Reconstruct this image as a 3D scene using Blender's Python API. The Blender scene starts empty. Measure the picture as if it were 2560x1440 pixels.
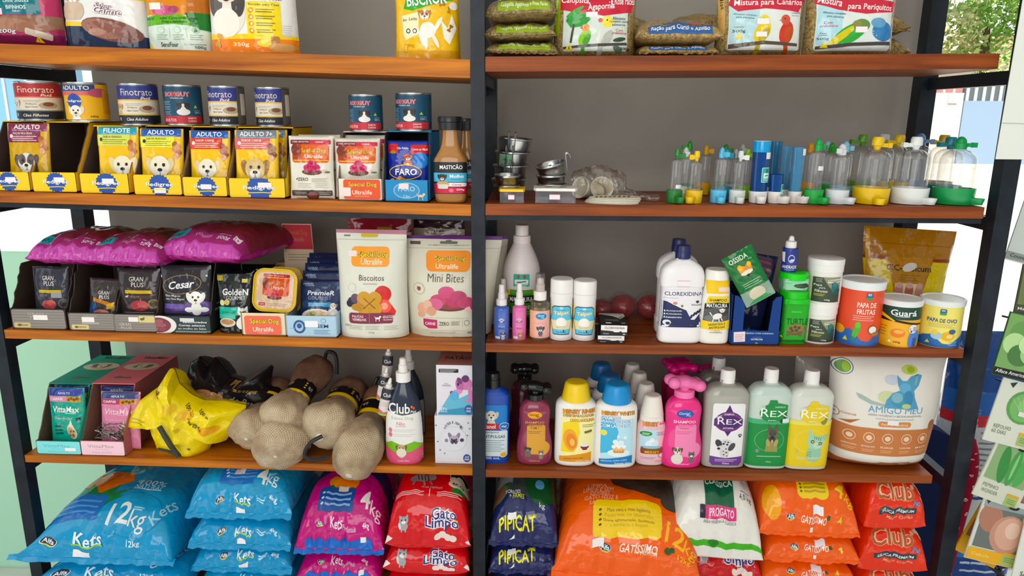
import bpy, bmesh, math, random
from mathutils import Vector, Matrix, noise
from math import sin, cos, pi, radians as rad
random.seed(7)
SC = bpy.context.scene
COL = SC.collection
# ------------------------------------------------------------------ camera
F_PX, PITCH, YAW, ROLL = 1799.2, .2348, -.0319, .0078
CAM = Vector((.0529, -1.35, 1.2995))
FWD = Vector((sin(YAW)*cos(PITCH), cos(YAW)*cos(PITCH), -sin(PITCH)))
_r = Vector((cos(YAW), -sin(YAW), 0)); _u = _r.cross(FWD)
RIGHT = _r*cos(ROLL)+_u*sin(ROLL); UP = _u*cos(ROLL)-_r*sin(ROLL)
cd = bpy.data.cameras.new('camera'); cd.sensor_width = 36; cd.lens = F_PX/2560*36
cd.clip_start = .02; cd.clip_end = 200
cam = bpy.data.objects.new('camera', cd); COL.objects.link(cam)
cam.matrix_world = Matrix((( RIGHT.x, UP.x, -FWD.x, CAM.x), (RIGHT.y, UP.y, -FWD.y, CAM.y), (RIGHT.z, UP.z, -FWD.z, CAM.z), (0, 0, 0, 1)))
SC.camera = cam
# ------------------------------------------------------------------ light and exposure
SC.view_settings.view_transform = 'Standard'; SC.view_settings.look = 'None'
SC.view_settings.exposure = -.45; SC.view_settings.gamma = 1; SC.view_settings.use_curve_mapping = False
W = bpy.data.worlds.new('sky'); SC.world = W; W.use_nodes = True
_b = W.node_tree.nodes['Background']; _b.inputs[0].default_value = (.88, .95, 1, 1); _b.inputs[1].default_value = .66
_tc = W.node_tree.nodes.new('ShaderNodeTexCoord'); _sp = W.node_tree.nodes.new('ShaderNodeSeparateXYZ'); _mr = W.node_tree.nodes.new('ShaderNodeMapRange')   # the street side of the sky is hazy and brighter
W.node_tree.links.new(_tc.outputs['Generated'], _sp.inputs[0]); W.node_tree.links.new(_sp.outputs[1], _mr.inputs[0])
_mr.inputs[1].default_value = .1; _mr.inputs[2].default_value = .6; _mr.inputs[3].default_value = .66; _mr.inputs[4].default_value = 2.1
W.node_tree.links.new(_mr.outputs[0], _b.inputs[1])
def light(name, kind, loc, aim, energy, col=(1, 1, 1), size=None, size_y=None, angle=None):
    l = bpy.data.lights.new(name, kind); l.energy = energy; l.color = col
    if size: l.shape = 'RECTANGLE'; l.size = size; l.size_y = size_y or size
    if angle is not None: l.angle = angle
    o = bpy.data.objects.new(name, l); COL.objects.link(o); o.location = loc
    o.rotation_euler = (Vector(aim)-Vector(loc)).to_track_quat('-Z', 'Y').to_euler(); return o
light('sun', 'SUN', (0, 0, 6), (1.6, 6, -5), 13, (1, .95, .86), angle=.01)
light('shop_entrance_daylight', 'AREA', (-.5, -3.3, 1.75), (0, 0, .95), 50, (1, .98, .95), 2.2, 1.3)
light('window_daylight_west', 'AREA', (-2.3, -.7, 1.5), (-.4, .1, .9), 9, (.93, .98, 1), 1.2, 1.6)
# ------------------------------------------------------------------ pixel <-> place
def ray(x, y): return FWD*F_PX+RIGHT*(x-1280)-UP*(y-720)
def PX(x, y, Y):
    d = ray(x, y); return CAM+d*((Y-CAM.y)/d.y)
def PROJ(p):
    d = Vector(p)-CAM; w = d.dot(FWD); return 1280+F_PX*d.dot(RIGHT)/w, 720-F_PX*d.dot(UP)/w
def DEPTH(p): return (Vector(p)-CAM).dot(FWD)
BOARD = {}   # name -> (xl, xr, zl, zr, thick) top surface line
def board_def(n, a, b, t):
    A, B = PX(*a, 0), PX(*b, 0); BOARD[n] = (A.x, B.x, A.z+t, B.z+t, t)
board_def('S1L', (-40, 153), (1170, 195), .032); board_def('S1R', (1214, 179), (2496, 172), .026)
board_def('S2L', (-30, 505), (1175, 540), .021); board_def('S2R', (1214, 538), (2459, 547), .021)
board_def('S3L', (29, 847), (1180, 880), .018); board_def('S3R', (1218, 881), (2408, 896), .018)
board_def('S4L', (82, 1157), (1182, 1190), .016); board_def('S4R', (1220, 1194), (2330, 1210), .017)
for s in 'LR':
    a, b = BOARD['S4'+s], BOARD['S3'+s]; BOARD['S5'+s] = (a[0], a[1], a[2]-.316, a[3]-.316, .018)
def top(sh, X):
    a = BOARD[sh]; return a[2]+(a[3]-a[2])*(X-a[0])/(a[1]-a[0])
def fit(sh, xl, xr, yt, Y, zb=None):
    """centre X, Y, base z, width and height of a thing seen between those columns at depth Y"""
    xm = (xl+xr)/2; ym = yt+60; z = zb
    for i in range(4):
        p = PX(xm, ym, Y)
        if zb is None: z = top(sh, p.x)+.0008
        ym = (yt+PROJ((p.x, Y, z))[1])/2
    p = PX(xm, ym, Y); w = (xr-xl)*DEPTH(p)/F_PX
    return p.x, Y, z, w, PX(xm, yt, Y).z-z
# ------------------------------------------------------------------ materials
def lin(h):
    h = h.lstrip('#')
    if len(h) == 3: h = ''.join(c*2 for c in h)
    v = [int(h[i:i+2], 16)/255 for i in (0, 2, 4)]
    v = [c/12.92 if c <= .04045 else ((c+.055)/1.055)**2.4 for c in v]; g = .3*v[0]+.6*v[1]+.1*v[2]
    return tuple(min(1, max(.002, g+(c-g)*1.13)) for c in v)+(1,)
MATS = {}
FIN = dict(film=(.14, .45), paper=(.62, .3), card=(.75, .25), plastic=(.32, .5), matte=(.9, .1), gloss=(.12, .5), satin=(.42, .4), metal=(.28, .5), seed=(.3, .5), ink=(.45, .35))
def mat(c, fin='plastic'):
    k = (c, fin)
    if k in MATS: return MATS[k]
    m = bpy.data.materials.new(fin+'_'+c.strip('#')); m.use_nodes = True; nt = m.node_tree; p = nt.nodes['Principled BSDF']
    r, sp = FIN[fin]
    p.inputs['Base Color'].default_value = lin(c); p.inputs['Roughness'].default_value = r
    p.inputs['Specular IOR Level'].default_value = sp
    if fin == 'metal': p.inputs['Metallic'].default_value = 1
    if fin in ('film', 'card', 'metal'):
        tc = nt.nodes.new('ShaderNodeTexCoord'); n = nt.nodes.new('ShaderNodeTexNoise'); b = nt.nodes.new('ShaderNodeBump')
        n.inputs['Scale'].default_value = {'film': 19, 'card': 90, 'metal': 40}[fin]; n.inputs['Detail'].default_value = 3
        b.inputs['Strength'].default_value = {'film': .6, 'card': .12, 'metal': .05}[fin]; b.inputs['Distance'].default_value = .012 if fin == 'film' else .004
        nt.links.new(tc.outputs['Object'], n.inputs['Vector']); nt.links.new(n.outputs[0], b.inputs['Height']); nt.links.new(b.outputs[0], p.inputs['Normal'])
    if fin == 'seed':
        tc = nt.nodes.new('ShaderNodeTexCoord'); n = nt.nodes.new('ShaderNodeTexVoronoi'); cr = nt.nodes.new('ShaderNodeValToRGB'); b = nt.nodes.new('ShaderNodeBump')
        n.inputs['Scale'].default_value = 300; c0 = lin(c); cr.color_ramp.elements[0].color = tuple(x*.35 for x in c0[:3])+(1,); cr.color_ramp.elements[1].color = tuple(min(1, x*1.5) for x in c0[:3])+(1,)
        b.inputs['Strength'].default_value = .3; b.inputs['Distance'].default_value = .003
        nt.links.new(tc.outputs['Object'], n.inputs['Vector']); nt.links.new(n.outputs['Color'], cr.inputs[0]); nt.links.new(cr.outputs[0], p.inputs[0]); nt.links.new(n.outputs[0], b.inputs['Height']); nt.links.new(b.outputs[0], p.inputs['Normal'])
    MATS[k] = m; return m
def clear(c, f=.12, name='clear_plastic'):
    """see-through moulded plastic: a tinted clear sheet with a glossy skin"""
    k = (c, f, name)
    if k in MATS: return MATS[k]
    m = bpy.data.materials.new(name+'_'+c); m.use_nodes = True; nt = m.node_tree; nt.nodes.clear()
    o = nt.nodes.new('ShaderNodeOutputMaterial'); mx = nt.nodes.new('ShaderNodeMixShader'); t = nt.nodes.new('ShaderNodeBsdfTransparent')
    g = nt.nodes.new('ShaderNodeBsdfGlossy'); lw = nt.nodes.new('ShaderNodeLayerWeight'); mp = nt.nodes.new('ShaderNodeMapRange')
    t.inputs[0].default_value = lin(c); g.inputs['Roughness'].default_value = .05; lw.inputs[0].default_value = .25
    mp.inputs[3].default_value = f*.25; mp.inputs[4].default_value = min(1, f*5)
    nt.links.new(lw.outputs['Facing'], mp.inputs[0]); nt.links.new(mp.outputs[0], mx.inputs[0])
    df = nt.nodes.new('ShaderNodeBsdfDiffuse'); m2 = nt.nodes.new('ShaderNodeMixShader'); m2.inputs[0].default_value = .42 if name == 'blue_plastic' else .045
    df.inputs[0].default_value = lin(c); nt.links.new(t.outputs[0], m2.inputs[1]); nt.links.new(df.outputs[0], m2.inputs[2])
    nt.links.new(m2.outputs[0], mx.inputs[1]); nt.links.new(g.outputs[0], mx.inputs[2]); nt.links.new(mx.outputs[0], o.inputs[0])
    MATS[k] = m; return m
# ------------------------------------------------------------------ objects
def mk(name, bm, mats, parent=None, smooth=True, sharp=40, fixn=True):
    me = bpy.data.meshes.new(name)
    if fixn: bmesh.ops.recalc_face_normals(bm, faces=bm.faces)
    bm.to_mesh(me); bm.free()
    for m in (mats if isinstance(mats, (list, tuple)) else [mats]): me.materials.append(m)
    if smooth:
        me.polygons.foreach_set('use_smooth', [True]*len(me.polygons))
        try: me.set_sharp_from_angle(angle=rad(sharp))
        except Exception: pass
    o = bpy.data.objects.new(name, me); COL.objects.link(o)
    if parent: o.parent = parent
    return o
def thing(name, label, cat, loc, rz=0, rx=0, ry=0, group=None):
    o = bpy.data.objects.new(name, None); COL.objects.link(o); o.empty_display_size = .02
    o.location = loc; o.rotation_euler = (rx, ry, rz); o['label'] = label; o['category'] = cat
    if group: o['group'] = group
    return o
def struct(o): o['kind'] = 'structure'; return o
def box(bm, x0, x1, y0, y1, z0, z1, mi=0, M=None):
    v = [bm.verts.new((x, y, z)) for x in (x0, x1) for y in (y0, y1) for z in (z0, z1)]
    fs = []
    for q in ((0, 1, 3, 2), (4, 6, 7, 5), (0, 4, 5, 1), (2, 3, 7, 6), (0, 2, 6, 4), (1, 5, 7, 3)):
        f = bm.faces.new([v[i] for i in q]); f.material_index = mi; fs.append(f)
    if M:
        for q in v: q.co = M @ q.co
    return fs
def bev(bm, w=.002, seg=2):
    es = [e for e in bm.edges if len(e.link_faces) == 2 and e.calc_face_angle(0) > .6]
    if es: bmesh.ops.bevel(bm, geom=es, offset=w, segments=seg, affect='EDGES', profile=.5)
def prism(bm, pts, x0, x1, mi=0, axis='x'):
    """polygon (in the other two axes) extruded along an axis"""
    def P(a, b, c): return {'x': (c, a, b), 'y': (a, c, b), 'z': (a, b, c)}[axis]
    A = [bm.verts.new(P(a, b, x0)) for a, b in pts]; B = [bm.verts.new(P(a, b, x1)) for a, b in pts]; n = len(pts)
    fs = [bm.faces.new(A[::-1]), bm.faces.new(B)]
    for i in range(n): fs.append(bm.faces.new((A[i], A[(i+1) % n], B[(i+1) % n], B[i])))
    for f in fs: f.material_index = mi
    return fs
def tube(bm, pts, r, n=8, mi=0, cyc=False, cap=True):
    pts = [Vector(p) for p in pts]; rings = []; N = len(pts); up = None
    for i, p in enumerate(pts):
        t = (pts[(i+1) % N if cyc else min(i+1, N-1)]-pts[(i-1) % N if cyc else max(i-1, 0)]).normalized()
        if up is None: up = t.orthogonal()
        up = (up-t*up.dot(t)).normalized(); s = t.cross(up)
        rr = r(i/(N-1)) if callable(r) else r
        rings.append([bm.verts.new(p+(up*cos(a)+s*sin(a))*rr) for a in (2*pi*k/n for k in range(n))])
    for i in range(N if cyc else N-1):
        A, B = rings[i], rings[(i+1) % N]
        for k in range(n): bm.faces.new((A[k], A[(k+1) % n], B[(k+1) % n], B[k])).material_index = mi
    if cap and not cyc:
        bm.faces.new(rings[0][::-1]).material_index = mi; bm.faces.new(rings[-1]).material_index = mi
def crom(pts, k=5):
    """smooth curve through points (tuples of any length)"""
    out = []
    for i in range(len(pts)-1):
        p0, p1, p2, p3 = pts[max(i-1, 0)], pts[i], pts[i+1], pts[min(i+2, len(pts)-1)]
        for j in range(k):
            t = j/k
            out.append(tuple(.5*((2*b)+(c-a)*t+(2*a-5*b+4*c-d)*t*t+(-a+3*b-3*c+d)*t**3) for a, b, c, d in zip(p0, p1, p2, p3)))
    out.append(tuple(pts[-1])); return out
def lathe(bm, prof, n=32, mi=0, cx=0, cy=0, capb=True, capt=True, e=2, dy=None):
    """rings (z, r) or (z, rx, ry); e = squareness of the ring"""
    rings = []
    for q in prof:
        z, rx, ry = (q[0], q[1], q[1]*(dy or 1)) if len(q) == 2 else q
        ring = []
        for k in range(n):
            a = 2*pi*k/n; c, s = cos(a), sin(a)
            ring.append(bm.verts.new((cx+rx*math.copysign(abs(c)**(2/e), c), cy+ry*math.copysign(abs(s)**(2/e), s), z)))
        rings.append(ring)
    for A, B in zip(rings, rings[1:]):
        for k in range(n): bm.faces.new((A[k], A[(k+1) % n], B[(k+1) % n], B[k])).material_index = mi
    if capb: bm.faces.new(rings[0][::-1]).material_index = mi
    if capt: bm.faces.new(rings[-1]).material_index = mi
def blob(bm, c, r, mi=0, seg=12, M=None):
    """ellipsoid"""
    vs = bmesh.ops.create_uvsphere(bm, u_segments=seg, v_segments=max(6, seg*2//3), radius=1)['verts']
    R = Vector(r) if not isinstance(r, (int, float)) else Vector((r, r, r))
    for v in vs:
        v.co = Vector((v.co.x*R.x, v.co.y*R.y, v.co.z*R.z))
        if M: v.co = M @ v.co
        v.co += Vector(c)
    for f in {f for v in vs for f in v.link_faces}: f.material_index = mi
# ------------------------------------------------------------------ printing: flat shapes and lettering laid on a surface
_TXT = {}
def text_mesh(s, bold=0., shear=0.):
    k = (s, bold, shear)
    if k in _TXT: return _TXT[k]
    cu = bpy.data.curves.new('t', 'FONT'); cu.body = s; cu.size = 1; cu.offset = bold; cu.shear = shear; cu.resolution_u = 2; cu.fill_mode = 'FRONT'
    o = bpy.data.objects.new('t', cu); COL.objects.link(o)
    dg = bpy.context.evaluated_depsgraph_get(); ev = o.evaluated_get(dg); me = ev.to_mesh()
    vs = [(v.co.x, v.co.y) for v in me.vertices]; fs = [tuple(p.vertices) for p in me.polygons]
    ev.to_mesh_clear(); bpy.data.objects.remove(o); bpy.data.curves.remove(cu)
    x0, x1 = min(v[0] for v in vs), max(v[0] for v in vs); y0, y1 = min(v[1] for v in vs), max(v[1] for v in vs)
    _TXT[k] = ([((x-(x0+x1)/2)/(x1-x0), (y-(y0+y1)/2)/(y1-y0)) for x, y in vs], fs); return _TXT[k]
# items, in percent of the face: x from -50 to 50, y from 0 (bottom) to 100
def R(x, y, w, h, c, r=0, rot=0): return ('R', x, y, w, h, c, r, rot)
def E(x, y, rx, ry, c, rot=0): return ('E', x, y, rx, ry, c, rot)
def P(pts, c): return ('P', pts, c)
def T(s, x, y, w, h, c, o=None, sh=0., b=.012, rot=0, ob=.05): return ('T', s, x, y, w, h, c, o, sh, b, rot, ob)
def G(x, y, s, items, rot=0): return ('G', x, y, s, items, rot)      # items in units of s% of the width
def ST(x, y, w=14, h=6, c='f6eef0'): return ('S', x, y, w, h, c)     # a price sticker, a part of its own
def LN(x, y, w, n, gap, c, h=.7):                                     # small print, too small to read
    return [R(x+(-w*.06 if i % 2 else 0), y-i*gap, w*(.86 if i % 2 else 1), h, c) for i in range(n)]
def shapes(items, w, h):
    """-> list of (points, faces, colour, is_sticker) in metres"""
    out = []
    def add(pts, col, xf, st=False, faces=None): out.append(([xf(p) for p in pts], faces, col, st))
    def go(items, xf, W_, H_):
        for it in items:
            if isinstance(it, list): go(it, xf, W_, H_); continue
            k = it[0]
            if k in 'RS':
                if k == 'S': x, y, a, b, c = it[1:]; r = rot = 0
                else: x, y, a, b, c, r, rot = it[1:]
                x, a = x*W_/100, a*W_/100/2; y, b = y*H_/100, b*H_/100/2; r = r*W_/100
                r = min(r, a*.99, b*.99)
                if r <= 0: pts = [(-a, -b), (a, -b), (a, b), (-a, b)]
                else:
                    pts = []
                    for sx, sy, a0 in ((1, 1, 0), (-1, 1, 90), (-1, -1, 180), (1, -1, 270)):
                        for q in range(5): t = rad(a0+q*22.5); pts.append((sx*(a-r)+r*cos(t), sy*(b-r)+r*sin(t)))
                cr, sr = cos(rad(rot)), sin(rad(rot))
                add([(x+px*cr-py*sr, y+px*sr+py*cr) for px, py in pts], c, xf, k == 'S')
            elif k == 'E':
                x, y, a, b, c, rot = it[1:]; x *= W_/100; y *= H_/100; a *= W_/100; b *= H_/100
                cr, sr = cos(rad(rot)), sin(rad(rot)); n = 20
                add([(x+a*cos(t)*cr-b*sin(t)*sr, y+a*cos(t)*sr+b*sin(t)*cr) for t in (2*pi*i/n for i in range(n))], c, xf)
            elif k == 'P': add([(px*W_/100, py*H_/100) for px, py in it[1]], it[2], xf)
            elif k == 'T':
                s, x, y, a, b, c, o, sh, bo, rot, ob = it[1:]
                x *= W_/100; y *= H_/100; a *= W_/100; b *= H_/100; cr, sr = cos(rad(rot)), sin(rad(rot))
                bo = min(bo, .016)
                for bb, cc, gx in (((bo+ob, o, 1+.55*ob*b/max(a, 1e-6)), (bo, c, 1)) if o else ((bo, c, 1),)):
                    vs, fs = text_mesh(s, bb, sh); gy = 1+(ob*1.3 if bb != bo else 0)
                    add([(x+px*a*gx*cr-py*b*gy*sr, y+px*a*gx*sr+py*b*gy*cr) for px, py in vs], cc, xf, False, fs)
            elif k == 'G':
                x, y, s, sub, rot = it[1:]; cr, sr = cos(rad(rot)), sin(rad(rot)); u = s*W_/10000
                def f2(p, x=x*W_/100, y=y*H_/100, cr=cr, sr=sr, u=u, xf=xf): return xf((x+u*(p[0]*cr-p[1]*sr), y+u*(p[0]*sr+p[1]*cr)))
                go(sub, f2, 100, 100)
    go(items, lambda p: p, w, h); return out
LAY = .00014
def decal(S, w, h, items, parent, name='front_print', fin='film', cells=(14, 14), off=.0005, flip=False):
    sh = shapes(items, w, h); bbs = []; lays = []
    for pts, faces, col, s in sh:
        b = (min(p[0] for p in pts), max(p[0] for p in pts), min(p[1] for p in pts), max(p[1] for p in pts))
        lays.append(1+max([l for l, q in zip(lays, bbs) if q[0] < b[1] and b[0] < q[1] and q[2] < b[3] and b[2] < q[3]] or [0])); bbs.append(b)
    for st in (False, True):
        bm = bmesh.new(); mats = []
        for lay, (pts, faces, col, s) in zip(lays, sh):
            if s != st: continue
            m = mat(col, 'paper' if st else fin)
            if m not in mats: mats.append(m)
            mi = mats.index(m)
            vs = [bm.verts.new((p[0], p[1], lay)) for p in pts]
            for f in (faces or [range(len(pts))]):
                try: bm.faces.new([vs[i] for i in f]).material_index = mi
                except ValueError: pass
        if not bm.faces: bm.free(); continue
        if cells:
            big = [f for f in bm.faces if len(f.verts) > 4]
            bmesh.ops.triangulate(bm, faces=big)
            xs = [v.co.x for v in bm.verts]; ys = [v.co.y for v in bm.verts]; xa, xb, ya, yb = min(xs), max(xs), min(ys), max(ys)
            for i in range(1, cells[0]):
                if not xa < w*(i/cells[0]-.5) < xb: continue
                bmesh.ops.bisect_plane(bm, geom=bm.verts[:]+bm.edges[:]+bm.faces[:], plane_co=(w*(i/cells[0]-.5), 0, 0), plane_no=(1, 0, 0), dist=1e-6)
            for i in range(1, cells[1]):
                if not ya < h*i/cells[1] < yb: continue
                bmesh.ops.bisect_plane(bm, geom=bm.verts[:]+bm.edges[:]+bm.faces[:], plane_co=(0, h*i/cells[1], 0), plane_no=(0, 1, 0), dist=1e-6)
        e = .004
        for v in bm.verts:
            u = max(-1, min(1, v.co.x/(w/2))); t = max(0, min(1, v.co.y/h)); l = v.co.z
            p = Vector(S(u, t)); n = (Vector(S(min(1, u+e), t))-Vector(S(max(-1, u-e), t))).cross(Vector(S(u, min(1, t+e)))-Vector(S(u, max(0, t-e))))
            n = n.normalized() if n.length > 1e-12 else Vector((0, -1, 0))
            if flip: n = -n
            v.co = p+n*(off+l*LAY)

        mk('price_sticker' if st else name, bm, mats, parent, smooth=bool(cells), fixn=False)
# motifs in unit coordinates (-1..1), to be placed with G
def dog(fur='e8dcc0', ear='b98a58', dark='2a2422', body=True, patch=None):
    o = []
    if body: o += [('E', 0, -75, 42, 55, fur, 0)]
    o += [('E', -52, 18, 20, 42, ear, 20), ('E', 52, 18, 20, 42, ear, -20), ('E', 0, 12, 52, 55, fur, 0)]
    if patch: o += [('E', -26, 28, 22, 32, patch, 10), ('E', 26, 28, 22, 32, patch, -10)]
    o += [('E', 0, -14, 28, 24, 'f2ece0' if fur != 'f2ece0' else 'e4dccc', 0), ('E', 0, -5, 13, 9, dark, 0), ('E', -22, 20, 8, 9, dark, 0), ('E', 22, 20, 8, 9, dark, 0), ('R', 0, -24, 3, 16, dark, 0, 0), ('R', 0, -31, 18, 3, dark, 0, 0)]
    return o
def cat(fur='9a9a9c', dark='3a3838', body=True):
    o = []
    if body: o += [('E', 0, -72, 44, 52, fur, 0)]
    o += [('P', [(-50, 20), (-46, 78), (-12, 50)], fur), ('P', [(50, 20), (46, 78), (12, 50)], fur), ('E', 0, 14, 52, 44, fur, 0), ('E', 0, -6, 24, 17, 'eeeae4', 0),
          ('E', -22, 20, 9, 10, dark, 0), ('E', 22, 20, 9, 10, dark, 0), ('P', [(-6, 2), (6, 2), (0, -6)], 'b06a64'), ('P', [(-3, 55), (3, 55), (0, 34)], dark), ('P', [(-18, 50), (-12, 54), (-10, 36)], dark), ('P', [(18, 50), (12, 54), (10, 36)], dark)]
    return o
def paw(c): return [('E', 0, -20, 34, 28, c, 0), ('E', -42, 18, 14, 20, c, 20), ('E', -16, 42, 14, 21, c, 5), ('E', 16, 42, 14, 21, c, -5), ('E', 42, 18, 14, 20, c, -20)]
def meat(c='b8486a', d='8c2c48', plate='6a3c34'):
    return ([('E', 0, -42, 85, 26, plate, 0)] if plate else [])+[('E', -34, -8, 38, 30, c, 0), ('E', 30, -8, 42, 30, c, 0), ('E', 0, 24, 40, 30, c, 0), ('E', -28, -2, 20, 11, d, 20), ('E', 28, -8, 24, 11, d, -15), ('E', 2, 28, 20, 9, d, 8)]
def bird(c, b, wing, beak='e0905a'):
    return [('P', [(-18, -60), (10, -55), (30, -150), (12, -165)], wing), ('E', 0, -20, 40, 62, c, -12), ('E', 16, -30, 22, 46, wing, -12), ('E', -12, 45, 27, 27, b, 0), ('P', [(-36, 50), (-34, 34), (-50, 36)], beak), ('E', -18, 50, 4, 4, '1a1a1a', 0)]
def bone(c): return [('R', 0, 0, 120, 40, c, 10, 0)]+[('E', x, y, 30, 30, c, 0) for x in (-62, 62) for y in (-20, 20)]
def SCP(its, k, kh=.75):
    """move print towards the front seam by k, heights by kh"""
    o = []
    for t in its:
        if isinstance(t, (list, tuple)) and (isinstance(t, list) or not isinstance(t[0], str)): o.append(SCP(list(t), k, kh))
        elif t[0] == 'P': o.append(('P', [(a, b*k) for a, b in t[1]], t[2]))
        elif t[0] == 'T': o.append(t[:3]+(t[3]*k, t[4], t[5]*kh)+t[6:])
        elif t[0] == 'G': o.append(t[:2]+(t[2]*k,)+t[3:])
        else: o.append(t[:2]+(t[2]*k, t[3], t[4]*kh)+t[5:])
    return o
def OFS(its, dx=0, dy=0):
    o = []
    for t in its:
        if isinstance(t, list): o.append(OFS(t, dx, dy))
        elif t[0] == 'P': o.append(('P', [(a+dx, b+dy) for a, b in t[1]], t[2]))
        elif t[0] == 'T': o.append(t[:2]+(t[2]+dx, t[3]+dy)+t[4:])
        else: o.append(t[:1]+(t[1]+dx, t[2]+dy)+t[3:])
    return o
# ------------------------------------------------------------------ builders
def nz(x, y, s): return noise.noise(Vector((x, y, s*7.31+.37)))
def sheet(bm, S, nu, nv, mi=0):
    V = [[bm.verts.new(S(-1+2*i/nu, j/nv)) for i in range(nu+1)] for j in range(nv+1)]
    for j in range(nv):
        for i in range(nu): bm.faces.new((V[j][i], V[j][i+1], V[j+1][i+1], V[j+1][i])).material_index = mi
    return V
def grid_fn(V, nu, nv):
    P_ = [[v.co.copy() for v in r] for r in V]
    def f(u, v):
        a, b = (u+1)/2*nu, v*nv; i, j = min(nu-1, max(0, int(a))), min(nv-1, max(0, int(b))); s, t = a-i, b-j
        return (P_[j][i]*(1-s)+P_[j][i+1]*s)*(1-t)+(P_[j+1][i]*(1-s)+P_[j+1][i+1]*s)*t
    return f
def pouch(name, label, cat, pos, d, col, items=(), kind='doy', lean=0, rz=0, ry=0, wr=.0022, seed=0, fin='film', group=None, seal=None, pinch=.03, sealh=.07, cells=(14, 16), side=None, pfin=None, flare=0):
    """a filled film bag standing on its base; lean > 0 tips the top backwards"""
    X, Y, z, w, h = pos; seed = seed or (len(bpy.data.objects) % 97)+1
    hy = d/2
    root = thing(name, label, cat, (X, Y, z), rz, -rad(lean), rad(ry), group)
    def hw(v): return w/2*(1-pinch*sin(pi*min(1, v*1.05))**2)*(1+flare*(v-.5))
    def prof(v):
        if kind == 'doy': return max(0, 1-v**2.2)*(1+.18*sin(pi*v))
        if kind == 'bag': return max(0, 1-v**3.2)**.65*min(1, .35+(v/.10)**.6*.65)
        if kind == 'flat': return max(0, sin(pi*v))**.5
        return max(0, 1-abs(2*v-1)**3)**.6
    def B(u, v, sg, sd):
        m = (1-abs(u)**5)*(.25+.75*min(1, (1-v)*5))
        n = nz(u*1.6, v*2.4*h/w, sd)*1.1+nz(u*4.2+v*2, v*6*h/w, sd+2)*.5+.35*nz(u*9, v*10*h/w, sd+5)
        return hy*max(0, 1-abs(u)**2.6)**.55*prof(v)+.0004+wr*n*m*(1 if prof(v) > .02 else .3)
    def S(u, v):
        uu = u*hw(v); return (uu, -B(u, v, 1, seed)+.012*h*nz(v*1.3, 0, seed+9)*0, v*h)
    def Sb(u, v): return (u*hw(v), B(u, v, -1, seed+30), v*h)
    bm = bmesh.new(); A = sheet(bm, S, 28, 34); K = sheet(bm, Sb, 28, 34); Sg = grid_fn(A, 28, 34)
    nb = 28
    for i in range(nb): bm.faces.new((A[0][i+1], A[0][i], K[0][i], K[0][i+1])); bm.faces.new((A[-1][i], A[-1][i+1], K[-1][i+1], K[-1][i]))
    for j in range(34): bm.faces.new((A[j][0], A[j+1][0], K[j+1][0], K[j][0])); bm.faces.new((A[j+1][-1], A[j][-1], K[j][-1], K[j+1][-1]))
    mk('bag_body', bm, mat(col, fin), root, sharp=60)
    if seal:
        bm = bmesh.new(); v0 = 1-sealh
        for f in (S, Sb):
            sg = -1 if f is S else 1
            sheet(bm, lambda u, v: (lambda q: (q[0]*1.004, q[1]+sg*.0006, q[2]+(.0005 if v == 1 else 0)))(f(u, v0+(1-v0)*v)), 28, 3)
        mk('top_seal', bm, mat(seal, fin), root)
    if items: decal(Sg, w, h, list(items), root, off=.0004, fin=pfin or ('film' if fin == 'seed' else fin), cells=(28, 34))
    return root
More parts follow.
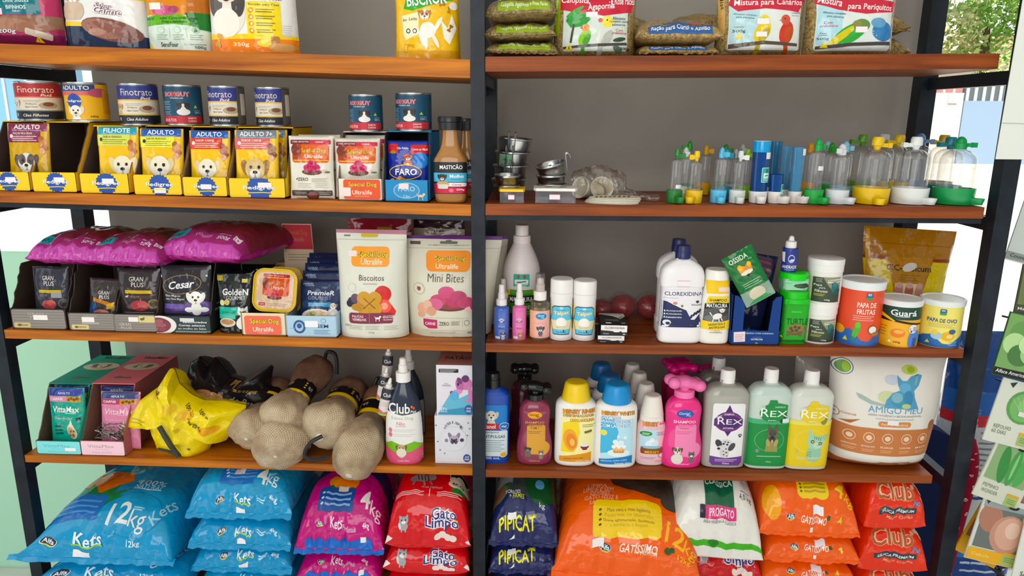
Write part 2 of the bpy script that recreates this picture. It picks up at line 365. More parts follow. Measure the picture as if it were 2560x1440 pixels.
def sack(name, label, cat, pos, L, col, items=(), rz=0, ry=0, rx=0, group=None, n=2.5, wr=.004, seed=0, flap=.016, flapcol=None, pleat=.005, cells=(28, 30), fin='film', box_=5., uneven=0, taper=0, seam=.32, earl=0):
    """a filled film sack lying flat, its seam towards the front; pos = centre X, Y of the front seam, base z, width, thickness"""
    X, Y, z, w, Tk = pos; seed = seed or (len(bpy.data.objects) % 97)+1
    root = thing(name, label, cat, (X, Y, z), rad(rz), rad(rx), rad(ry), group)
    def cr(t):
        c, s = cos(t), sin(t)
        return (L/2-L/2*math.copysign(abs(c)**(2/n), c), Tk*seam+Tk*(1-seam)*math.copysign(abs(s)**(2/n), s))
    tab = [cr(pi*i/200) for i in range(201)]; ac = [0]
    for a, b in zip(tab, tab[1:]): ac.append(ac[-1]+math.hypot(b[0]-a[0], b[1]-a[1]))
    Ls = ac[-1]
    def at(v):
        t = max(0, min(1, v))*Ls; lo, hi = 0, 200
        while hi-lo > 1:
            m = (lo+hi)//2
            if ac[m] <= t: lo = m
            else: hi = m
        f = (t-ac[lo])/max(1e-9, ac[hi]-ac[lo]); a, b = tab[lo], tab[hi]
        return a[0]+(b[0]-a[0])*f, a[1]+(b[1]-a[1])*f
    def S(u, v, sg=1):
        y, zz = at(v); g = max(0, 1-abs(u)**box_)**.5
        ear = 1+.05*exp_(v)*abs(u)**3+(earl*math.exp(-v*7)*abs(u)**1.5 if u < 0 else 0)
        ph = nz(u*2, v*2, seed)*1.6
        pl = pleat*(sin(u*19+ph*2.6+seed)+.7*max(0, sin(u*34+ph*4+seed*2))**3)*math.exp(-v*7)*min(1, v*30)+pleat*.7*sin(u*31+seed*2)*math.exp(-(1-v)*8)
        rg = (1-2*abs(nz(u*3+v, v*5-u, seed+6)))*.45+(1-2*abs(nz(u*7, v*9+u*2, seed+7)))*.25
        zz = Tk*seam+(zz-Tk*seam)*(g*.97+.03)*(1 if sg > 0 else -seam/(1-seam))
        w1 = (nz(u*2.2, v*3.2, seed+3*sg)+.5*nz(u*5, v*6, seed+4)+rg)*wr*(1 if sg > 0 else .25)*min(1, v*12)*min(1, (1-v)*12)
        zz += w1+pl*.6*sg+uneven*u
        y = y+pl*.9+(.06*L*(abs(u)**4)*(1 if v < .5 else -1)*0)
        return (u*w/2*ear*(1-taper*v), y, max(zz, 0.0008) if sg < 0 else max(zz, .001))
    def exp_(v): return math.exp(-v*9)+math.exp(-(1-v)*9)
    bm = bmesh.new(); nu, nv = 48, 48; A = sheet(bm, lambda u, v: S(u, v, 1), nu, nv); Sg = grid_fn(A, nu, nv); K = sheet(bm, lambda u, v: S(u, v, -1), nu, nv)
    for j in range(nv): bm.faces.new((A[j][0], A[j+1][0], K[j+1][0], K[j][0])); bm.faces.new((A[j+1][-1], A[j][-1], K[j][-1], K[j+1][-1]))
    mk('bag_body', bm, mat(col, fin), root, sharp=70)
    if flap:
        bm = bmesh.new()
        def F(u, v):
            p = S(u, 0); k = nz(u*3, 1, seed+8)
            return (p[0], p[1]+.004-v*flap*.75+.003*k*v+.0015*sin(u*23+seed), p[2]-v*flap*.55+.004*k*v+.0012*sin(u*37+seed))
        def F2(u, v): q = F(u, v); return (q[0], q[1]+.0014, q[2]-.0010)
        a = sheet(bm, F, 40, 4); b = sheet(bm, F2, 40, 4)
        for i in range(40): bm.faces.new((a[-1][i], a[-1][i+1], b[-1][i+1], b[-1][i]))
        mk('seam_flap', bm, mat(flapcol or col, fin), root)
    if items: decal(Sg, w, Ls, list(items), root, fin='film' if fin == 'seed' else fin, cells=(48, 48), off=.0005)
    return root
def tin_can(label, pos, col, items, rz=0, group='tins on the cartons', top_='c8ccd0'):
    X, Y, z, w, h = pos; r = w/2; root = thing('tin_can', label, 'tin', (X, Y, z), rad(rz)+.8*math.atan2(CAM.x-X, Y-CAM.y), group=group)
    bm = bmesh.new()
    lathe(bm, [(0, r*.9), (0, r), (h*.02, r*1.01), (h*.04, r), (h*.05, r*.975), (h*.95, r*.975), (h*.96, r), (h*.98, r*1.01), (h, r), (h, r*.93), (h*.965, r*.9)], 40)
    mk('can_body', bm, mat(top_, 'metal'), root)
    bm = bmesh.new(); lathe(bm, [(h*.055, r*.985), (h*.945, r*.985)], 48, capb=False, capt=False); pl = mk('paper_label', bm, mat(col, 'satin'), root)
    rr = r*.987
    decal(lambda u, v: (rr*sin(u*pi/2*1.0), -rr*cos(u*pi/2*1.0), h*.055+v*h*.89), rr*pi, h*.89, items, pl, name='label_print', fin='satin', cells=(26, 1))
    return root
def prof_fn(pr):
    q = crom(pr, 6)
    def f(v):
        for a, b in zip(q, q[1:]):
            if a[0] <= v <= b[0]+1e-9:
                t = (v-a[0])/max(1e-9, b[0]-a[0]); return a[1]+(b[1]-a[1])*t, a[2]+(b[2]-a[2])*t
        return q[-1][1:] if v > q[-1][0] else q[0][1:]
    return f
def bottle(name, label, cat, pos, pr, col, items=(), cap=None, capcol='f4f2ee', d=.6, e=2.6, rz=0, ry=0, group=None, m=None, fin='plastic', ph=1., liquid=None, label_lo=0., label_hi=1., n=40, capfin='plastic', extra=None):
    """moulded bottle. pr = [(height 0-1, half width 0-1, half depth 0-1)] of the body, whose height is ph of the whole;
    cap = [(height, radius)] in fractions of the whole height and of the half width"""
    X, Y, z, w, h = pos; hb = h*ph; f = prof_fn(pr); hd = w/2*d
    root = thing(name, label, cat, (X, Y, z), rad(rz)+(.8*math.atan2(CAM.x-X, Y-CAM.y) if e == 2 else 0), 0, rad(ry), group)
    q = crom(pr, 4); bm = bmesh.new()
    v0 = q[0][0]
    lathe(bm, [(q[0][0]*hb, q[0][1]*w/2*.93, q[0][2]*hd*.9)]+[(a[0]*hb+(.004*h if i == 0 else 0), a[1]*w/2, a[2]*hd) for i, a in enumerate(q)], n, e=e)
    mk('bottle_body', bm, m or mat(col, fin), root)
    if liquid:
        lc, lv = liquid; bm = bmesh.new()
        lathe(bm, [(hb*(.015+(lv-.015)*i/14), f(.015+(lv-.015)*i/14)[0]*w/2*.95, f(.015+(lv-.015)*i/14)[1]*hd*.95) for i in range(15)], n, e=e); mk('liquid', bm, mat(lc, 'gloss'), root)
    if cap:
        cs = cap if isinstance(cap[0][0], str) else [cap]
        for c in cs:
            cc = capcol
            if isinstance(c[0], str): cc, c = c[0], c[1:]
            bm = bmesh.new(); lathe(bm, [(a[0]*h, a[1]*w/2) for a in c], 28); mk('cap', bm, mat(cc, capfin), root, sharp=35)
    if extra: extra(root, w, h)
    if items:
        def S(u, v):
            vv = label_lo+(label_hi-label_lo)*v; a, b = f(vv); x = u*w/2; k = min(.985, abs(x)/(a*w/2))
            return (max(-a*w/2*.985, min(a*w/2*.985, x)), -b*hd*(1-k**e)**(1/e), vv*hb)
        decal(S, w, hb*(label_hi-label_lo), list(items), root, name='label_print', fin='satin', cells=(20, 16))
    return root
def tray(label, pos, dp, hb, lip, cut, out, inn, items=(), name='display_carton', rz=0, topd=.0, side_items=None, top_items=None, torn=0, group=None, lipcol=None, seed=3, flare=0, win=None, wall=.0022):
    """open-fronted display carton. pos = centre X, Y of its front, base z, width, (unused). cut = y where the side reaches full height"""
    X, Y, z, w, _ = pos; t = wall; root = thing(name, label, 'carton', (X, Y, z), rad(rz), group=group); a = w/2
    rnd = random.Random(seed)
    def edge(p, q, n):
        o = []
        for i in range(n): k = i/n; o.append((p[0]+(q[0]-p[0])*k+(rnd.uniform(-1, 1)*torn if i else 0), p[1]+(q[1]-p[1])*k+(rnd.uniform(-1, 1)*torn if i else 0)))
        return o
    bm = bmesh.new()
    def panel(pts, x0, x1, outer):
        for f in prism(bm, pts, x0, x1, 1):
            if abs(f.calc_center_median().x-(x0 if outer < 0 else x1)) < 1e-6: f.material_index = 0
    ny = max(1, int(9 if torn else 5))
    pl = [(0, 0), (dp, 0), (dp, hb)]+([(cut+topd*0, hb)] if cut < dp else [])
    sidep = [(0, 0), (dp, 0), (dp, hb)]+edge((min(cut, dp), hb), (max(.006, cut*.12), lip*1.04), ny)+[(max(.006, cut*.12), lip*1.02), (0, lip)]
    if win: sidep = [(0, 0), (dp, 0), (dp, hb), (0, hb)]
    panel(sidep, -a, -a+t, -1); panel(sidep, a-t, a, 1)
    box(bm, -a, a, 0, dp, 0, t, 1)
    for f in box(bm, -a+t, a-t, dp-t, dp, t, hb, 1): pass
    for f in box(bm, -a+t, a-t, 0, t, t, lip, 1):
        if f.calc_center_median().y < 1e-6: f.material_index = 0
    if topd:
        for f in box(bm, -a, a, dp-topd, dp, hb, hb+t, 1):
            if f.calc_center_median().z > hb+t*.9 or f.calc_center_median().y < dp-topd+1e-6: f.material_index = 0
    mk('carton_body', bm, [mat(out, 'card'), mat(inn, 'card')], root, smooth=False)
    if lipcol or items:
        it = ([R(0, 50, 97, 96, lipcol, 3)] if lipcol else [])+list(items)
        decal(lambda u, v: (u*a, 0, v*lip), w, lip, it, root, name='lip_print', fin='satin', cells=None, off=.0004)
    if side_items: decal(lambda u, v: (a, dp/2+u*dp/2, v*hb), dp, hb, side_items, root, name='side_print', fin='satin', cells=None, off=.0004)
    if top_items: decal(lambda u, v: (u*a, dp-topd+v*topd, hb+t), w, topd, top_items, root, name='lid_print', fin='satin', cells=None, off=.0004)
    return root
def carton(name, label, cat, pos, dp, col, items=(), rz=0, group=None, fin='satin', top_items=None, side_items=None, sc=None):
    X, Y, z, w, h = pos; root = thing(name, label, cat, (X, Y, z), rad(rz), group=group); bm = bmesh.new()
    box(bm, -w/2, w/2, 0, dp, 0, h); bev(bm, .0012, 1); mk('carton_body', bm, mat(col, fin), root, sharp=25)
    if items: decal(lambda u, v: (u*w/2, 0, v*h), w, h, list(items), root, fin=fin, cells=None)
    if top_items: decal(lambda u, v: (u*w/2, v*dp, h), w, dp, top_items, root, name='top_print', fin=fin, cells=None)
    if side_items: decal(lambda u, v: (-w/2, dp/2-u*dp/2, v*h), dp, h, side_items, root, name='side_print', fin=fin, cells=None)
    return root
def dup(root, loc, rz=None, label=None, group=None):
    r = root.copy(); COL.objects.link(r); r.location = loc
    if rz is not None: r.rotation_euler.z = rad(rz)
    if label: r['label'] = label
    if group: r['group'] = group
    for ch in list(root.children):
        c = ch.copy(); COL.objects.link(c); c.parent = r
        for g in ch.children: k = g.copy(); COL.objects.link(k); k.parent = c
    return r
# ------------------------------------------------------------------ setting
def noise_mat(name, c1, c2, scale, rough=.7, bump=.1, stretch=(1, 1, 1), detail=6, lo=.35, hi=.65, dist=0):
    m = bpy.data.materials.new(name); m.use_nodes = True; nt = m.node_tree; p = nt.nodes['Principled BSDF']
    tc = nt.nodes.new('ShaderNodeTexCoord'); mp = nt.nodes.new('ShaderNodeMapping'); n = nt.nodes.new('ShaderNodeTexNoise'); cr = nt.nodes.new('ShaderNodeValToRGB'); b = nt.nodes.new('ShaderNodeBump')
    mp.inputs['Scale'].default_value = stretch; n.inputs['Scale'].default_value = scale; n.inputs['Detail'].default_value = detail; n.inputs['Distortion'].default_value = dist
    cr.color_ramp.elements[0].position = lo; cr.color_ramp.elements[0].color = lin(c1); cr.color_ramp.elements[1].position = hi; cr.color_ramp.elements[1].color = lin(c2)
    p.inputs['Specular IOR Level'].default_value = .3; b.inputs['Strength'].default_value = bump; b.inputs['Distance'].default_value = .01; p.inputs['Roughness'].default_value = rough
    L = nt.links.new; L(tc.outputs['Object'], mp.inputs[0]); L(mp.outputs[0], n.inputs['Vector']); L(n.outputs[0], cr.inputs[0]); L(cr.outputs[0], p.inputs[0]); L(n.outputs[0], b.inputs['Height']); L(b.outputs[0], p.inputs['Normal'])
    return m
WOOD = noise_mat('varnished_wood', '824018', 'cc8038', 3.2, .46, .12, (1.1, 14, 22), 7, .28, .72, .6)
WOODR = noise_mat('varnished_wood_shaded', '602a14', 'a0562c', 3.2, .46, .12, (1.1, 14, 22), 7, .28, .72, .6)  # same wood, with the dimmer light on the right boards put into its colour
PAINT = noise_mat('wall_paint', '96908a', 'a8a29a', 3, .85, .05, lo=.3, hi=.7)
BLACK = noise_mat('black_painted_steel', '0d131b', '1b232e', 30, .42, .05)
TILE = noise_mat('white_floor_tile', 'c8c8c4', 'e0e0dc', 5, .25, .02)
def slab(name, x0, x1, y0, y1, z0, z1, m, kind='structure'):
    bm = bmesh.new(); box(bm, x0, x1, y0, y1, z0, z1); o = mk(name, bm, m, smooth=False)
    if kind: o['kind'] = kind
    return o
slab('floor', -4, 4, -4, .58, -.06, 0, TILE)
slab('ceiling', -4, 4, -3.25, .6, 2.75, 2.85, mat('e6e4de', 'matte'))
xbl, xbr = -1.0, .905
slab('wall_back', xbl-.005, xbr+.03, .395, .56, 0, 2.75, PAINT)
slab('wall_left', -4, -2.6, .4, .56, 0, 2.75, PAINT); slab('wall_right', 2.6, 4, .4, .56, 0, 2.75, PAINT)
# rack --------------------------------------------------------------
rack = thing('shelf_rack', 'black steel rack carrying orange-brown wooden shelf boards', 'shelf rack', (0, 0, 0))
S5 = BOARD['S5L'][2]
def post(x0, x1, y0, y1, zt=2.3, nm='front_post'):
    bm = bmesh.new(); box(bm, x0, x1, y0, y1, 0, zt); bev(bm, .0015, 1); return mk(nm, bm, BLACK, rack, smooth=False)
XL, XM, XR = -1.012, -.068, .90
post(XL-.026, XL, 0, .028); post(XM, XM+.0255, -.0005, .028); post(XR, XR+.03, 0, .03)
post(XL-.03, XL, .305, .345, nm='rear_post'); post(XM+.0, XM+.03, .305, .345, nm='rear_post'); post(XR-.012, XR+.022, .305, .345, nm='rear_post')
for n, (xa, xb, za, zb, t) in BOARD.items():
    a, b = (XL+.0008, XM-.0008) if n[2] == 'L' else (XM+.0265, min(xb, XR-.001))
    bm = bmesh.new(); fs = box(bm, a, b, .002, .264, -t, 0)
    bev(bm, .011 if n == 'S1L' else .005 if n == 'S1R' else .0025, 4)
    for v in bm.verts: v.co.z += top(n, v.co.x)
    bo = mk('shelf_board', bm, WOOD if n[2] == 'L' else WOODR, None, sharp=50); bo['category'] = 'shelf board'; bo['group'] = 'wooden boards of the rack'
    bo['label'] = dict(S1='topmost', S2='second highest', S3='middle', S4='second lowest', S5='lowest')[n[:2]]+' orange-brown wooden shelf board '+('left' if n[2] == 'L' else 'right')+' of the middle post'
    for xx in ((XL-.02, XL+.0) if n[2] == 'L' else (XR+.002, XR+.022),):
        bm = bmesh.new(); zz = top(n, xx[0])-t
        prism(bm, [(.028, zz-.026), (.305, zz-.026), (.305, zz-.001), (.028, zz-.001)], xx[0], xx[1]); mk('side_bar', bm, BLACK, rack, smooth=False)
        # angled gusset under the board end
    bm = bmesh.new(); prism(bm, [(.03, top(n, XM)-t-.022), (.305, top(n, XM)-t-.022), (.305, top(n, XM)-t-.002), (.03, top(n, XM)-t-.002)], XM+(.002 if n[2] == 'L' else .016), XM+(.012 if n[2] == 'L' else .026)); mk('side_bar', bm, BLACK, rack, smooth=False)
    if n[1] in '25':
        bm = bmesh.new(); a2, b2 = max(a, XL), min(b, XR)
        if n[2] == 'L': b2 = XM
        else: a2 = XM+.026
        box(bm, a2, b2, .006, .026, -t-.010, -t-.0005)
        for v in bm.verts: v.co.z += top(n, v.co.x)
        mk('front_rail', bm, BLACK, rack, smooth=False)
# ------------------------------------------------------------------ top shelf, left
SNK = 'treat bags on the top shelf'
pouch('treat_bag', 'crimson snack bag with teal label and 200g mark, far left of the top shelf', 'treat bag', fit('S1L', -48, 152, -150, .075), .06, 'b23a62', [
    R(0, 22, 100, 12, '8e6a56'), E(-10, 20, 30, 6, 'a87a64'), E(20, 17, 25, 5, '9a6c58'), R(0, 4, 100, 12, '7a2350'),
    R(8, 37, 50, 16, '17727c', 4), T('BIFINHOS', 5, 36, 26, 3.6, 'e8f2f2'), T('Sabor', 5, 32.5, 11, 2, 'd8e8e8'), T('Linha Snacks', 6, 42, 34, 3, 'cfe4e4', sh=.2), R(-27, 32, 26, 6, 'f2e4e6'),
    T('200g', -10, 13, 23, 4.6, 'f4eef0', '5a5a60'), R(27, 11, 30, 6, 'cfc4b4', 2, -16), P([(21, 4), (31, 3), (27, 9)], 'e8d24a'), T('T', 26, 5.6, 2.5, 2.4, '222222')], kind='bag', seed=3, wr=.004, group=SNK)
pouch('treat_bag', 'white treat pouch with navy bottom, yellow strip and a meat loaf picture', 'treat bag', fit('S1L', 152, 369, -190, .07), .055, 'e8e8e6', [
    P([(-50, 0), (50, 0), (50, 9), (20, 13), (-18, 17.5), (-50, 18.5)], '1b2d4c'), P([(-50, 18.5), (-20, 17.6), (-20, 21), (-50, 22.5)], 'f0cc20'), R(40, 41, 20, 4, 'f0d030'),
    G(-30, 41, 18, dog('c8b49c', 'a08a70')), R(-32, 30, 30, 14, 'cdb8a2', 8), E(12, 14.5, 34, 9, '7c5148', -12), E(4, 15.5, 25, 7.5, 'a07468', -12), E(8, 17, 16, 3, '8c5c52', -20), E(-4, 13, 10, 3, 'b48a7c'), E(22, 13, 9, 4, '8a6058'),
    T('Sabor', 6, 34, 21, 4.4, 'e6dade', '5c2438', .25, rot=-8), T('Carne', 10, 30, 32, 5.6, 'f2e8ea', '5c2438', .25, rot=-6)], seed=11, wr=.004, group=SNK)
pouch('treat_bag', 'orange, green and mint cookie pouch marked 500g on the top shelf', 'treat bag', fit('S1L', 362, 524, -150, .06), .05, 'd8e8dc', [
    R(0, 70, 100, 76, 'd88a1e'), R(38, 40, 30, 20, 'b86e14', 4), P([(-50, 30), (0, 34), (50, 26), (50, 21), (0, 24), (-50, 22)], '62ae2c'), P([(20, 34), (50, 34), (50, 18), (30, 20)], '2f7a34'),
    E(-12, 36, 22, 4.5, 'c05a80'), E(-20, 35, 9, 3, 'd878a0'), E(2, 37, 9, 3, 'a84870'), ST(-28, 40, 20, 6, 'f2ece4'), T('Natural', -40, 29, 20, 3, '23341c', sh=.3), T('sabor Carne com Batata', 8, 29.3, 58, 2.4, '1c3a1c', sh=.2), T('Doce e Beterraba', 2, 26, 40, 2.4, '1c3a1c', sh=.2),
    [E(x, 18.5, 5.5, 3, 'b8d2be') for x in (-20, 6, 32)], [E(x, 18.5, 4.6, 2.5, 'd8e8dc') for x in (-20, 6)], P([(29, 16.5), (32, 21), (35, 17.5)], '3f8a44'), [LN(x, 14, 17, 3, 1.9, '93a898') for x in (-20, 6, 32)], [R(x, 16, .6, 8, 'a8bcac') for x in (-7, 19)],
    P([(-46, 1.5), (-36, 1.5), (-41, 7)], 'e8d030'), T('SensFour', -9, 5.4, 28, 4.2, '1e2624', sh=.15), T('500g', 36, 2.6, 15, 3.2, '1c2220'), R(33, 5.6, 22, .7, '8aa090')], seed=5, wr=.004, group=SNK)
pouch('treat_bag', 'white and yellow biscuit bag with orange base marked 350g', 'treat bag', fit('S1L', 517, 741, -205, .055), .07, 'ecebe8', [
    R(0, 5, 100, 10.5, 'f08a28'), P([(-50, 10), (50, 10), (50, 12.5), (10, 14), (-30, 13), (-50, 14.5)], 'f2d224'),
    E(-22, 29, 22, 17, 'e8e0d6'), E(-36, 38, 9, 12, '5c5450'), E(-8, 37, 8, 11, '4c4644'), E(-24, 22, 17, 11, 'f2ece2'), E(-22, 44, 15, 8, 'e4d8c8'), E(-22, 40, 5, 2.5, '2c2624'),
    G(-34, 9, 8, bone('d8a858'), 70), R(19, 24, 36, 27, 'f2d81c', 3), T('Biscoito para Cães', 20, 35, 32, 2.3, '4c4420'), [[E(6, 31-k*5, 3, 2, 'e09028'), E(6, 31-k*5, 1.4, .9, 'f6e6a0'), LN(21, 31.6-k*5, 20, 2, 1.7, '8c7c24', .8)] for k in range(4)],
    T('Banana Aveia e Mel', 14, 39.6, 50, 2.2, '8a2c3c', sh=.2), T('350g', -8, 5.6, 18, 3.6, 'fbeedd'), E(22, 7, 12, 3, 'e8d860'), R(30, 8.5, 9, 7, 'b8814c', 2), E(36, 4, 14, 3, 'd4a468'), LN(42, 20, 8, 6, 1.6, 'c4c4c4', .5)], seed=23, wr=.003, group=SNK)
pouch('treat_bag', 'yellow pouch with green logo oval and jumping white dog, alone by the middle post', 'treat bag', fit('S1L', 986, 1150, -105, .05), .055, 'f0c00e', [
    R(0, 4, 100, 8, 'dca60c'), P([(-34, 49), (-20, 47), (10, 53), (42, 58), (48, 70), (-20, 74), (-30, 60)], '3faa3c'), T('BISCROK', 2, 59, 62, 13, 'ffffff', '2c8a34', b=.03, rot=5),
    P([(-37, 42), (-10, 46), (-10, 24), (-30, 18), (-34, 24)], 'f0ecc4'), T('Leite', -19, 39, 13, 3.4, '6a5a30', sh=.2), T('ão', -32, 38, 7, 2.6, '6a5a30', sh=.2), [E(x, 27, 4.5, 3.2, 'ffffff') for x in (-26, -16)], [E(x, 27, 3.6, 2.5, '3c3a30') for x in (-26, -16)], [E(x, 27, 2.2, 1.5, 'f0ecc4') for x in (-26, -16)],
    E(4, 28, 12, 8, 'f4f0ea', -25), E(-5, 20, 3.4, 8, 'f4f0ea', 15), E(1, 16, 3, 7, 'ece6de'), E(15, 18, 3, 8, 'f4f0ea', 25), E(20, 34, 3, 8, 'f4f0ea', -30), G(-1, 42, 14, dog('f4efe6', 'b07a40', patch='b98448', body=False)),
    P([(24, 38), (34, 30), (40, 44), (46, 30), (36, 14), (28, 20)], 'f8f4e8'), G(37, 30, 6, bone('a8702c'), 60), G(36, 48, 5, bone('c08838'), 80), G(26, 53, 5, bone('b87c30'), 10), E(42, 52, 6, 4, 'f8f4e8'), T('80g', -22, 12.5, 10, 3.6, 'c48e10', sh=.1), R(-30, 10, 5, 8, 'c8920e'), R(-30, 10, 4, 6.6, 'f0c00e')], seed=31, wr=.0025, group=SNK)
# ------------------------------------------------------------------ top shelf, right: bird seed
SEED = 'bird seed bags on the top shelf'
x, Y, z, w, h = fit('S1R', 1214, 1386, 108, .03)
for k, (dx, th, tilt, lab) in enumerate(((.003, .030, 2, 'bottom bag of the three seed bags lying beside the middle post'), (-.001, .036, -3, 'middle bag of the three seed bags lying beside the middle post'), (.002, .052, -7, 'top bag of the three lying seed bags, white, red and lime print'))):
    it = [R(4, 5.6, 74, 9, '8aa020', 1, 0), R(4, 5.6, 72, 7.5, '93ac26', 1), T('Calopsita, Agapornis e Rose Faces', 5, 5.6, 66, 5, 'f2f4dc', sh=.15, b=.02)]
    if k == 2: it += [P([(-38, 12.5), (-10, 12), (20, 13.5), (42, 15), (42, 40), (-38, 40)], 'd4dcd2'), R(32, 21, 24, 12, 'b8283c'), T('3x', 30, 19, 9, 5, 'f6dede'), E(-30, 19, 8, 5, '5a645a'), E(-22, 16, 6, 3, '30403a'), T('500g', -34, 16, 9, 3, '333'), T('Com', -10, 18.5, 12, 3, 'c03848'), T('prebiótico', -10, 15, 20, 3, 'c03848'), LN(10, 22, 20, 4, 2.4, '93a396', .8)]
    sack('seed_bag', lab, 'bird seed', (x+dx, .014+.004*k, z, w, th), .19, '8e7a54', it, ry=tilt*.4, seed=41+k, fin='seed', flap=.008, n=2.2, wr=.004, pleat=.002, group=SEED); z += th-.003
def seedbag(xl, xr, yb, title, lab, body, seed, Y=.07):
    pouch('seed_bag', lab, 'bird seed', fit('S1R', xl, xr, -34, Y), .075, '9c865a', body, kind='bag', fin='seed', seed=seed, wr=.004, group=SEED, pinch=.02)
RED = 'c63245'
seedbag(1384, 1588, 145, '', 'standing seed bag picturing a green lovebird and a white cockatiel', [
    R(0, 52, 78, 88, 'd6e2da', 4), P([(-44, 66), (-20, 60), (10, 56), (44, 62), (47, 84), (-44, 90)], RED), T('Calopsita,', -24, 77, 34, 11, 'faf2f2', sh=.1, rot=-3), T('Agapornis', 6, 68, 32, 11, 'faf2f2', sh=.1, rot=4), T('e Rose Faces', 32, 77, 29, 10, 'faf2f2', sh=.1, rot=3), E(6, 90, 22, 8, '4a4a1c'), T('Fibe passaros', 6, 87, 28, 4, 'c8b860', sh=.2),
    P([(-36, 50), (-30, 63), (-12, 60), (-6, 52), (-14, 42), (-30, 40)], '3f9a48'), R(-28, 32, 2.4, 26, '4a4038', 0, -8), E(-25, 62, 12, 3, '58a852', 30),
    G(-12, 30, 17, bird('8cc43a', 'e0a060', '4f9c3c', 'd05040'), -14), G(13, 35, 24, bird('dfe2da', 'f0e060', 'b8bcb4', 'c8a090'), -22), E(5.5, 50, 2.6, 3, 'e07050'), ST(-5, 58, 14, 7),
    P([(-38, 14), (0, 18), (38, 20), (38, 16.5), (0, 14), (-38, 11)], '4c4440'), E(29, 24, 8, 3, '3c5040', 10), E(27, 11, 6, 4, '5a7060', -30), P([(-36, 10), (-26, 10), (-31, 18)], 'f0d820'), R(-31, 13, 1, 4, '222'),
    T('Alimento', 28, 53, 16, 4, '50564e'), T('completo para', 28, 48.5, 22, 4, '50564e'), T('pássaros', 28, 44, 16, 4, '50564e'), T('Com', 29, 37, 9, 4, 'c03044'), T('prebiótico', 29, 32.5, 18, 4.6, 'c03044'), T('Peso Líquido', 35, 17, 12, 2.4, '555'), T('500g', 36, 11.5, 11, 4.4, '1e1e1e'),
    R(-46, 64, 7, 66, '9ab02c', 2, -2), T('Calopsita, Ag', -46.5, 70, 40, 4, 'f0f2d8', rot=84)], 3)
seedbag(1790, 2006, 148, '', 'standing seed bag picturing a yellow canary and a red canary', [
    R(2, 52, 82, 90, 'e2e8e4', 4), R(-22, 44, 32, 60, 'bcdbe4', 6), P([(-40, 72), (-30, 62), (0, 66), (40, 62), (47, 80), (0, 90), (-36, 84)], RED), T('Mistura para Canários', 5, 74, 78, 11, 'faf2f2', sh=.12, rot=1), E(0, 92, 20, 8, '4a4a1c'),
    T('Alimento completo', -22, 57, 26, 3.4, '506068', rot=-5), T('para pássaros', -22, 53, 20, 3.4, '506068', rot=-5), T('500g', -28, 34, 14, 5, '222'), T('Líquido', -28, 40, 10, 2.8, '555'),
    G(-1, 38, 20, bird('e6cc24', 'e8d438', 'b8a41c'), -20), G(26, 38, 21, bird('cc4436', 'd25a4c', 'c0542c'), -4), ST(-2, 48, 13, 8), ST(-3, 30, 12, 7), P([(-38, 16), (0, 21), (40, 18), (40, 14), (0, 16), (-38, 10)], '5a4c3c'), P([(-32, 24), (-23, 24), (-27.5, 33)], 'f0d820'),
    T('Com', 38, 62, 8, 3, '90a', ), LN(37, 60, 12, 2, 3.4, 'a0a6a4', 1), R(-46, 62, 6, 62, 'c8a060', 2, 2), T('Mist', -46, 76, 16, 4, '4a3018', rot=-84), R(0, 8, 84, 1, '6a7468')], 17)
seedbag(2012, 2232, 150, '', 'standing seed bag picturing a green and a blue parakeet', [
    R(0, 52, 84, 90, 'dfe8e6', 4), R(-28, 44, 26, 62, 'b4dbe6', 6), P([(-44, 74), (-20, 64), (10, 58), (44, 62), (46, 76), (0, 82), (-44, 88)], RED), T('Mistura', -28, 77, 25, 11, 'faf2f2', sh=.12, rot=-12), T('para Periquitos', 15, 67, 50, 11, 'faf2f2', sh=.12, rot=-2), E(-4, 86, 20, 8, '6a6a24'), T('Variquisaros', -3, 83, 20, 4, 'cdbf60', sh=.2),
    T('Alimento completo', -24, 59, 24, 4, '30444c', rot=-5), T('para pássaros', -23, 54, 18, 4, '30444c', rot=-5), T('Com', -30, 46, 9, 4, 'b02c40'), T('prebiótico', -29, 41, 18, 4.4, 'b02c40'), T('Peso', -34, 31, 7, 2.4, '555'), T('Líquido', -34, 28, 9, 2.4, '555'), T('500g', -34, 23, 12, 4.6, '222'),
    E(-6, 30, 20, 12, '42a848', 30), E(-16, 26, 19, 5, 'd8c838', 38), E(6, 42, 9, 9, '6a8a4a'), E(1, 44, 5, 5, '8c8a50'), E(31, 34, 13, 14, '3f80b8', -12), E(25, 46, 9, 7, '6aa0c8'), ST(6, 36, 13, 8), P([(-40, 13), (0, 18), (42, 20), (42, 15), (0, 13), (-40, 9)], '4a4440'), P([(-36, 11), (-28, 11), (-32, 19)], 'f0d820'), R(0, 6.5, 84, 1.2, '8a9488')], 29)
x, Y, z, w, h = fit('S1R', 1600, 1786, 128, .03)
for k, (dx, th, lab) in enumerate(((0, .021, 'lower of the two blue-striped seed bags lying between standing bags'), (.0, .047, 'upper of the two blue-striped seed bags lying between standing bags'))):
    it = [R(-1+2*k, 4.6 if k == 0 else 6.6, 76, 7 if k == 0 else 10, '2f5f9c', 1), T('Ração para Curió e Azulão', -1+2*k, 4.6 if k == 0 else 6.6, 70, 5 if k == 0 else 6.6, 'f0f4f8', sh=.15, b=.02)]
    if k: it += [E(10, 18, 30, 5, '4a6a94'), R(28, 17, 30, 8, 'a8564a', 4)]
    sack('seed_bag', lab, 'bird seed', (x+dx, .012+k*.004, z, w*(1+.1*k), th), .18, 'a88e60', it, seed=61+k, fin='seed', flap=.006, n=2.2, wr=.003, pleat=.0015, group=SEED); z += th-.002
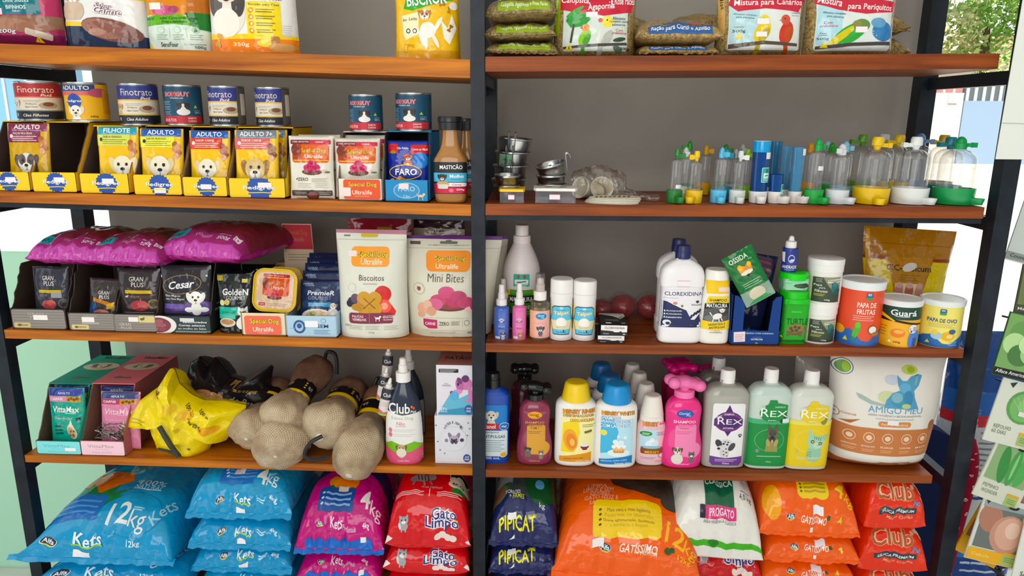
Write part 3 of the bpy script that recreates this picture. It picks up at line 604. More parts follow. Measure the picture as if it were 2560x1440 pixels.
for (px, py0, lab, s) in ((1756, 92, 'brown seed bag lying behind the canary seed bag', 2), (1575, 60, 'upper seed bag end peeking from behind the cockatiel bag', 3), (1572, 105, 'lower seed bag end peeking from behind the cockatiel bag', 4), (2200, 70, 'upper seed bag end behind the parakeet bag', 6), (2202, 130, 'lower seed bag end behind the parakeet bag', 7)):
    p = PX(px, py0, .2); zz = top('S1R', p.x); th = .045
    lvl = {2: 1, 3: 1, 4: 0, 6: 1, 7: 0}[s]
    sack('seed_bag', lab, 'bird seed', (p.x-(.05 if s in (3, 4, 6, 7) else -.01), .145, zz+lvl*.044, .16, .046), .11, '8a7448', (), seed=80+s, fin='seed', flap=.01, wr=.004, group=SEED)
# ------------------------------------------------------------------ second shelf, left: yellow cartons, pouches and tins
def rosette(x, y, rx, c='2c4fa0'): return ('G', x, y, rx, [('P', [((100 if i % 2 else 86)*cos(pi*i/20), (100 if i % 2 else 86)*sin(pi*i/20)) for i in range(40)], c), ('P', [(-22, -80), (22, -80), (4, -135)], c)], 0)
YC = 'f2c808'; IN = '5c4a44'
def hb_at(sh, px, py, Y): p = PX(px, py, Y); return p.z-top(sh, p.x)
TR = [(-34, 77, 430, 487, 306, 'far left yellow carton holding one plum-topped pouch'), (78, 194, 431, 489, 308, 'yellow carton left empty, second from the left end'), (198, 325, 434, 489, 318, 'yellow carton holding the turquoise-topped pouch'), (332, 457, 437, 497, 318, 'yellow carton holding the pouch with blue and lime bands'), (455, 570, 443, 499, 320, 'yellow carton holding the pouch with blue and red bands'), (570, 716, 446, 502, 322, 'yellow carton at the right end of its row, pouch with grey band')]
TTOP = []
for i, (xl, xr, yl, yb, yt, lab) in enumerate(TR):
    pos = fit('S2L', xl+1, xr-1, yl, .010); x, Y, z, w, lh = pos; hb = hb_at('S2L', (xl+xr)/2+45, yt, .075)
    st = ST((6, 12, 8, 4, 3, 14)[i], (60, 62, 62, 22, 50, 66)[i], 24, 26, 'f0e8ea')
    tray(lab, (x, Y, z, w, 0), .185, hb, lh, .065, YC, IN, [rosette(4 if i else 0, 50, 23), T('Pedigree', 4 if i else 0, 50, 56, 25, 'f6f2ee', '3c58a8', b=.02, ob=.02), st, P([(-48, 20), (10, 26), (48, 20), (48, 24), (10, 30), (-48, 24)], 'f6d84a')],
         topd=.12, torn=.0015, seed=i, group='yellow cartons on the second shelf', top_items=[R(-10, 10, 26, 14, 'd4b040', 4), R(20, 30, 40, 20, '8a6a20')], lipcol='f4cc10',
         side_items=[T('1.8kg', -28, 22, 20, 8, '5c4a10'), T('18x100g', -26, 11, 24, 7, '5c4a10'), R(20, 50, 50, 60, 'e0b010')])
    TTOP.append(z+hb+.0024)
def chunks(x, y, c='a8683c', c2='c88a54'): return [E(x-3, y+9, 6, 5, c), E(x+4, y+5, 6, 5, c2), E(x-3, y+1, 6, 5, c2), E(x+5, y-4, 6, 5, c), E(x, y-9, 6, 5, 'd8a888')]
def yp(xl, xr, yt, ti, label, band, word, sub, subw, d, Y=.020, seed=1, cw=62, lean=7, ch=('a8683c', 'c88a54'), base=None, extra=()):
    t = TR[ti]; x, _, z, w, h = fit('S2L', xl, xr, yt, Y)
    pouch('food_pouch', label, 'pet food pouch', (x, Y+.012, z+.0025, w, h-.002), .016, base or 'f0c20c', [
        R(0, 93.5, 92, 12, band, 2), T(word, 0 if cw < 80 else -8, 94, cw, 7.2, 'f2f4f6', b=.035), T('100% completo e balanceado', 0, 88.6, 70, 2, 'cdd8ec'), R(-9, 79, 82, 17, sub, 1), T(subw, -10, 84, 46, 3.4, 'f4ead8' if sub not in ('e8e860', 'd8dc70') else '3c3c20'), LN(-6, 79.5, 60, 3, 3, 'f0dcd0' if sub not in ('e8e860', 'd8dc70') else '8c8a40', 1), E(-38, 80, 4, 3, '2c2c20' if sub in ('e8e860', 'd8dc70') else 'f4e4e0'),
        chunks(36, 66, *ch), d]+list(extra), kind='flat', lean=lean, seed=seed, wr=.0016, group='pouches standing in the yellow cartons', cells=(10, 12))
yp(4, 112, 308, 0, 'plum and yellow pouch with a dark-eared puppy, in the far left carton', '8a3c5c', 'ADULTO', '843858', 'RAÇAS PEQUENAS', G(-2, 37, 40, dog('dcd8d0', '5a4c48', patch='5c4e4a')), seed=3, base='d0a628')
yp(231, 337, 317, 2, 'yellow pouch with turquoise top reading FILHOTE and a pale puppy', '1c9cb8', 'FILHOTE', 'd8dc70', 'SABOR FRANGO', G(14, 36, 44, dog('f0e6cc', 'e4d4ac')), seed=5, cw=64)
yp(339, 450, 322, 3, 'yellow pouch with blue ADULTO top and lime band, pale puppy', '2358a8', 'ADULTO', 'e8e860', 'SABOR FRANGO', G(-2, 37, 44, dog('efe6d0', 'dccca4')), seed=7)
yp(464, 568, 327, 4, 'yellow pouch with blue ADULTO top and red band, pale puppy', '2358a8', 'ADULTO', 'd8483c', 'SABOR CARNE', G(-4, 37, 42, dog('efe6d0', 'dccca4')), seed=9, ch=('8c4a34', 'b06a4c'))
yp(578, 690, 326, 5, 'yellow pouch with grey ADULTO 7+ top and tan puppy', '76808a', 'ADULTO 7+', 'd86a6c', 'SABOR CARNE', G(-2, 37, 44, dog('d8bc88', '9a7448')), seed=11, ch=('7c4a34', '9c6a50'), cw=74, Y=.016)
yp(600, 712, 324, 5, 'yellow pouch mostly hidden behind the grey-topped ADULTO 7+ pouch', '76808a', 'ADULTO 7+', 'c05058', 'SABOR CARNE', G(-2, 37, 44, dog('d8bc88', '9a7448')), seed=13, Y=.055, cw=74)
# tins
def tin(xl, xr, yt, zb, Y, label, col, items, rz=0): return tin_can(label, fit('S2L', xl, xr, yt, Y, zb), col, items, rz)
def fino(top_, name_x=-10, head='e8dcc8'): return [R(0, 82, 100, 36, top_), T('Finotrato', name_x, 83, 54, 18, 'ece2d2', b=.0), T('Patê', name_x+14, 66, 17, 11, 'f2e8da', sh=.35, b=.03), R(0, 42, 100, 43, 'e4dccc'), R(0, 62, 100, 3.5, 'e8c020' if top_ != 'b23a3c' else 'd86a5c'), E(16, 38, 14, 10, 'b8a890'), E(16, 41, 8, 6, '7c5038'), T('Pedaços', -8, 42, 16, 5, '6a3c34', sh=.2), T('Sabor Carne', -8, 34, 18, 5, '6a3c34', sh=.2), LN(-6, 52, 26, 2, 4, 'a8a090', 1.2), G(-33, 40, 12, dog(head, 'b88a58')), R(0, 11, 100, 22, '1c2430'), R(0, 23, 100, 3, 'e0bc20' if top_ != 'b23a3c' else '8a8478'), G(-34, 11, 5, paw('d8d4c8')), ]
tin(48, 148, 205, TTOP[0], .10, 'red, white and black tin at the left end of the row', 'e4dccc', fino('b23a3c', 0, 'e8e4de')+[T('Cães Filhotes', -4, 10, 36, 8, 'f0ece4', sh=.25)])
tin(168, 266, 207, TTOP[1], .10, 'yellow tin with blue band reading ADULTO and a white puppy', 'eeb818', [R(-14, 90, 62, 18, '2c4c80'), T('ADULTO', -14, 90, 46, 12, 'f2f2f0', b=.03), R(-14, 75, 62, 12, 'd87470'), E(22, 76, 16, 13, 'b85a70'), rosette(-16, 52, 12), T('Pedigree', -16, 52, 26, 9, 'f4f0ec', '3c58a8', b=.03), G(-14, 20, 17, dog('f2ece0', 'e4dac4')), R(38, 50, 20, 70, 'd89c14', 2), LN(38, 74, 14, 14, 4, 'a87a18', 1.2), T('280g', 12, 8, 12, 6, '5c4410')])
tin(302, 393, 210, TTOP[2], .10, 'blue, cream and black tin with collie picture, third from the left', 'e4dccc', fino('35408c', 0, 'd8b480')+[T('Cães Adultos', -2, 11, 34, 8, 'f0ece4', sh=.25)])
BG = [R(0, 50, 100, 100, '1f4c66'), T('BOMGUY', -12, 80, 46, 13, 'c8404a', 'e8dcdc', b=.02, ob=.04), T('PREMIUM', -12, 69, 22, 3.6, 'c8d4da'), G(-2, 43, 15, dog('4a3c38', '2c2422', patch='2c2624')), E(-2, 31, 11, 9, 'e8e8e6'), R(-2, 44, 4, 20, 'e8e4e0', 1), [LN(-32, 60-k*14, 16, 3, 4, '8fa8b4', 1.2) for k in range(3)], P([(16, 42), (23, 42), (19.5, 51)], 'b8c838'), T('280 g', 24, 28, 14, 6, 'a8c0cc'), LN(24, 36, 14, 2, 4, '8fa8b4', 1.2), R(-8, 10, 84, 21, 'c03a42'), T('ADULTOS', -28, 9, 26, 8, 'f0dcdc', b=.02), T('SABOR', 12, 14, 15, 5, 'f0dcdc', b=.02), T('CARNE', 12, 6, 15, 5, 'f0dcdc', b=.02), R(44, 50, 12, 100, '23364a'), LN(44, 80, 9, 12, 5, '6a8090', 1)]
tin(414, 502, 213, TTOP[3], .10, 'dark teal tin with a bernese dog and red base, fourth from the left', '1f4c66', BG, 8)
tin(525, 612, 216, TTOP[4], .10, 'blue, cream and black tin, fifth from the left, turned slightly left', 'e4dccc', fino('35408c', -8)+[T('Cães Adultos', -4, 11, 34, 8, 'f0ece4', sh=.25), R(38, 50, 22, 100, '5a5450'), R(40, 55, 12, 60, 'c8c0b4', 1)], -14)
tin(641, 725, 219, TTOP[5], .10, 'blue, cream and black tin at the right end of the yellow cartons', 'e4dccc', fino('35408c', -8)+[T('Cães Adultos', -4, 11, 34, 8, 'f0ece4', sh=.25), R(38, 50, 22, 100, '5a5450'), R(40, 55, 12, 60, 'c8c0b4', 1)], -16)
# cream pouches, two small cartons and the sauce bottles
def cream(xl, xr, yt, Y, label, zoff=0, lean=4, seed=1, full=True):
    x, _, z, w, h = fit('S2L', xl, xr, yt, Y)
    lo = [R(0, 9, 92, 9, '4c403a', 3), LN(-26, 10, 26, 2, 2.6, 'a89c90', .7), LN(30, 10, 26, 2, 2.6, 'a89c90', .7), E(2, 6, 14, 8, '3c2a28'), E(2, 5, 11, 6, '7c4440'), T('ZERO', -18, 31, 24, 5.4, '5c544c'), LN(20, 32, 36, 3, 2.4, 'b0a898', .8), [LN(q, 24, 30, 3, 2.8, 'b8b0a2', .8) for q in (-16, 24)], R(-32, 31.5, 5, 2, '5c544c', 1, 30)] if full else []
    pouch('food_pouch', label, 'pet food pouch', (x, Y+.012, z+zoff, w, h-zoff), .022, 'e4e0d4', [R(-22, 90, 46, 7, '7c2838', 2), R(22, 90, 46, 7, 'c83850', 2), T('CÃES ADULTOS', -22, 90.6, 38, 2.8, 'f2e4e4'), T('CARNE', 20, 90, 17, 2.6, 'f2e4e4'), R(0, 72, 84, 29, 'd8642c', 6), R(-30, 74, 20, 26, 'a84a30', 4), E(-34, 78, 10, 9, '7c3c2c'), T('Special Dog', 8, 76, 54, 8, 'f4d428', '5c3414', b=.02), T('Ultralife', 8, 67.5, 40, 6, 'f4ead8'), R(2, 61, 80, 2, 'eab04c', 1), G(4, 51, 27, meat('c83a68', 'a82850', '6c4034')), E(32, 44, 5, 3, 'eebcc4'), E(38, 42.5, 6, 1.6, '5f8a4a')]+lo, kind='flat', lean=lean, seed=seed, wr=.0018, group='cream pouches on the second shelf', cells=(10, 14))
cream(717, 830, 340, .012, 'cream pouch with raw mince picture standing straight on the board', seed=3)
cream(742, 848, 337, .065, 'cream pouch half hidden behind the one standing on the board', seed=4, full=False)
x, Y, z, w, lh = fit('S2L', 844, 957, 447, .012); hb = hb_at('S2L', 920, 333, .06)
tray('low cream carton with orange panel holding cream pouches', (x, Y, z, w, 0), .17, hb, lh, .05, 'e8e2d4', '7a6a5a', [R(4, 52, 82, 90, 'e05a38', 5), T('Special Dog', 6, 72, 62, 24, 'f4d428', '5c2c14', b=.02), T('Ultralife', 4, 38, 44, 20, 'f6e6d8'), T('PREMIUM ESPECIAL', 4, 20, 34, 5, 'f0b8a0'), ST(-34, 40, 26, 40, 'ece0dc')], topd=.11, torn=.001, seed=8)
TS = z+hb+.0024
cream(832, 948, 346, .022, 'bright cream pouch with meat plate leaning out of its orange-fronted carton', .004, seed=5, full=False, lean=3)
cream(852, 966, 338, .06, 'greyish cream pouch behind the one in the orange-fronted carton', .004, seed=6, full=False, lean=3)
x, Y, z, w, lh = fit('S2L', 961, 1072, 450, .010); hb = hb_at('S2L', 1030, 332, .045)
tray('sky-blue carton with torn black inside holding the deep blue pouch', (x, Y, z, w, 0), .165, hb, lh, .02, '3f8cc0', '181a20', [('G', 0, 52, 26, [('P', [(100*cos(t)*1.15, 70*sin(t)) for t in [2*pi*i/28 for i in range(28)]], '8cc0de'), ('P', [(92*cos(t)*1.15, 62*sin(t)) for t in [2*pi*i/28 for i in range(28)]], '3f8cc0')], 0), T('FARO', 0, 60, 38, 22, 'a8d4ea'), T('Cão', 0, 26, 16, 12, 'b4dcee'), ST(-6, 72, 22, 24, 'ecdede'), G(32, 26, 12, [('E', 0, 10, 60, 24, 'd8c8a8', 0), ('R', -40, -40, 14, 70, 'd8c8a8', 0, 0), ('R', 36, -40, 14, 70, 'd8c8a8', 0, 0), ('E', 60, 40, 26, 22, 'd8c8a8', 0), ('R', -64, 34, 12, 50, 'd8c8a8', 0, 30)])], topd=.115, torn=.0018, seed=9)
TF = z+hb+.0024
x, _, z, w, h = fit('S2L', 964, 1075, 352, .022)
pouch('food_pouch', 'deep blue pouch with a yellow-ringed name and brown dog, in the sky-blue carton', 'pet food pouch', (x, .034, z+.004, w, h-.004), .024, '1c2f96', [R(-34, 86, 22, 16, 'c8202c'), R(30, 85, 48, 15, 'c8202c', 1), T('Cão Adulto', -12, 87, 26, 4, 'e8ecf8', b=.02), T('Carne ao Molho', 28, 85, 40, 4, 'f4e4e4', sh=.1), E(28, 66, 18, 14, '2c78c8'), E(-34, 80, 7, 2.6, '9a8c20'),
    G(0, 70, 15, dog('b8684c', '9c4c38', body=False)), E(0, 58, 11, 9, 'c8785c'), E(0, 55, 5, 7, 'e8d8cc'), E(-6, 46, 38, 13, 'e8b81c'), E(-6, 46, 36, 11.5, '1c2a84'), T('FARO', -4, 46.5, 50, 11, 'f4f4f6', b=.025), T('Cão Adulto', 10, 31, 36, 5, 'dce4f6', b=.015), P([(-38, 24), (-20, 40), (-4, 34), (0, 20), (-38, 12)], 'c8841c'), E(-36, 30, 6, 5, 'e8b81c')], kind='flat', seed=7, wr=.002, lean=3)
tin(874, 956, 237, TS, .075, 'dark teal tin with bernese dog standing on the orange-fronted carton', '1f4c66', BG, 0)
tin(990, 1079, 233, TF, .075, 'dark teal tin with bernese dog standing on the sky-blue carton', '1f4c66', BG, -9)
SAUCE = [(.0, .80, .92), (.05, .92, 1), (.25, .98, 1), (.48, 1, 1), (.58, .98, .98), (.66, .78, .85), (.76, .56, .62), (.88, .46, .5), (1, .42, .46)]
def sauce(xl, xr, yt, Y, lab):
    return bottle('sauce_bottle', lab, 'sauce bottle', fit('S2L', xl, xr, yt, Y), SAUCE, 'a87848', [R(0, 50, 96, 98, '1c1c22', 4), T('MASTICÃO', 4, 85, 66, 15, 'f2f2f2', b=.03), R(0, 52, 95, 28, '58b0d0'), T('Molho', 20, 56, 40, 10, 'f2f6f8', b=.02), LN(18, 46, 30, 1, 3, '2c6c88', 1.4), R(16, 30, 62, 12, 'f0e4e6', 3), T('Carne', 20, 30, 26, 7, 'c84060'), P([(-46, 3), (46, 3), (46, 22), (-10, 22), (-46, 34)], 'c82848'), T('250g', 30, 14, 22, 7, 'f4e4e8', b=.02), E(4, 12, 7, 6, 'e87088'), G(-22, 50, 18, dog('4a4446', '2c2a2c', patch='2c2a2c')), E(-20, 32, 18, 9, 'c8a070'), R(-20, 24, 30, 14, 'd8d4d0', 4)],
        cap=[('1c1c20', (.845, .56), (.85, .66), (.93, .68), (.94, .72), (.985, .72), (1, .68), (1, 0.01))], m=None, fin='gloss', d=.52, e=3, ph=.86, label_lo=.12, label_hi=.56)
sauce(1084, 1169, 291, .032, 'brown sauce bottle with black cap, in front beside the middle post')
sauce(1138, 1190, 296, .14, 'second brown sauce bottle with black cap, behind the front one')
# ------------------------------------------------------------------ second shelf, right: bird cups, boxes and feeders
STEEL = mat('b8babc', 'metal'); WIRE = mat('a8a8a4', 'metal')
def cup(label, X, Y, z, r, h, tilt=(0, 0), hooks=True, tag=None, rz=0):
    root = thing('bird_cup', label, 'bird cup', (X, Y, z), rad(rz), rad(tilt[0]), rad(tilt[1]), group='steel bird cups')
    bm = bmesh.new(); lathe(bm, [(0, r*.01), (0, r*.80), (.003, r*.86), (h*.5, r*.93), (h-.004, r*.98), (h-.003, r*1.05), (h, r*1.06), (h+.001, r*1.03), (h-.002, r*.97), (h*.5, r*.91), (.005, r*.84), (.0045, r*.01)], 36, capb=False, capt=False)
    mk('cup_bowl', bm, STEEL, root, sharp=55)
    if hooks:
        for s in (-1, 1):
            bm = bmesh.new(); a = s*.18; bx, by = sin(a)*r*1.06, -cos(a)*r*1.06
            if hooks == 'side': bx, by = r*1.06, s*.006
            ox, oy = (1, 0) if hooks == 'side' else (0, -1)
            tube(bm, crom([(bx, by, h*.15), (bx+ox*.002, by+oy*.002, h*.6), (bx+ox*.003, by+oy*.003, h+.006), (bx+ox*.005, by+oy*.005, h+.013), (bx+ox*.010, by+oy*.010, h+.012), (bx+ox*.012, by+oy*.012, h+.003)]), .0011, 6); mk('hook_wire', bm, WIRE, root)
        bm = bmesh.new(); blob(bm, (0, r*.9, h*.6), .004); mk('rivet', bm, STEEL, root)
    if tag:
        def S(u, v): a = u*.42-.25; return (sin(a)*r*1.0, -cos(a)*r*1.0, h*(.12+.76*v))
        decal(S, r*.84, h*.76, [R(0, 50, 100, 100, tag), E(0, 52, 16, 26, '4a5c50'), E(0, 56, 12, 20, tag), E(0, 60, 5, 8, '3c4a42'), LN(0, 22, 70, 2, 8, '5a7064', 3)], root, name='paper_tag', fin='paper', cells=(6, 2))
    return root
c0 = PX(1287, 478, .13); zb = top('S2R', c0.x)
LABS = ['steel bird cup at the bottom of the tall leaning stack', 'steel bird cup second from the bottom of the tall stack', 'steel bird cup with dark plate, middle of the tall stack', 'steel bird cup with pale green tag in the tall stack', 'steel bird cup on top of the tall leaning stack']
for k in range(4):
    cup(LABS[k if k < 2 else k+1], c0.x-.013+.003*k, .155, zb+.001+.0275*k, .035, .034, (0, (0, 1, 3, 6)[k]), tag='7fae8c' if k == 2 else None, rz=-8)
c1 = PX(1266, 480, .06)
cup('small steel bird cup under another, behind the yellow-lidded box', c1.x, .078, zb+.001, .0245, .027, hooks=False)
cup('small open steel bird cup on top of the short stack by the middle post', c1.x+.001, .078, zb+.0245, .0245, .024, (3, 0), hooks=False)
c2 = PX(1380, 480, .08)
cup('lowest steel bird cup of the three behind the white-lidded box', c2.x, .108, zb+.001, .0285, .028, hooks=False)
cup('middle steel bird cup of the three behind the white-lidded box', c2.x-.001, .108, zb+.0215, .0285, .026, (2, -2), hooks=False)
cup('tilted steel bird cup with hook wires on the three-cup stack', c2.x+.001, .105, zb+.044, .0285, .026, (6, -13), hooks='side')
BOXC = clear('fdfcff', .12)
def lidbox(label, xl, xr, yt, lid):
    x, Y, z, w, h = fit('S2R', xl, xr, yt, .012); root = thing('lidded_box', label, 'plastic box', (x, Y, z)); dpt = .05; hl = h*.22; t = .0012
    bm = bmesh.new(); a = w*.46
    for q in ((-a, a, 0, t, 0, h-hl), (-a, a, dpt-t, dpt, 0, h-hl), (-a, -a+t, t, dpt-t, 0, h-hl), (a-t, a, t, dpt-t, 0, h-hl), (-a+t, a-t, t, dpt-t, 0, t)): box(bm, *q)
    mk('box_body', bm, BOXC, root, smooth=False)
    bm = bmesh.new(); c = w*.12; y0, y1 = -.004, dpt+.004
    prism(bm, [(-w/2+c*.5, y0), (w/2-c*.5, y0), (w/2, y0+c), (w/2, y1), (-w/2, y1), (-w/2, y0+c)], h-hl, h-hl*.2, axis='z'); bev(bm, .001, 1); ld = mk('lid', bm, mat(lid), root, sharp=30)
    decal(lambda u, v: (u*w/2, -.004+v*(dpt+.008), h-hl*.2), w, dpt+.008, [E(-16, 52, 9, 12, 'b0a080' if lid == 'f0ece6' else 'a88a10'), E(18, 52, 9, 12, 'b0a898' if lid == 'f0ece6' else 'a88a10')], ld, name='lid_holes', fin='plastic', cells=None)
    decal(lambda u, v: (u*w/2, 0, v*h), w, h, [R(-2, 40, 24, 36, 'd06a7c'), R(-2, 40, 24, 29, 'f2ecf0')], root, name='price_sticker', fin='paper', cells=None)
    return z
lidbox('small clear plastic box with yellow lid, at the shelf front', 1247, 1312, 471, 'f0c800')
lidbox('wider clear plastic box with white lid, at the shelf front', 1334, 1444, 469, 'f0ece6')
CUPW = mat('ece8d8', 'plastic')
def pcup(label, px, py, Y, r, aim, dz=0):
    p = PX(px, py, Y); root = thing('plastic_cup', label, 'plastic cup', (p.x, Y, zb+r+.0015), group='white cups lying in clear film')
    root.rotation_euler = Vector(aim).to_track_quat('Z', 'Y').to_euler()
    bm = bmesh.new(); lathe(bm, [(-.052, .001), (-.052, r*.72), (0, r*.97), (.001, r*1.02), (.003, r), (.0, r*.93), (-.05, r*.68), (-.05, .001)], 32, capb=False, capt=False); mk('cup_wall', bm, CUPW, root, sharp=60)
pcup('white plastic cup with its mouth towards the front, inside crinkled film', 1505, 460, .085, .0225, (.10, -1, .30))
pcup('white plastic cup half turned away at the left of the film bag', 1452, 460, .095, .022, (-.75, -.65, .25))
def film_shape(bm):
    pts = [PX(x, y, Y)-Vector((0, 0, 0)) for x, y, Y in ((1428, 462, .13), (1470, 455, .12), (1530, 455, .11), (1570, 470, .10), (1610, 486, .07), (1648, 496, .05))]
    rs = [.022, .030, .028, .019, .012, .011]; q = crom([tuple(p)+(r,) for p, r in zip(pts, rs)], 16); rings = []; N = 44
    for i, (X, Y, Z, r) in enumerate(q):
        ring = []
        for k in range(N):
            a = 2*pi*k/N; n = 1+.3*nz(i*.15, cos(a)*1.5+sin(a), 4)+.3*(.5-abs(nz(i*.28, cos(a)*3+2*sin(a), 8))); flat = 1 if i < 46 else .55
            ring.append(bm.verts.new((X+.3*r*sin(a*2+i*.4)*.3, Y+r*cos(a)*n*.8, max(top('S2R', X)+.0015, zb+.002+r*flat+r*sin(a)*n*flat))))
        rings.append(ring)
    for A, B in zip(rings, rings[1:]):
        for k in range(N): bm.faces.new((A[k], A[(k+1) % N], B[(k+1) % N], B[k]))
bm = bmesh.new(); film_shape(bm); o = mk('film_bag', bm, clear('f8f4f0', .2, 'clear_film'), None, sharp=50); o['label'] = 'crinkled clear film bag around the white cups, trailing right'; o['category'] = 'plastic bag'
for k, (px, yy, rz) in enumerate(((1480, .066, 10), (1478, .055, 2), (1474, .044, -6), (1470, .034, -15))):
    p = PX(px, 500, yy); root = thing('nest_disc', ['white slotted plastic plate on top of the fan at the shelf front', 'white slotted plate second from top of the fan', 'white slotted plate third from top of the fan', 'lowest white slotted plate of the fan, nearest the front'][k], 'plastic plate', (p.x+.045, yy, zb+.0012+(3-k)*.0020), rad(rz), rad(2), group='fanned white slotted plates')
    bm = bmesh.new(); V = []
    pts = [(.052*math.copysign(abs(cos(t))**.8, cos(t)), .024*sin(t)) for t in (2*pi*i/40 for i in range(40))]
    prism(bm, pts, 0, .0016, axis='z'); mk('plate_body', bm, CUPW, root, sharp=30)
    decal(lambda u, v: (u*.052, -.024+v*.048, .0016), .104, .048, [R(-36+i*9, 50+(10-abs(4-i)*2), 4.5, 26, '6a5040', 1, -25) for i in range(8)], root, name='plate_slots', fin='ink', cells=None)
# feeders ------------------------------------------------------------
def spout(bm, r, hb, ang, L=.022, w=.011, hs=.012, z0=.001):
    """drinking trough joined to the base"""
    n = 12; inner = []; M = Matrix.Rotation(ang, 4, 'Z')
    def ring(k, z): 
        o = []
        for i in range(n+1):
            t = -pi/2+pi*i/n; o.append((L*.35+cos(t)*w*k if False else 0, 0, 0))
        return o
    out = [(0, -w)]+[(L-w+w*sin(pi*i/n)*1.0, -w*cos(pi*i/n)) for i in range(n+1)]+[(0, w)]
    inn = [(.002, -w*.8)]+[(L-w+w*.82*sin(pi*i/n), -w*.82*cos(pi*i/n)) for i in range(n+1)]+[(.002, w*.8)]
    def vs(pts, z, k=1): return [bm.verts.new(M @ Vector((y*k, -(r*.86+x), z))) for x, y in pts]
    A, B, C, D = vs([(x*.86, y*.86) for x, y in out], z0), vs(out, z0+hs), vs(inn, z0+hs), vs([(x*.8, y*.8) for x, y in inn], z0+.003)
    m = len(out)
    for P_, Q in ((A, B), (B, C), (C, D)):
        for i in range(m-1): bm.faces.new((P_[i], P_[i+1], Q[i+1], Q[i]))
    bm.faces.new(A[::-1]); bm.faces.new(D)
def feeder(label, xl, xr, ycap, Y, col, capcol=None, rz=0, tubecol='ffffff', capturn=90, knob='cone', tube=.86, stick=None, bh=.022, group='clear tube bird feeders', sk=0, nocap=False):
    x, _, z, w, h = fit('S2R', xl, xr, ycap, Y)
    r = w/2; hc = min(.030, h*.17) if not nocap else 0; ht = h-hc
    root = thing('bird_feeder', label, 'bird feeder', (x, Y, z), rad(rz), 0, rad(sk), group=group); fin = 'plastic'
    bm = bmesh.new(); lathe(bm, [(0, r*.93), (0, r*1.0), (.002, r*1.03), (bh*.6, r*1.06), (bh, r*1.08), (bh, r*1.0), (.003, r*.93), (.003, .0005)], 32, capt=False); spout(bm, r*1.02, bh, 0, L=.02 if r < .022 else .024, w=min(.0105, r*.55)); mk('base_cup', bm, mat(col, fin), root, sharp=50)
    rt = r*tube if r > .02 else r*.80; zt = bh*.35
    pr = [(zt, rt*1.05), (ht*.55, rt), (ht-rt*.75, rt*.99)]+[(ht-rt*.75+rt*.72*sin(a), rt*.99*cos(a)*.985+rt*.01) for a in (pi/2*i/8 for i in range(1, 9))] if not nocap else [(zt, rt*1.0), (h*.6, rt*1.0), (h, rt*1.02)]
    bm = bmesh.new(); lathe(bm, pr, 36, capb=False, capt=not nocap); mk('clear_tube', bm, clear(tubecol, .16 if tubecol == 'ffffff' else .1), root, sharp=60)
    if not nocap:
        bm = bmesh.new(); c = capcol or col; rc = min(rt*.46, .0105)
        if knob == 'cone': lathe(bm, [(ht-.002, rc*1.05), (ht+hc*.42, rc*1.12), (ht+hc*.45, rc*.95), (ht+hc*.72, rc*.85), (ht+hc*.92, rc*.5), (ht+hc, rc*.15)], 16)
        else: lathe(bm, [(ht-.003, rc*.5), (ht+hc*.2, rc*.7), (ht+hc*.25, rc), (ht+hc*.8, rc*1.0), (ht+hc, rc*.8)], 10)
        tcp = mk('top_cap', bm, mat(c, fin), root, sharp=35)
        bm = bmesh.new(); M = Matrix.Translation((0, 0, ht+hc*.28)) @ Matrix.Rotation(rad(capturn), 4, 'Z')
        L = .026 if r > .02 else .014
        box(bm, -.0035, .0035, -L, 0, -.0035, .0035, M=M); box(bm, -.005, .005, -L-.001, -L+.007, -.0045, .0045, M=M); bev(bm, .0006, 1); mk('clip_arm', bm, mat(c, fin), tcp, smooth=False)
    if stick:
        su, sv, sa = stick
        decal(lambda u, v: (rt*sin(su+u*sa), -rt*cos(su+u*sa), ht*(sv+.08*v)), rt*sa*2, ht*.08, [R(0, 50, 100, 100, 'eeeaf0')], root, name='price_sticker', fin='paper', cells=(6, 1), off=.0006)
    return root
GR, YE, LB, WH, TE = '2f7d3c', 'e8c400', '6cc4ec', 'dfe4e0', '2a7f94'
FD = [(1743, 1777, 362, .20, 'd8a820', 'small feeder with amber cap at the back behind the yellow one', 90, 'cone', None), (1790, 1826, 360, .215, '3a8a3c', 'small feeder with dark green cap at the back of the tube group', 60, 'cone', None), (1818, 1850, 372, .17, 'b0bcbc', 'small feeder with grey cap behind the light blue one', 90, 'cone', None),
      (1832, 1868, 360, .20, 'b8c0bc', 'small feeder with translucent cap at the back beside the blue tubes', 0, 'cone', None), (1700, 1736, 352, .17, '1f8f30', 'small feeder with bright green bulb cap behind the front three', -90, 'cone', None), (1690, 1728, 368, .11, 'd8dcd8', 'small feeder with white cap between the green and yellow ones', 0, 'cone', None),
      (1846, 1880, 373, .13, '9ac82c', 'small feeder with lime cap just left of the blue tubes', 90, 'block', None), (1793, 1829, 372, .11, '3a9ab8', 'small feeder with teal-blue cap behind the light blue one', 60, 'cone', None),
      (1670, 1706, 372, .04, GR, 'small feeder with dark green base, leftmost of the tube group', 70, 'block', (.15, .33, .55)), (1716, 1757, 377, .042, YE, 'small feeder with yellow base at the front', -60, 'block', None), (1780, 1817, 368, .045, LB, 'small feeder with light blue base and cap', 30, 'cone', None), (1827, 1864, 377, .045, WH, 'small feeder with white base next to the blue tubes', 80, 'block', None)]
for xl, xr, yc, Y, c, lab, ct, kn, st in FD: feeder(lab, xl, xr, yc, Y, c, capturn=ct, knob=kn, stick=st, rz=-28 if c == YE else (20 if c == GR else 0), sk=1.5, bh=.024)
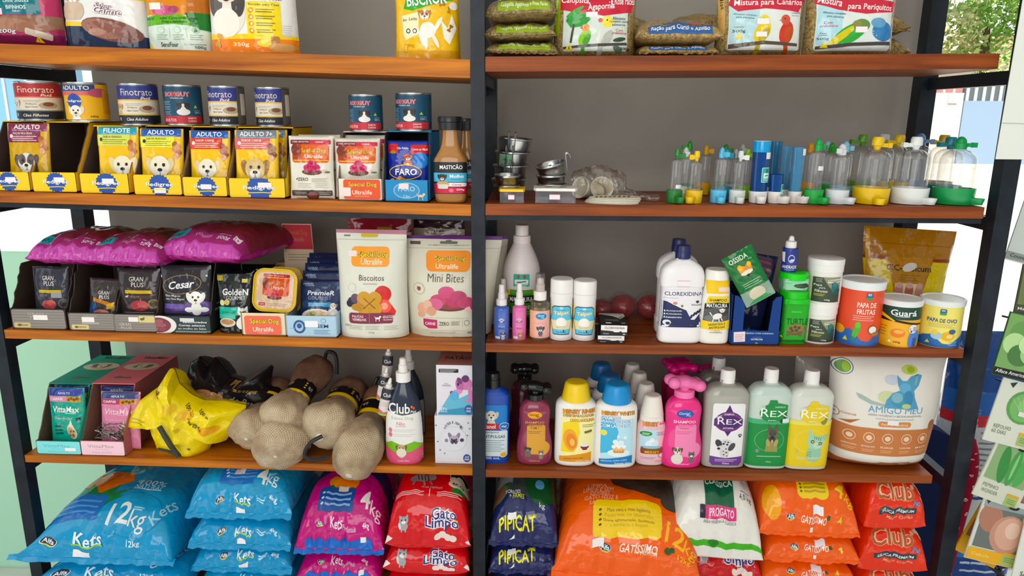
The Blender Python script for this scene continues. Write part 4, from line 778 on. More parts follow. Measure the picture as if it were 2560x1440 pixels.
# blue water tubes
def bluetube(lab, xl, xr, yt, Y, col, f=.5, cap=None, lab_at=None, rz=0, sticker=None, basecol='ece8e4'):
    x, _, z, w, h = fit('S2R', xl, xr, yt, Y); r = w/2*.92; root = thing('water_tube', lab, 'bird drinker', (x, Y, z), rad(rz), group='blue tube drinkers in white bases')
    bm = bmesh.new(); lathe(bm, [(0, r*.8), (0, r*.95), (.003, r*1.02), (.022, r*1.1), (.022, r*1.03), (.004, r*.9), (.004, .001)], 32, capt=False); spout(bm, r, .022, 0, L=.02, w=.0095, hs=.013); mk('base_cup', bm, mat(basecol), root, sharp=50)
    bm = bmesh.new(); lathe(bm, [(.006, r*.97), (h-.016, r), (h, r)] if not cap else [(.006, r*.97), (h-.02, r)], 36, capb=True, capt=False); mk('blue_tube', bm, clear(col, .12, 'blue_plastic'), root, sharp=60)
    if cap:
        bm = bmesh.new(); lathe(bm, [(h-.020, r*1.02), (h-.002, r*1.03), (h, r*1.02), (h+.0002, r*.95)], 32, capt=False); mk('top_band', bm, mat('1f9cd8', 'gloss'), root, sharp=50)
        bm = bmesh.new(); lathe(bm, [(h-.001, r*.96), (h+.0006, r*.98), (h+.001, r*.9)], 32); mk('white_rim', bm, mat('f0efe8'), root)
    if lab_at is not None:
        decal(lambda u, v: ((r+.0003)*sin(lab_at[0]+u*.62), -(r+.0003)*cos(lab_at[0]+u*.62), h*lab_at[1]+.028*v), r*1.24, .028, [R(0, 50, 100, 100, 'bfe8e4', 10), R(0, 50, 90, 92, '3fb0ac', 8), R(0, 46, 64, 34, 'e4f0ec', 4), E(0, 78, 12, 14, '6a5a4c'), R(0, 46, 40, 6, '2c4a4a', 0, 8), LN(0, 24, 66, 2, 10, 'd0ecea', 4)], root, name='label_print', fin='satin', cells=(8, 3))
    if sticker:
        decal(lambda u, v: ((r+.0005)*sin(sticker[0]+u*.5), -(r+.0005)*cos(sticker[0]+u*.5), h*sticker[1]+.012*v), r, .012, [R(0, 50, 100, 100, 'ece8ee')], root, name='price_sticker', fin='paper', cells=(6, 1))
bluetube('tall sea-blue open tube standing behind the capped one', 1921, 1952, 354, .13, '4f9cc8')
bluetube('pale blue open tube in a white base, right of the blue group', 1946, 1976, 366, .09, '7cb8d8')
bluetube('tall deep blue tube with white rim and bright band', 1877, 1922, 353, .05, '1c62b4', cap=1, lab_at=(.55, .34), sticker=(.8, .72), basecol='f0eef0')
bluetube('short deep blue tube with turquoise label', 1921, 1957, 436, .045, '2066b8', lab_at=(.35, .15), rz=42)
bluetube('tall pale blue tube with price sticker near its rim', 1974, 2008, 368, .05, '6fb4dc', rz=38, sticker=(.15, .86))
for xl, xr, yc, Y, c, lab, ct, kn, rz, st in ((2000, 2040, 356, .20, 'e8a41c', 'medium feeder with orange cap at the back', 90, 'cone', 0, None), (2040, 2082, 352, .22, 'a8d0dc', 'medium feeder with pale aqua cap at the back', 0, 'cone', 0, None), (2052, 2092, 356, .16, '2f9a34', 'medium feeder with green cap behind the translucent one', 0, 'cone', 0, None), (2082, 2130, 352, .12, '8cc0dc', 'medium feeder with sky-blue cap behind the translucent one', 90, 'cone', 0, None),
     (2016, 2061, 346, .045, '18a24a', 'medium feeder with bright green base', 85, 'cone', 35, (-.3, .62, .4)), (2072, 2124, 359, .045, 'd8dee2', 'medium feeder with translucent white base and cap', -80, 'cone', 40, None)):
    feeder(lab, xl, xr, yc, Y, c, capturn=ct, knob=kn, rz=rz, stick=st, bh=.026, sk=1)
for xl, xr, yc, Y, c, lab, ct, kn, rz, st in ((2118, 2180, 336, .205, '5f8f3a', 'large dome feeder with olive-green clip at the back left', -85, 'block', 0, None), (2205, 2272, 337, .185, 'd8b824', 'large dome feeder with mustard clip behind the yellow one', -85, 'block', 0, None), (2170, 2230, 335, .225, 'c8ccc8', 'large dome feeder with pale grey clip at the back', -85, 'block', 0, None), (2258, 2322, 333, .205, '5a78a0', 'large dome feeder with slate-blue cap behind the white one', 60, 'cone', 0, None), (2320, 2380, 337, .20, 'b89c3c', 'large dome feeder with ochre clip in front of the window', -85, 'block', 0, None), (2330, 2402, 342, .115, TE, 'large dome feeder with teal base and clip', -80, 'block', 0, None),
     (2143, 2224, 342, .055, YE, 'large dome feeder with yellow base and clip at the front', 95, 'block', 0, (1.25, .6, .25)), (2240, 2322, 342, .055, 'e6eae8', 'large dome feeder with white base and clip at the front', -85, 'block', 38, None), (2347, 2437, 341, .055, '2c9a58', 'large dome feeder with green base at the right end', 80, 'cone', 44, None)):
    feeder(lab, xl, xr, yc, Y, c, capturn=ct-rz, knob=kn, rz=rz, stick=st, bh=.030, tube=.92, sk=1)
# ------------------------------------------------------------------ third shelf, left
DK = '2b2526'
def gp(word='GRAN PLUS', c='e8e4de', y=72, x=0, s=1):
    return [T('GRAN', x-2*s, y+6, 30*s, 7.5, c, b=.0), T('PLUS', x+1*s, y-3, 27*s, 7.5, c, b=.0)]
def dtray(xl, xr, yl, yt, lab, out, items, Y=.010, dp=.17, cut=.05, seed=0, inn='43362e', torn=.003, sh='S3L', pxoff=60, topd=0, **k):
    x, Y, z, w, lh = fit(sh, xl, xr, yl, Y); hb = hb_at(sh, (xl+xr)/2+pxoff*.6, yt, .07)
    tray(lab, (x, Y, z, w, 0), dp, hb, lh, cut, out, inn, items, torn=torn, seed=seed, topd=topd, group=k.pop('group', 'dark cartons on the middle shelf'), **k); return z+hb
GPL = lambda tx: [R(0, 50, 96, 92, '8d8680', 4), [R(0, 14+k*14, 94, 3.5, '7a736e') for k in range(6)]]+tx
d1 = dtray(27, 167, 772, 657, 'dark grey carton at the left end of the middle shelf, one pouch inside', '2a2628', GPL([T('GRAN', -4, 76, 30, 13, 'a8a29c'), T('PLUS', -2, 58, 26, 13, 'a8a29c'), ST(4, 58, 26, 24, 'f0eae8'), R(-31, 20, 30, 24, 'c8b884', 3), E(-36, 20, 4, 6, '6a5c3c'), T('frango', -27, 20, 14, 9, '6a5c3c')]), seed=21)
d2 = dtray(170, 292, 782, 660, 'dark grey carton second from left, a small pouch slumped inside', '2a2628', GPL([T('GRAN', -4, 82, 28, 13, 'a8a29c'), ST(-8, 62, 26, 28, 'f2eae8'), R(-26, 20, 36, 26, 'd8c68c', 3), E(-34, 20, 4, 6, '6a5c3c'), T('carne', -22, 20, 16, 9, '6a5c3c'), R(-4, 42, 36, 8, 'b0aaa4', 1)]), seed=22)
d3 = dtray(281, 393, 785, 672, 'dark grey torn carton, third from left, holding an upright dark pouch', '2a2628', GPL([ST(-2, 70, 22, 26, 'f0eae8'), R(28, 72, 36, 36, 'd8c98c', 2), ('G', 18, 72, 7, [('E', 0, 0, 70, 40, '6a5c3c', 0), ('E', 60, 40, 30, 26, '6a5c3c', 0)], 0), T('GRAN', -22, 42, 26, 14, 'c0bab4'), T('PLUS', -20, 22, 24, 14, 'c0bab4')]), seed=23, torn=.004)
d4 = dtray(389, 527, 790, 655, 'black carton with meat plate print at its left, holding a black pouch with white terrier', '1c2424', [R(0, 50, 98, 94, '28363a', 1), E(-42, 46, 30, 54, 'e8e4e2'), E(-46, 46, 24, 44, '7a3c48'), [E(-46+8*cos(k*1.3), 46+26*sin(k*2.1), 7, 12, ('9c5a64', '8c4854')[k % 2]) for k in range(7)], T('selecionados', 22, 66, 44, 12, 'e8ecec', b=.02), T('Cortes selectos', 16, 47, 48, 12, 'e8ecec', b=.02), T('ao molho en Salsa', 16, 28, 52, 11, 'd0d8d8', b=.01), LN(18, 12, 66, 2, 5, '9aa8a8', 3), ST(8, 78, 26, 20, 'd8d8dc')], seed=24, torn=.0015, side_items=[R(6, 14, 60, 14, 'b8902c', 1), R(0, 32, 70, 3, '8a8c88'), R(0, 40, 60, 3, '8a8c88')])
def dp(xl, xr, yt, label, col, items, Y=.022, lean=5, seed=1, base_up=.003, d=.022, ry=0, group='dark pouches on the middle shelf', kind='flat', yb=None, wr=.0022, seal=None):
    x, _, z, w, h = fit('S3L', xl, xr, yt, Y); pouch('food_pouch', label, 'pet food pouch', (x, Y+.014, z+base_up, w, h-base_up), d, col, items, kind=kind, lean=lean, seed=seed, ry=ry, group=group, wr=wr, cells=(10, 14), seal=seal)
dp(70, 163, 672, 'navy-black pouch with gold strip standing in the far left dark carton', '34343e', gp(y=75)+[R(2, 58.5, 62, 5, 'c8a838'), R(20, 52, 28, 9, '9a98a0'), R(-16, 52, 24, 4, '55545c'), E(-2, 36, 20, 8, 'b04a4c'), E(4, 39, 12, 5, 'c86464'), E(36, 38, 13, 8, '6a6660'), E(36, 38, 10, 6, '3c3a3c'), R(0, 21, 70, 2, '6a6a72')], seed=31)
dp(204, 294, 702, 'dark pouch with a blue side and orange strip, slumped low in the second carton', '3a3434', [P([(-50, 0), (-8, 0), (-26, 60), (-50, 30)], '2c4f80')]+gp(y=64)+[P([(-30, 52), (30, 40), (34, 47), (-30, 60)], 'b8782c'), P([(10, 36), (40, 42), (30, 52), (8, 46)], 'd8a838'), E(-6, 25, 26, 10, 'c07464'), E(4, 28, 14, 6, 'd89080'), E(34, 28, 14, 10, '8a7438'), E(34, 28, 10, 7, '4a3c24')], seed=32, Y=.024, lean=9, ry=3)
dp(284, 394, 676, 'brown-black pouch with yellow strip standing upright in the third carton', '362e30', gp(y=76, s=1.1)+[R(2, 61, 64, 5.5, 'c8aa2c'), R(2, 52.5, 64, 5, '4c3c38'), ('G', -26, 53, 5, [('E', 0, 0, 70, 40, 'c8c0b4', 0), ('E', 60, 40, 30, 26, 'c8c0b4', 0)], 0), T('ADULTOS', -6, 53, 24, 3, '8c7c74'), E(4, 38, 22, 9, '9c3c40'), E(12, 40, 12, 6, 'b8585a'), R(6, 45, 3, 12, 'b05050', 1, -20), E(36, 41, 12, 8, '8c7848'), E(36, 41, 9, 6, '4a4230'), R(0, 26, 70, 2, '77706c')], seed=33)
dp(300, 388, 660, 'dark pouch standing behind the upright one in the third carton', '33302f', [], seed=34, Y=.06)
dp(392, 522, 668, 'black pouch with oval name and a white terrier over purple, in the black carton', '2c2c30', [('G', -6, 70, 40, [('P', [(100*cos(t), 46*sin(t)) for t in [2*pi*i/28 for i in range(28)]], 'a8844c'), ('P', [(96*cos(t), 43*sin(t)) for t in [2*pi*i/28 for i in range(28)]], '2e2e36')], 8), T('Cesar', -6, 70, 52, 12, 'f2f0f0', sh=.35, b=.02, rot=6), T('Filet Mignon', -24, 52, 32, 4.2, 'd8d4d8', b=.01), T('com Filete Mignon', -20, 47, 40, 4.2, 'd8d4d8', b=.01), R(0, 30, 90, 10, '4c3c70', 3), E(26, 34, 30, 12, '5f4a8a'), R(-22, 36, 40, 8, '6c55a0', 2), G(22, 47, 24, dog('ecece8', 'e4e4e0')), E(8, 31, 9, 4, 'ecece8'), E(36, 31, 9, 4, 'ecece8'), P([(40, 84), (44, 82), (44, 86)], 'd8d8d8'), P([(-48, 80), (-44, 82), (-48, 86)], 'd8d8d8')], seed=35)
x, _, z, w, h = fit('S3L', 537, 627, 690, .020)
pouch('food_pouch', 'glossy black pouch with teal label and white persian cat, standing beside the black carton', 'pet food pouch', (x, .034, z, w, h), .03, '1a1c1e', [R(-40, 93, 16, 9, 'a89438'), T('GoldeN', 4, 70, 72, 11, 'f0f0ee', b=.03), T('GOURMET', 6, 60.5, 54, 6.5, 'dcdcd8', b=.0), R(-14, 38, 60, 14, '2fae98', 3), R(-14, 36, 40, 3, '1f8a78'), E(-33, 52, 8, 5, 'd8d0a0'), E(-18, 53, 8, 5, 'c0b470'), R(-20, 28, 50, 8, '55b8a4', 2), E(-20, 18, 24, 8, 'd8cfb8'), E(-20, 19, 18, 5, 'b88860'), G(26, 34, 26, cat('ecebe6', '6a6a60')), E(26, 16, 20, 12, 'ecebe6'), R(0, 3.5, 90, 6, '141414'), LN(-30, 6, 24, 2, 2, '8c8c8c', .6), ST(30, 89, 16, 6, 'd8c468')], kind='doy', lean=3, seed=37, wr=.003, group='dark pouches on the middle shelf')
for px, Y, yt, s, lab in ((588, .10, 680, 3, 'black pouch behind the glossy cat pouch'), (645, .15, 665, 5, 'black pouch at the back between cat pouch and tin box')):
    dp(px-45, px+45, yt, lab, '17181b', [E(10, 78, 8, 8, '2c2c30'), T('gato', 0, 60, 30, 6, '3c3c40')], Y=Y, lean=3, seed=s, base_up=0)
# magenta sacks lying on the cartons
MG = 'a8327e'
def magsack(xl, xr, yf, th, Y, L, rz, lab, seed, zt):
    x = (PX(xl, yf, Y).x+PX(xr, yf, Y).x)/2; w = PX(xr, yf, Y).x-PX(xl, yf, Y).x
    sack('kibble_bag', lab, 'kibble bag', (x, Y, zt, w, th), L, 'a02a78', [P([(-50, 0), (50, 0), (50, 13), (-50, 13)], 'b84aa0'), R(0, 60, 100, 90, '86304e'), P([(0, 30), (50, 26), (50, 80), (20, 90)], '7c2c38'), R(0, 17, 100, 12, 'a03a74'), R(-34, 20, 28, 11, '2f9aa8'), T('PEIXE', -33, 19.5, 17, 4.5, '16424a', b=.02), T('Whiskas', 2, 18, 20, 4, 'd890c0', sh=.2), T('500g', 26, 17.5, 15, 5, 'f0dcea', b=.02), T('PESO LÍQ', 25, 22.5, 14, 2, 'e8c8dc'), G(41, 19, 6, [('R', 0, 0, 140, 120, 'f4e8ee', 40, 0), ('P', [(-70, 40), (-66, 90), (-20, 58)], 'f4e8ee'), ('P', [(70, 40), (66, 90), (20, 58)], 'f4e8ee')]), T('1+', 41, 19, 5, 4, 'a03a74', b=.02), E(20, 62, 24, 20, '6a3430'), E(-10, 70, 20, 12, 'b85a4c')],
         rz=rz, seed=seed, wr=.005, pleat=.006, flap=.0, n=2.3, group='magenta kibble bags lying on the cartons', seam=.3)
magsack(62, 250, 640, .062, .006, .20, -3, 'left one of three magenta kibble bags lying on the dark cartons', 3, d1+.001)
magsack(212, 398, 650, .062, -.003, .19, -5, 'middle one of three magenta kibble bags lying on the dark cartons', 5, d2+.001)
magsack(378, 606, 650, .072, .008, .21, -12, 'right one of three magenta kibble bags, the largest, on the dark cartons', 8, max(d3, d4)+.001)
# tin trays in a cream box, navy pouches
x, Y, z, w, lh = fit('S3L', 603, 716, 783, .010); hb = hb_at('S3L', 680, 700, .09)
tray('cream box with coral panel holding two foil trays of meat', (x, Y, z, w, 0), .19, hb*.72, lh, .19, 'e6d8b8', '8a7454', [R(-2, 46, 82, 84, 'e8705a', 6), T('Special Dog', 2, 62, 64, 26, 'f4dc20', '5c3010', b=.02), T('Ultralife', -2, 28, 46, 20, 'f8e8dc'), T('PREMIUM', -2, 12, 22, 4, 'f4c8b4')], name='display_carton', torn=0, seed=4)
def foil(label, xl, xr, yt, Y, zoff, lean, art=True):
    x, _, z, w, h = fit('S3L', xl, xr, yt, Y); h = h-zoff; root = thing('foil_tray', label, 'foil tray', (x, Y, z+zoff), 0, -rad(lean), rad(3), group='foil trays in the cream box')
    bm = bmesh.new()
    def ring(k, y, r): return [bm.verts.new((sx*(w/2*k-r)+r*cos(t), y, h/2+sy*(h/2*k-r)+r*sin(t))) for sx, sy, a0 in ((1, 1, 0), (-1, 1, 90), (-1, -1, 180), (1, -1, 270)) for t in (rad(a0+q*15) for q in range(7))]
    rr = [ring(.93, -.0008, .018), ring(.95, -.003, .019), ring(1, -.003, .022), ring(1, .001, .022), ring(.93, .004, .02), ring(.78, .03, .016)]
    for A, B in zip(rr, rr[1:]):
        n = len(A)
        for i in range(n): bm.faces.new((A[i], A[(i+1) % n], B[(i+1) % n], B[i]))
    bm.faces.new(rr[0]); bm.faces.new(rr[-1][::-1]); mk('tray_shell', bm, mat('d8b428', 'satin'), root, sharp=50)
    decal(lambda u, v: (u*w/2, -.001, v*h), w, h, [R(0, 50, 84, 84, 'd0b49a', 16)]+([R(2, 60, 60, 46, 'c8502c', 6), R(2, 84, 60, 7, 'a8282c', 2), T('CÃES ADULTOS', 0, 84, 36, 3, 'f0d8c8'), R(2, 79, 60, 2, 'e8a030'), E(-22, 66, 7, 14, '8a3424'), T('Special Dog', 4, 66, 40, 10, 'e89c28', '7c3c14', b=.02), T('Ultralife', 6, 56, 30, 7, 'f0c0a0'), G(0, 42, 20, meat('c84a50', 'a83438', '6c3c30')), R(-28, 17, 15, 7, 'b83c30', 1), T('CARNE', -28, 17, 10, 3, 'f0d8cc'), LN(8, 19, 44, 2, 4, 'a08870', 1.4)] if art else [R(4, 84, 50, 8, '7c2c24', 2)]), root, name='lid_print', fin='film', cells=None)
foil('gold-rimmed foil tray leaning at the front of the cream box', 627, 738, 674, .022, .046, 14)
foil('gold-rimmed foil tray behind the front one in the cream box', 662, 752, 670, .075, .030, 10, False)
x, Y, z, w, lh = fit('S3L', 715, 843, 790, .010)
tray('pale blue low carton holding a row of navy pouches', (x, Y, z, w, 0), .17, lh*1.1, lh, .02, 'b4cfe2', '9ab4c8', [E(-24, 48, 12, 32, '2f5488'), E(-24, 48, 8, 22, 'a8c4dc'), E(-24, 52, 5, 12, '2f5488'), T('SEM', 22, 52, 22, 17, '2c4c74', b=.02), LN(20, 32, 32, 3, 8, '6a8cb0', 3), E(24, 78, 5, 11, '6a8cb0'), E(24, 78, 4, 9, 'b4cfe2'), ST(0, 62, 26, 30, 'f0f2f6'), R(-38, 40, 10, 3, '8cb0d0')], torn=.001, seed=5, flare=0)
NV = '1c2c54'
def nav(k, yt, Y, lab):
    dp(738+k*5, 850+k*3, yt, lab, NV, [T('PremieR', 0, 74, 62, 9, 'e8ecf2', b=.03, sh=.12), T('GOURMET', -2, 64.5, 54, 7, '8c9cc0', b=0), T('cuidado', -30, 92, 24, 4, 'a8b8d4', sh=.2, b=.02), T('100%', -26, 88, 22, 3, 'a8b8d4', sh=.2), R(-4, 52, 60, 9, '3c88b8', 1), LN(-6, 53.6, 44, 2, 3, 'bcd8ea', .9), E(-36, 52, 8, 8, '2c3c64'), E(-8, 31, 36, 13, 'e8e4d8'), E(-8, 32, 26, 9, 'd8b48c'), E(-16, 35, 8, 4, '8a9a4c'), E(8, 31, 10, 4, 'e8c8a0'), G(30, 48, 13, dog('c8c0b4', '8a7c70', body=False)), E(30, 36, 12, 9, 'e0dcd4'), E(38, 92, 8, 3.4, '3c5080'), R(40, 84, 10, 4, '6a7ca4', 1)], Y=Y, lean=16, seed=50+k, group='navy pouches in the pale blue carton')
for k, (yt, Y, lab) in enumerate(((706, .020, 'frontmost navy pouch with noodle bowl and shih-tzu, in the pale blue carton'), (683, .038, 'second navy pouch of the row in the pale blue carton'), (664, .058, 'third navy pouch of the row in the pale blue carton'), (650, .080, 'fourth navy pouch of the row in the pale blue carton'), (638, .104, 'rearmost navy pouch of the row in the pale blue carton'))): nav(k, yt, Y, lab)
# opened cream box with raised lid behind
x, Y, z, w, h = fit('S3L', 700, 812, 655, .205)
carton('open_carton', 'plain brown opened box at the back of the middle shelf', 'carton', (x, .195, z, w, h), .06, 'a89068', [R(0, 50, 100, 100, 'b49a72')], fin='card')
p = PX(750, 620, .20); xx, _, zz, ww, hh = fit('S3L', 710, 790, 560, .185); root = thing('box_lid', 'cream cardboard flap with red panel standing up behind the foil trays', 'carton lid', (xx, .187, z), 0)
bm = bmesh.new(); prism(bm, [(-ww*.45, 0), (ww*.5, 0), (ww*.46, hh*.6), (ww*.42, hh), (-ww*.5, hh), (-ww*.48, hh*.5)], 0, .003, axis='y'); mk('flap_board', bm, mat('d8c4a8', 'card'), root, smooth=False)
decal(lambda u, v: (u*ww/2, 0, v*hh), ww, hh, [P([(-44, 72), (44, 72), (40, 99), (-48, 99)], 'b8424a'), T('Special Dog', 0, 90, 56, 6, 'c8683c', b=.02), T('Ultralife', 0, 83, 36, 5, 'c87068'), LN(0, 66, 70, 3, 3, 'b09c84', 1)], root, fin='card', cells=None)
# large stand-up pouches by the middle post
def ultralife(y0): return [R(0, y0, 54, 18, 'f09c14', 6), T('Special Dog', 4, y0+1.6, 42, 6, 'f4dc20', '5c3a10', b=.02, ob=.07), T('Ultralife', 2, y0-4.4, 30, 5.2, 'fbeedd', b=.005)]
x, Y, z, w, h = fit('S3L', 846, 1020, 574, .045)
pouch('biscuit_pouch', 'tall ivory pouch with orange square, biscuits and strawberries', 'treat pouch', (x, .045, z, w, h), .065, 'dcdcd0', ultralife(76)+[P([(-50, 97), (50, 96), (50, 100), (-50, 100)], 'b07484'), R(-2, 95, 24, 3.4, 'c8b41c', 2), R(0, 91, 98, .5, 'b8b8a8'), R(-34, 94.5, 9, 1.4, '7c7468'), R(-26, 78.6, 13, 5, 'f0e0e4', 1), T('Biscoitos', 2, 57, 36, 5.2, '4a4038', b=-.0), LN(0, 51.5, 20, 1, 2, 'a8a498', .8), E(-26, 48, 6, 4.4, 'cfcfc4'), E(-26, 48, 4.6, 3.3, 'dcdcd0'),
    E(18, 42, 12, 8, 'c83030', -30), E(-26, 35, 7, 4.4, '3c3048'), E(-30, 33, 5, 3.4, '2c2438'), E(-22, 38, 6, 4.4, '5a4c60'), E(-14, 38, 5, 5, 'd85c80'), P([(8, 37), (20, 42), (36, 26), (34, 22), (14, 22), (6, 28)], 'd83428'), E(20, 31, 10, 6, 'e8604c', -35), E(20, 31, 5, 3.4, 'f4a08c', -35), [E(-1+8*a, 33.5+5*b, 9.5, 6, 'c8963c') for a in (-1, 1) for b in (-1, 1)], E(-1, 33.5, 6, 4, 'c8963c'), R(-1, 33.5, 22, .8, '7c5420', 0, 42), R(-1, 33.5, 22, .8, '7c5420', 0, -42), E(-18, 30, 9, 3.6, 'b88430'),
    R(0, 19.5, 62, 10, '7c2c44', 4), T('FRUTAS', -18, 21.2, 16, 2.4, 'f0dce0', b=.02), T('VERMELHAS', -16, 18.2, 20, 2.4, 'f0dce0', b=.02), R(-1.5, 19.5, .5, 9, 'c08c98'), ('G', 10, 19.5, 6, [('E', 0, 0, 60, 24, 'f4eef0', 0), ('E', 60, 36, 26, 22, 'f4eef0', 0), ('R', -40, -40, 14, 60, 'f4eef0', 0, 0), ('R', 36, -40, 14, 60, 'f4eef0', 0, 0), ('R', -64, 30, 12, 40, 'f4eef0', 0, 30)], 0), T('ADULTOS', 24, 20.8, 14, 2.6, 'f0dce0', b=.02), LN(24, 18, 13, 1, 2, 'd8a8b4', .9), T('ZERO', -34, 12, 10, 1.8, '8c8c80'), [LN(q, 11.6, 20, 3, 1.5, 'b4b4a6', .5) for q in (-22, 2, 28)], T('120g', 0, 5.4, 8, 1.8, '8c8c80')], seed=71, wr=.003, pinch=.02, fin='satin')
x, Y, z, w, h = fit('S3L', 1002, 1240, 594, .055)
mb = lambda lab, pos, s, full=True: pouch('biscuit_pouch', lab, 'treat pouch', pos, .085, 'dad6c6', ([R(0, 76, 44, 20, 'f09414', 5), T('Special Dog', 2, 78, 30, 5.4, 'f4dc20', '5c3a10', b=.02, ob=.07), T('Ultralife', -1, 71, 23, 4.8, 'fbeedd')] if full else [])+[P([(-50, 97), (50, 96.5), (50, 100), (-50, 100)], '5c2470'), R(0, 93.5, 17, 2.4, '6c6a60', 3), E(0, 95, 3, 1, '6c6a60'), R(0, 88, 98, .5, 'b8b4a4'), R(-32, 93, 10, 3, '5a4440'), T('ALIMENTO COMPLETO', 0, 91, 40, 1.2, '8c8878'), ST(27, 81, 8, 4.6, 'f0ecec')]+([T('Mini Bites', -2, 60, 38, 8, '4c443c', sh=.08, b=-.004), E(-31, 49, 6.5, 6, 'b8b4a4'), E(-31, 49, 5.6, 5.2, 'dad6c6'), P([(-33, 51), (-29, 51), (-29, 48), (-31, 46.6), (-33, 48)], '8c4a3c'), E(2, 33, 22, 6, '6a3030'), E(2, 34.5, 21, 5.4, '8a4440'), [E(a, b, 9, 6, c) for a, b, c in ((-10, 38, 'c04a70'), (8, 37, 'b83c64'), (-1, 46, 'c8507a'), (12, 42, 'b8446c'), (20, 36, 'c04a70'), (-14, 34, 'd0648c'))], E(-28, 29, 6, 6, 'dca890'), E(-22, 33, 5, 5, 'e0b49c'), E(-18, 27, 5, 5, 'd09c84'), E(-30, 23, 4, 3, 'd8a48c'), E(26, 29, 7, 3, 'e8c4bc'), E(29, 32, 4, 4, 'b8446c'),
    P([(-28, 19), (-12, 18), (-12, 9), (-22, 9), (-28, 12)], 'b02c60'), T('CARNE', -20, 14, 12, 3, 'f4e4ea', b=.02), T('ZERO', -4, 14, 12, 4, '54504a', b=.01), LN(9, 16, 10, 3, 1.6, '8c887c', .7), R(17, 14.5, .4, 8, 'a8a498'), E(22, 15, 3, 3, '7c786c'), E(22, 15, 2.4, 2.4, 'dad6c6'), R(0, 20, 50, .3, 'b4b09f'), R(0, 6.6, 60, .3, 'b4b09f'), T('400g', 27, 4.4, 8, 3, '54504a'), LN(-6, 4.4, 30, 1, 2, 'b0ac9c', .6)] if full else []), seed=s, wr=.0035, pinch=.03, fin='satin', sealh=.05, flare=.24)
mb('ivory pouch with purple top and pink mince picture, half behind the middle post', (x, .078, z, w, h), 73)
x, Y, z, w, h = fit('S3L', 1120, 1262, 588, .17)
mb('second purple-topped ivory pouch standing behind the middle post', (x, .165, z, w, h), 75, False)
x, Y, z, w, h = fit('S3L', 1032, 1160, 552, .19)
pouch('biscuit_pouch', 'ivory pouch with dark plum top, at the back by the middle post', 'treat pouch', (x, .215, z, w, h), .04, 'cfc8b8', [P([(-50, 91), (50, 90), (50, 100), (-50, 100)], '3c1c2c'), R(0, 87, 20, 3.6, '6c6450', 1), R(0, 70, 50, 20, 'c88418', 5)], seed=77)
x, Y, z, w, h = fit('S3L', 876, 1032, 546, .16)
pouch('biscuit_pouch', 'ivory pouch with crimson top, behind the tall biscuit pouch', 'treat pouch', (x, .16, z, w, h), .06, 'd0c8ae', [P([(-50, 88), (50, 87), (50, 100), (-50, 100)], '8a1c30'), R(8, 90, 24, 4, '9c8a1c', 2), R(0, 70, 50, 18, 'c88418', 5)], seed=79)
# ------------------------------------------------------------------ third shelf, right
def SCL(its, k=1.33):
    o = []
    for t in its:
        if t[0] == 'P': o.append(('P', [(a, b*k) for a, b in t[1]], t[2]))
        elif t[0] == 'T': o.append(t[:3]+(t[3]*k, t[4], t[5]*k)+t[6:])
        elif isinstance(t, list): o.append(SCL(t, k))
        else: o.append(t[:2]+(t[2]*k, t[3], t[4]*k)+t[5:])
    return o
CYL = [(0, .95, .95), (.04, 1, 1), (.88, 1, 1), (.95, .9, .9), (.985, .6, .6), (1, .42, .42)]
x, Y, z, w, h = fit('S3R', 1258, 1350, 562, .135)
bottle('large_bottle', 'large white litre bottle with green and yellow label, behind the small sprays', 'bottle', (x, Y, z, w, h), [(0, .93, .93), (.03, 1, 1), (.55, 1, 1), (.66, .97, .97), (.78, .78, .78), (.90, .50, .50), (.925, .45, .45), (.93, .47, .47), (.99, .46, .46), (1, .42, .42)], 'e8dedd', [
    R(0, 27, 92, 54, 'e0c81c'), R(0, 30, 60, 48, '3f8a30'), R(0, 52, 60, 6, '5aa044'), R(0, 42, 66, 10, '14181a', 1), T('MATACURA', 0, 42, 60, 6.5, 'f2f2f0', b=.03), T('POSE', 14, 31, 26, 5, 'dcecc8', b=.02), T('1L', 20, 13, 10, 5, 'f4e020', b=.03), E(-16, 12, 20, 12, '1e1e20'), E(12, 8, 18, 10, '26262a'), LN(14, 25, 30, 2, 3, 'b8d8a0', 1),
    R(0, 68, 42, 17, '3fb09c', 3), R(0, 66, 36, 6, 'e4efe8', 2), E(-8, 73, 4, 3, '8a5a44'), E(8, 73, 4, 3, '8a5a44'), R(0, 66, 24, 1.4, '2c4a44', 0, 6), LN(0, 62, 34, 2, 2, 'c8ecdf', .8)], cap=[('e6dcda', (.88, .40), (.885, .43), (.89, .36), (.895, .36), (.99, .355), (1, .32))], ph=.90, d=1, e=2, label_hi=.8)
SPR = [(0, .93, .93), (.03, 1, 1), (.80, 1, 1), (.90, .86, .86), (.96, .5, .5), (1, .46, .46)]
SCAP = lambda c, tc: [(c, (.62, .62), (.622, .70), (.72, .70), (.73, .66), (.735, .01)), (tc, (.73, .50), (.84, .46), (.845, .40), (.985, .36), (1, .30))]
def spray(lab, xl, xr, yt, Y, col, items, fin='gloss', liquid=None, m=None, cw='f0eeee', tc='ece6e6'):
    return bottle('spray_bottle', lab, 'spray bottle', fit('S3R', xl, xr, yt, Y), SPR, col, items, cap=SCAP(cw, tc), ph=.64, d=1, e=2, m=m, fin=fin, label_hi=.86, liquid=liquid, group='small spray bottles by the middle post')
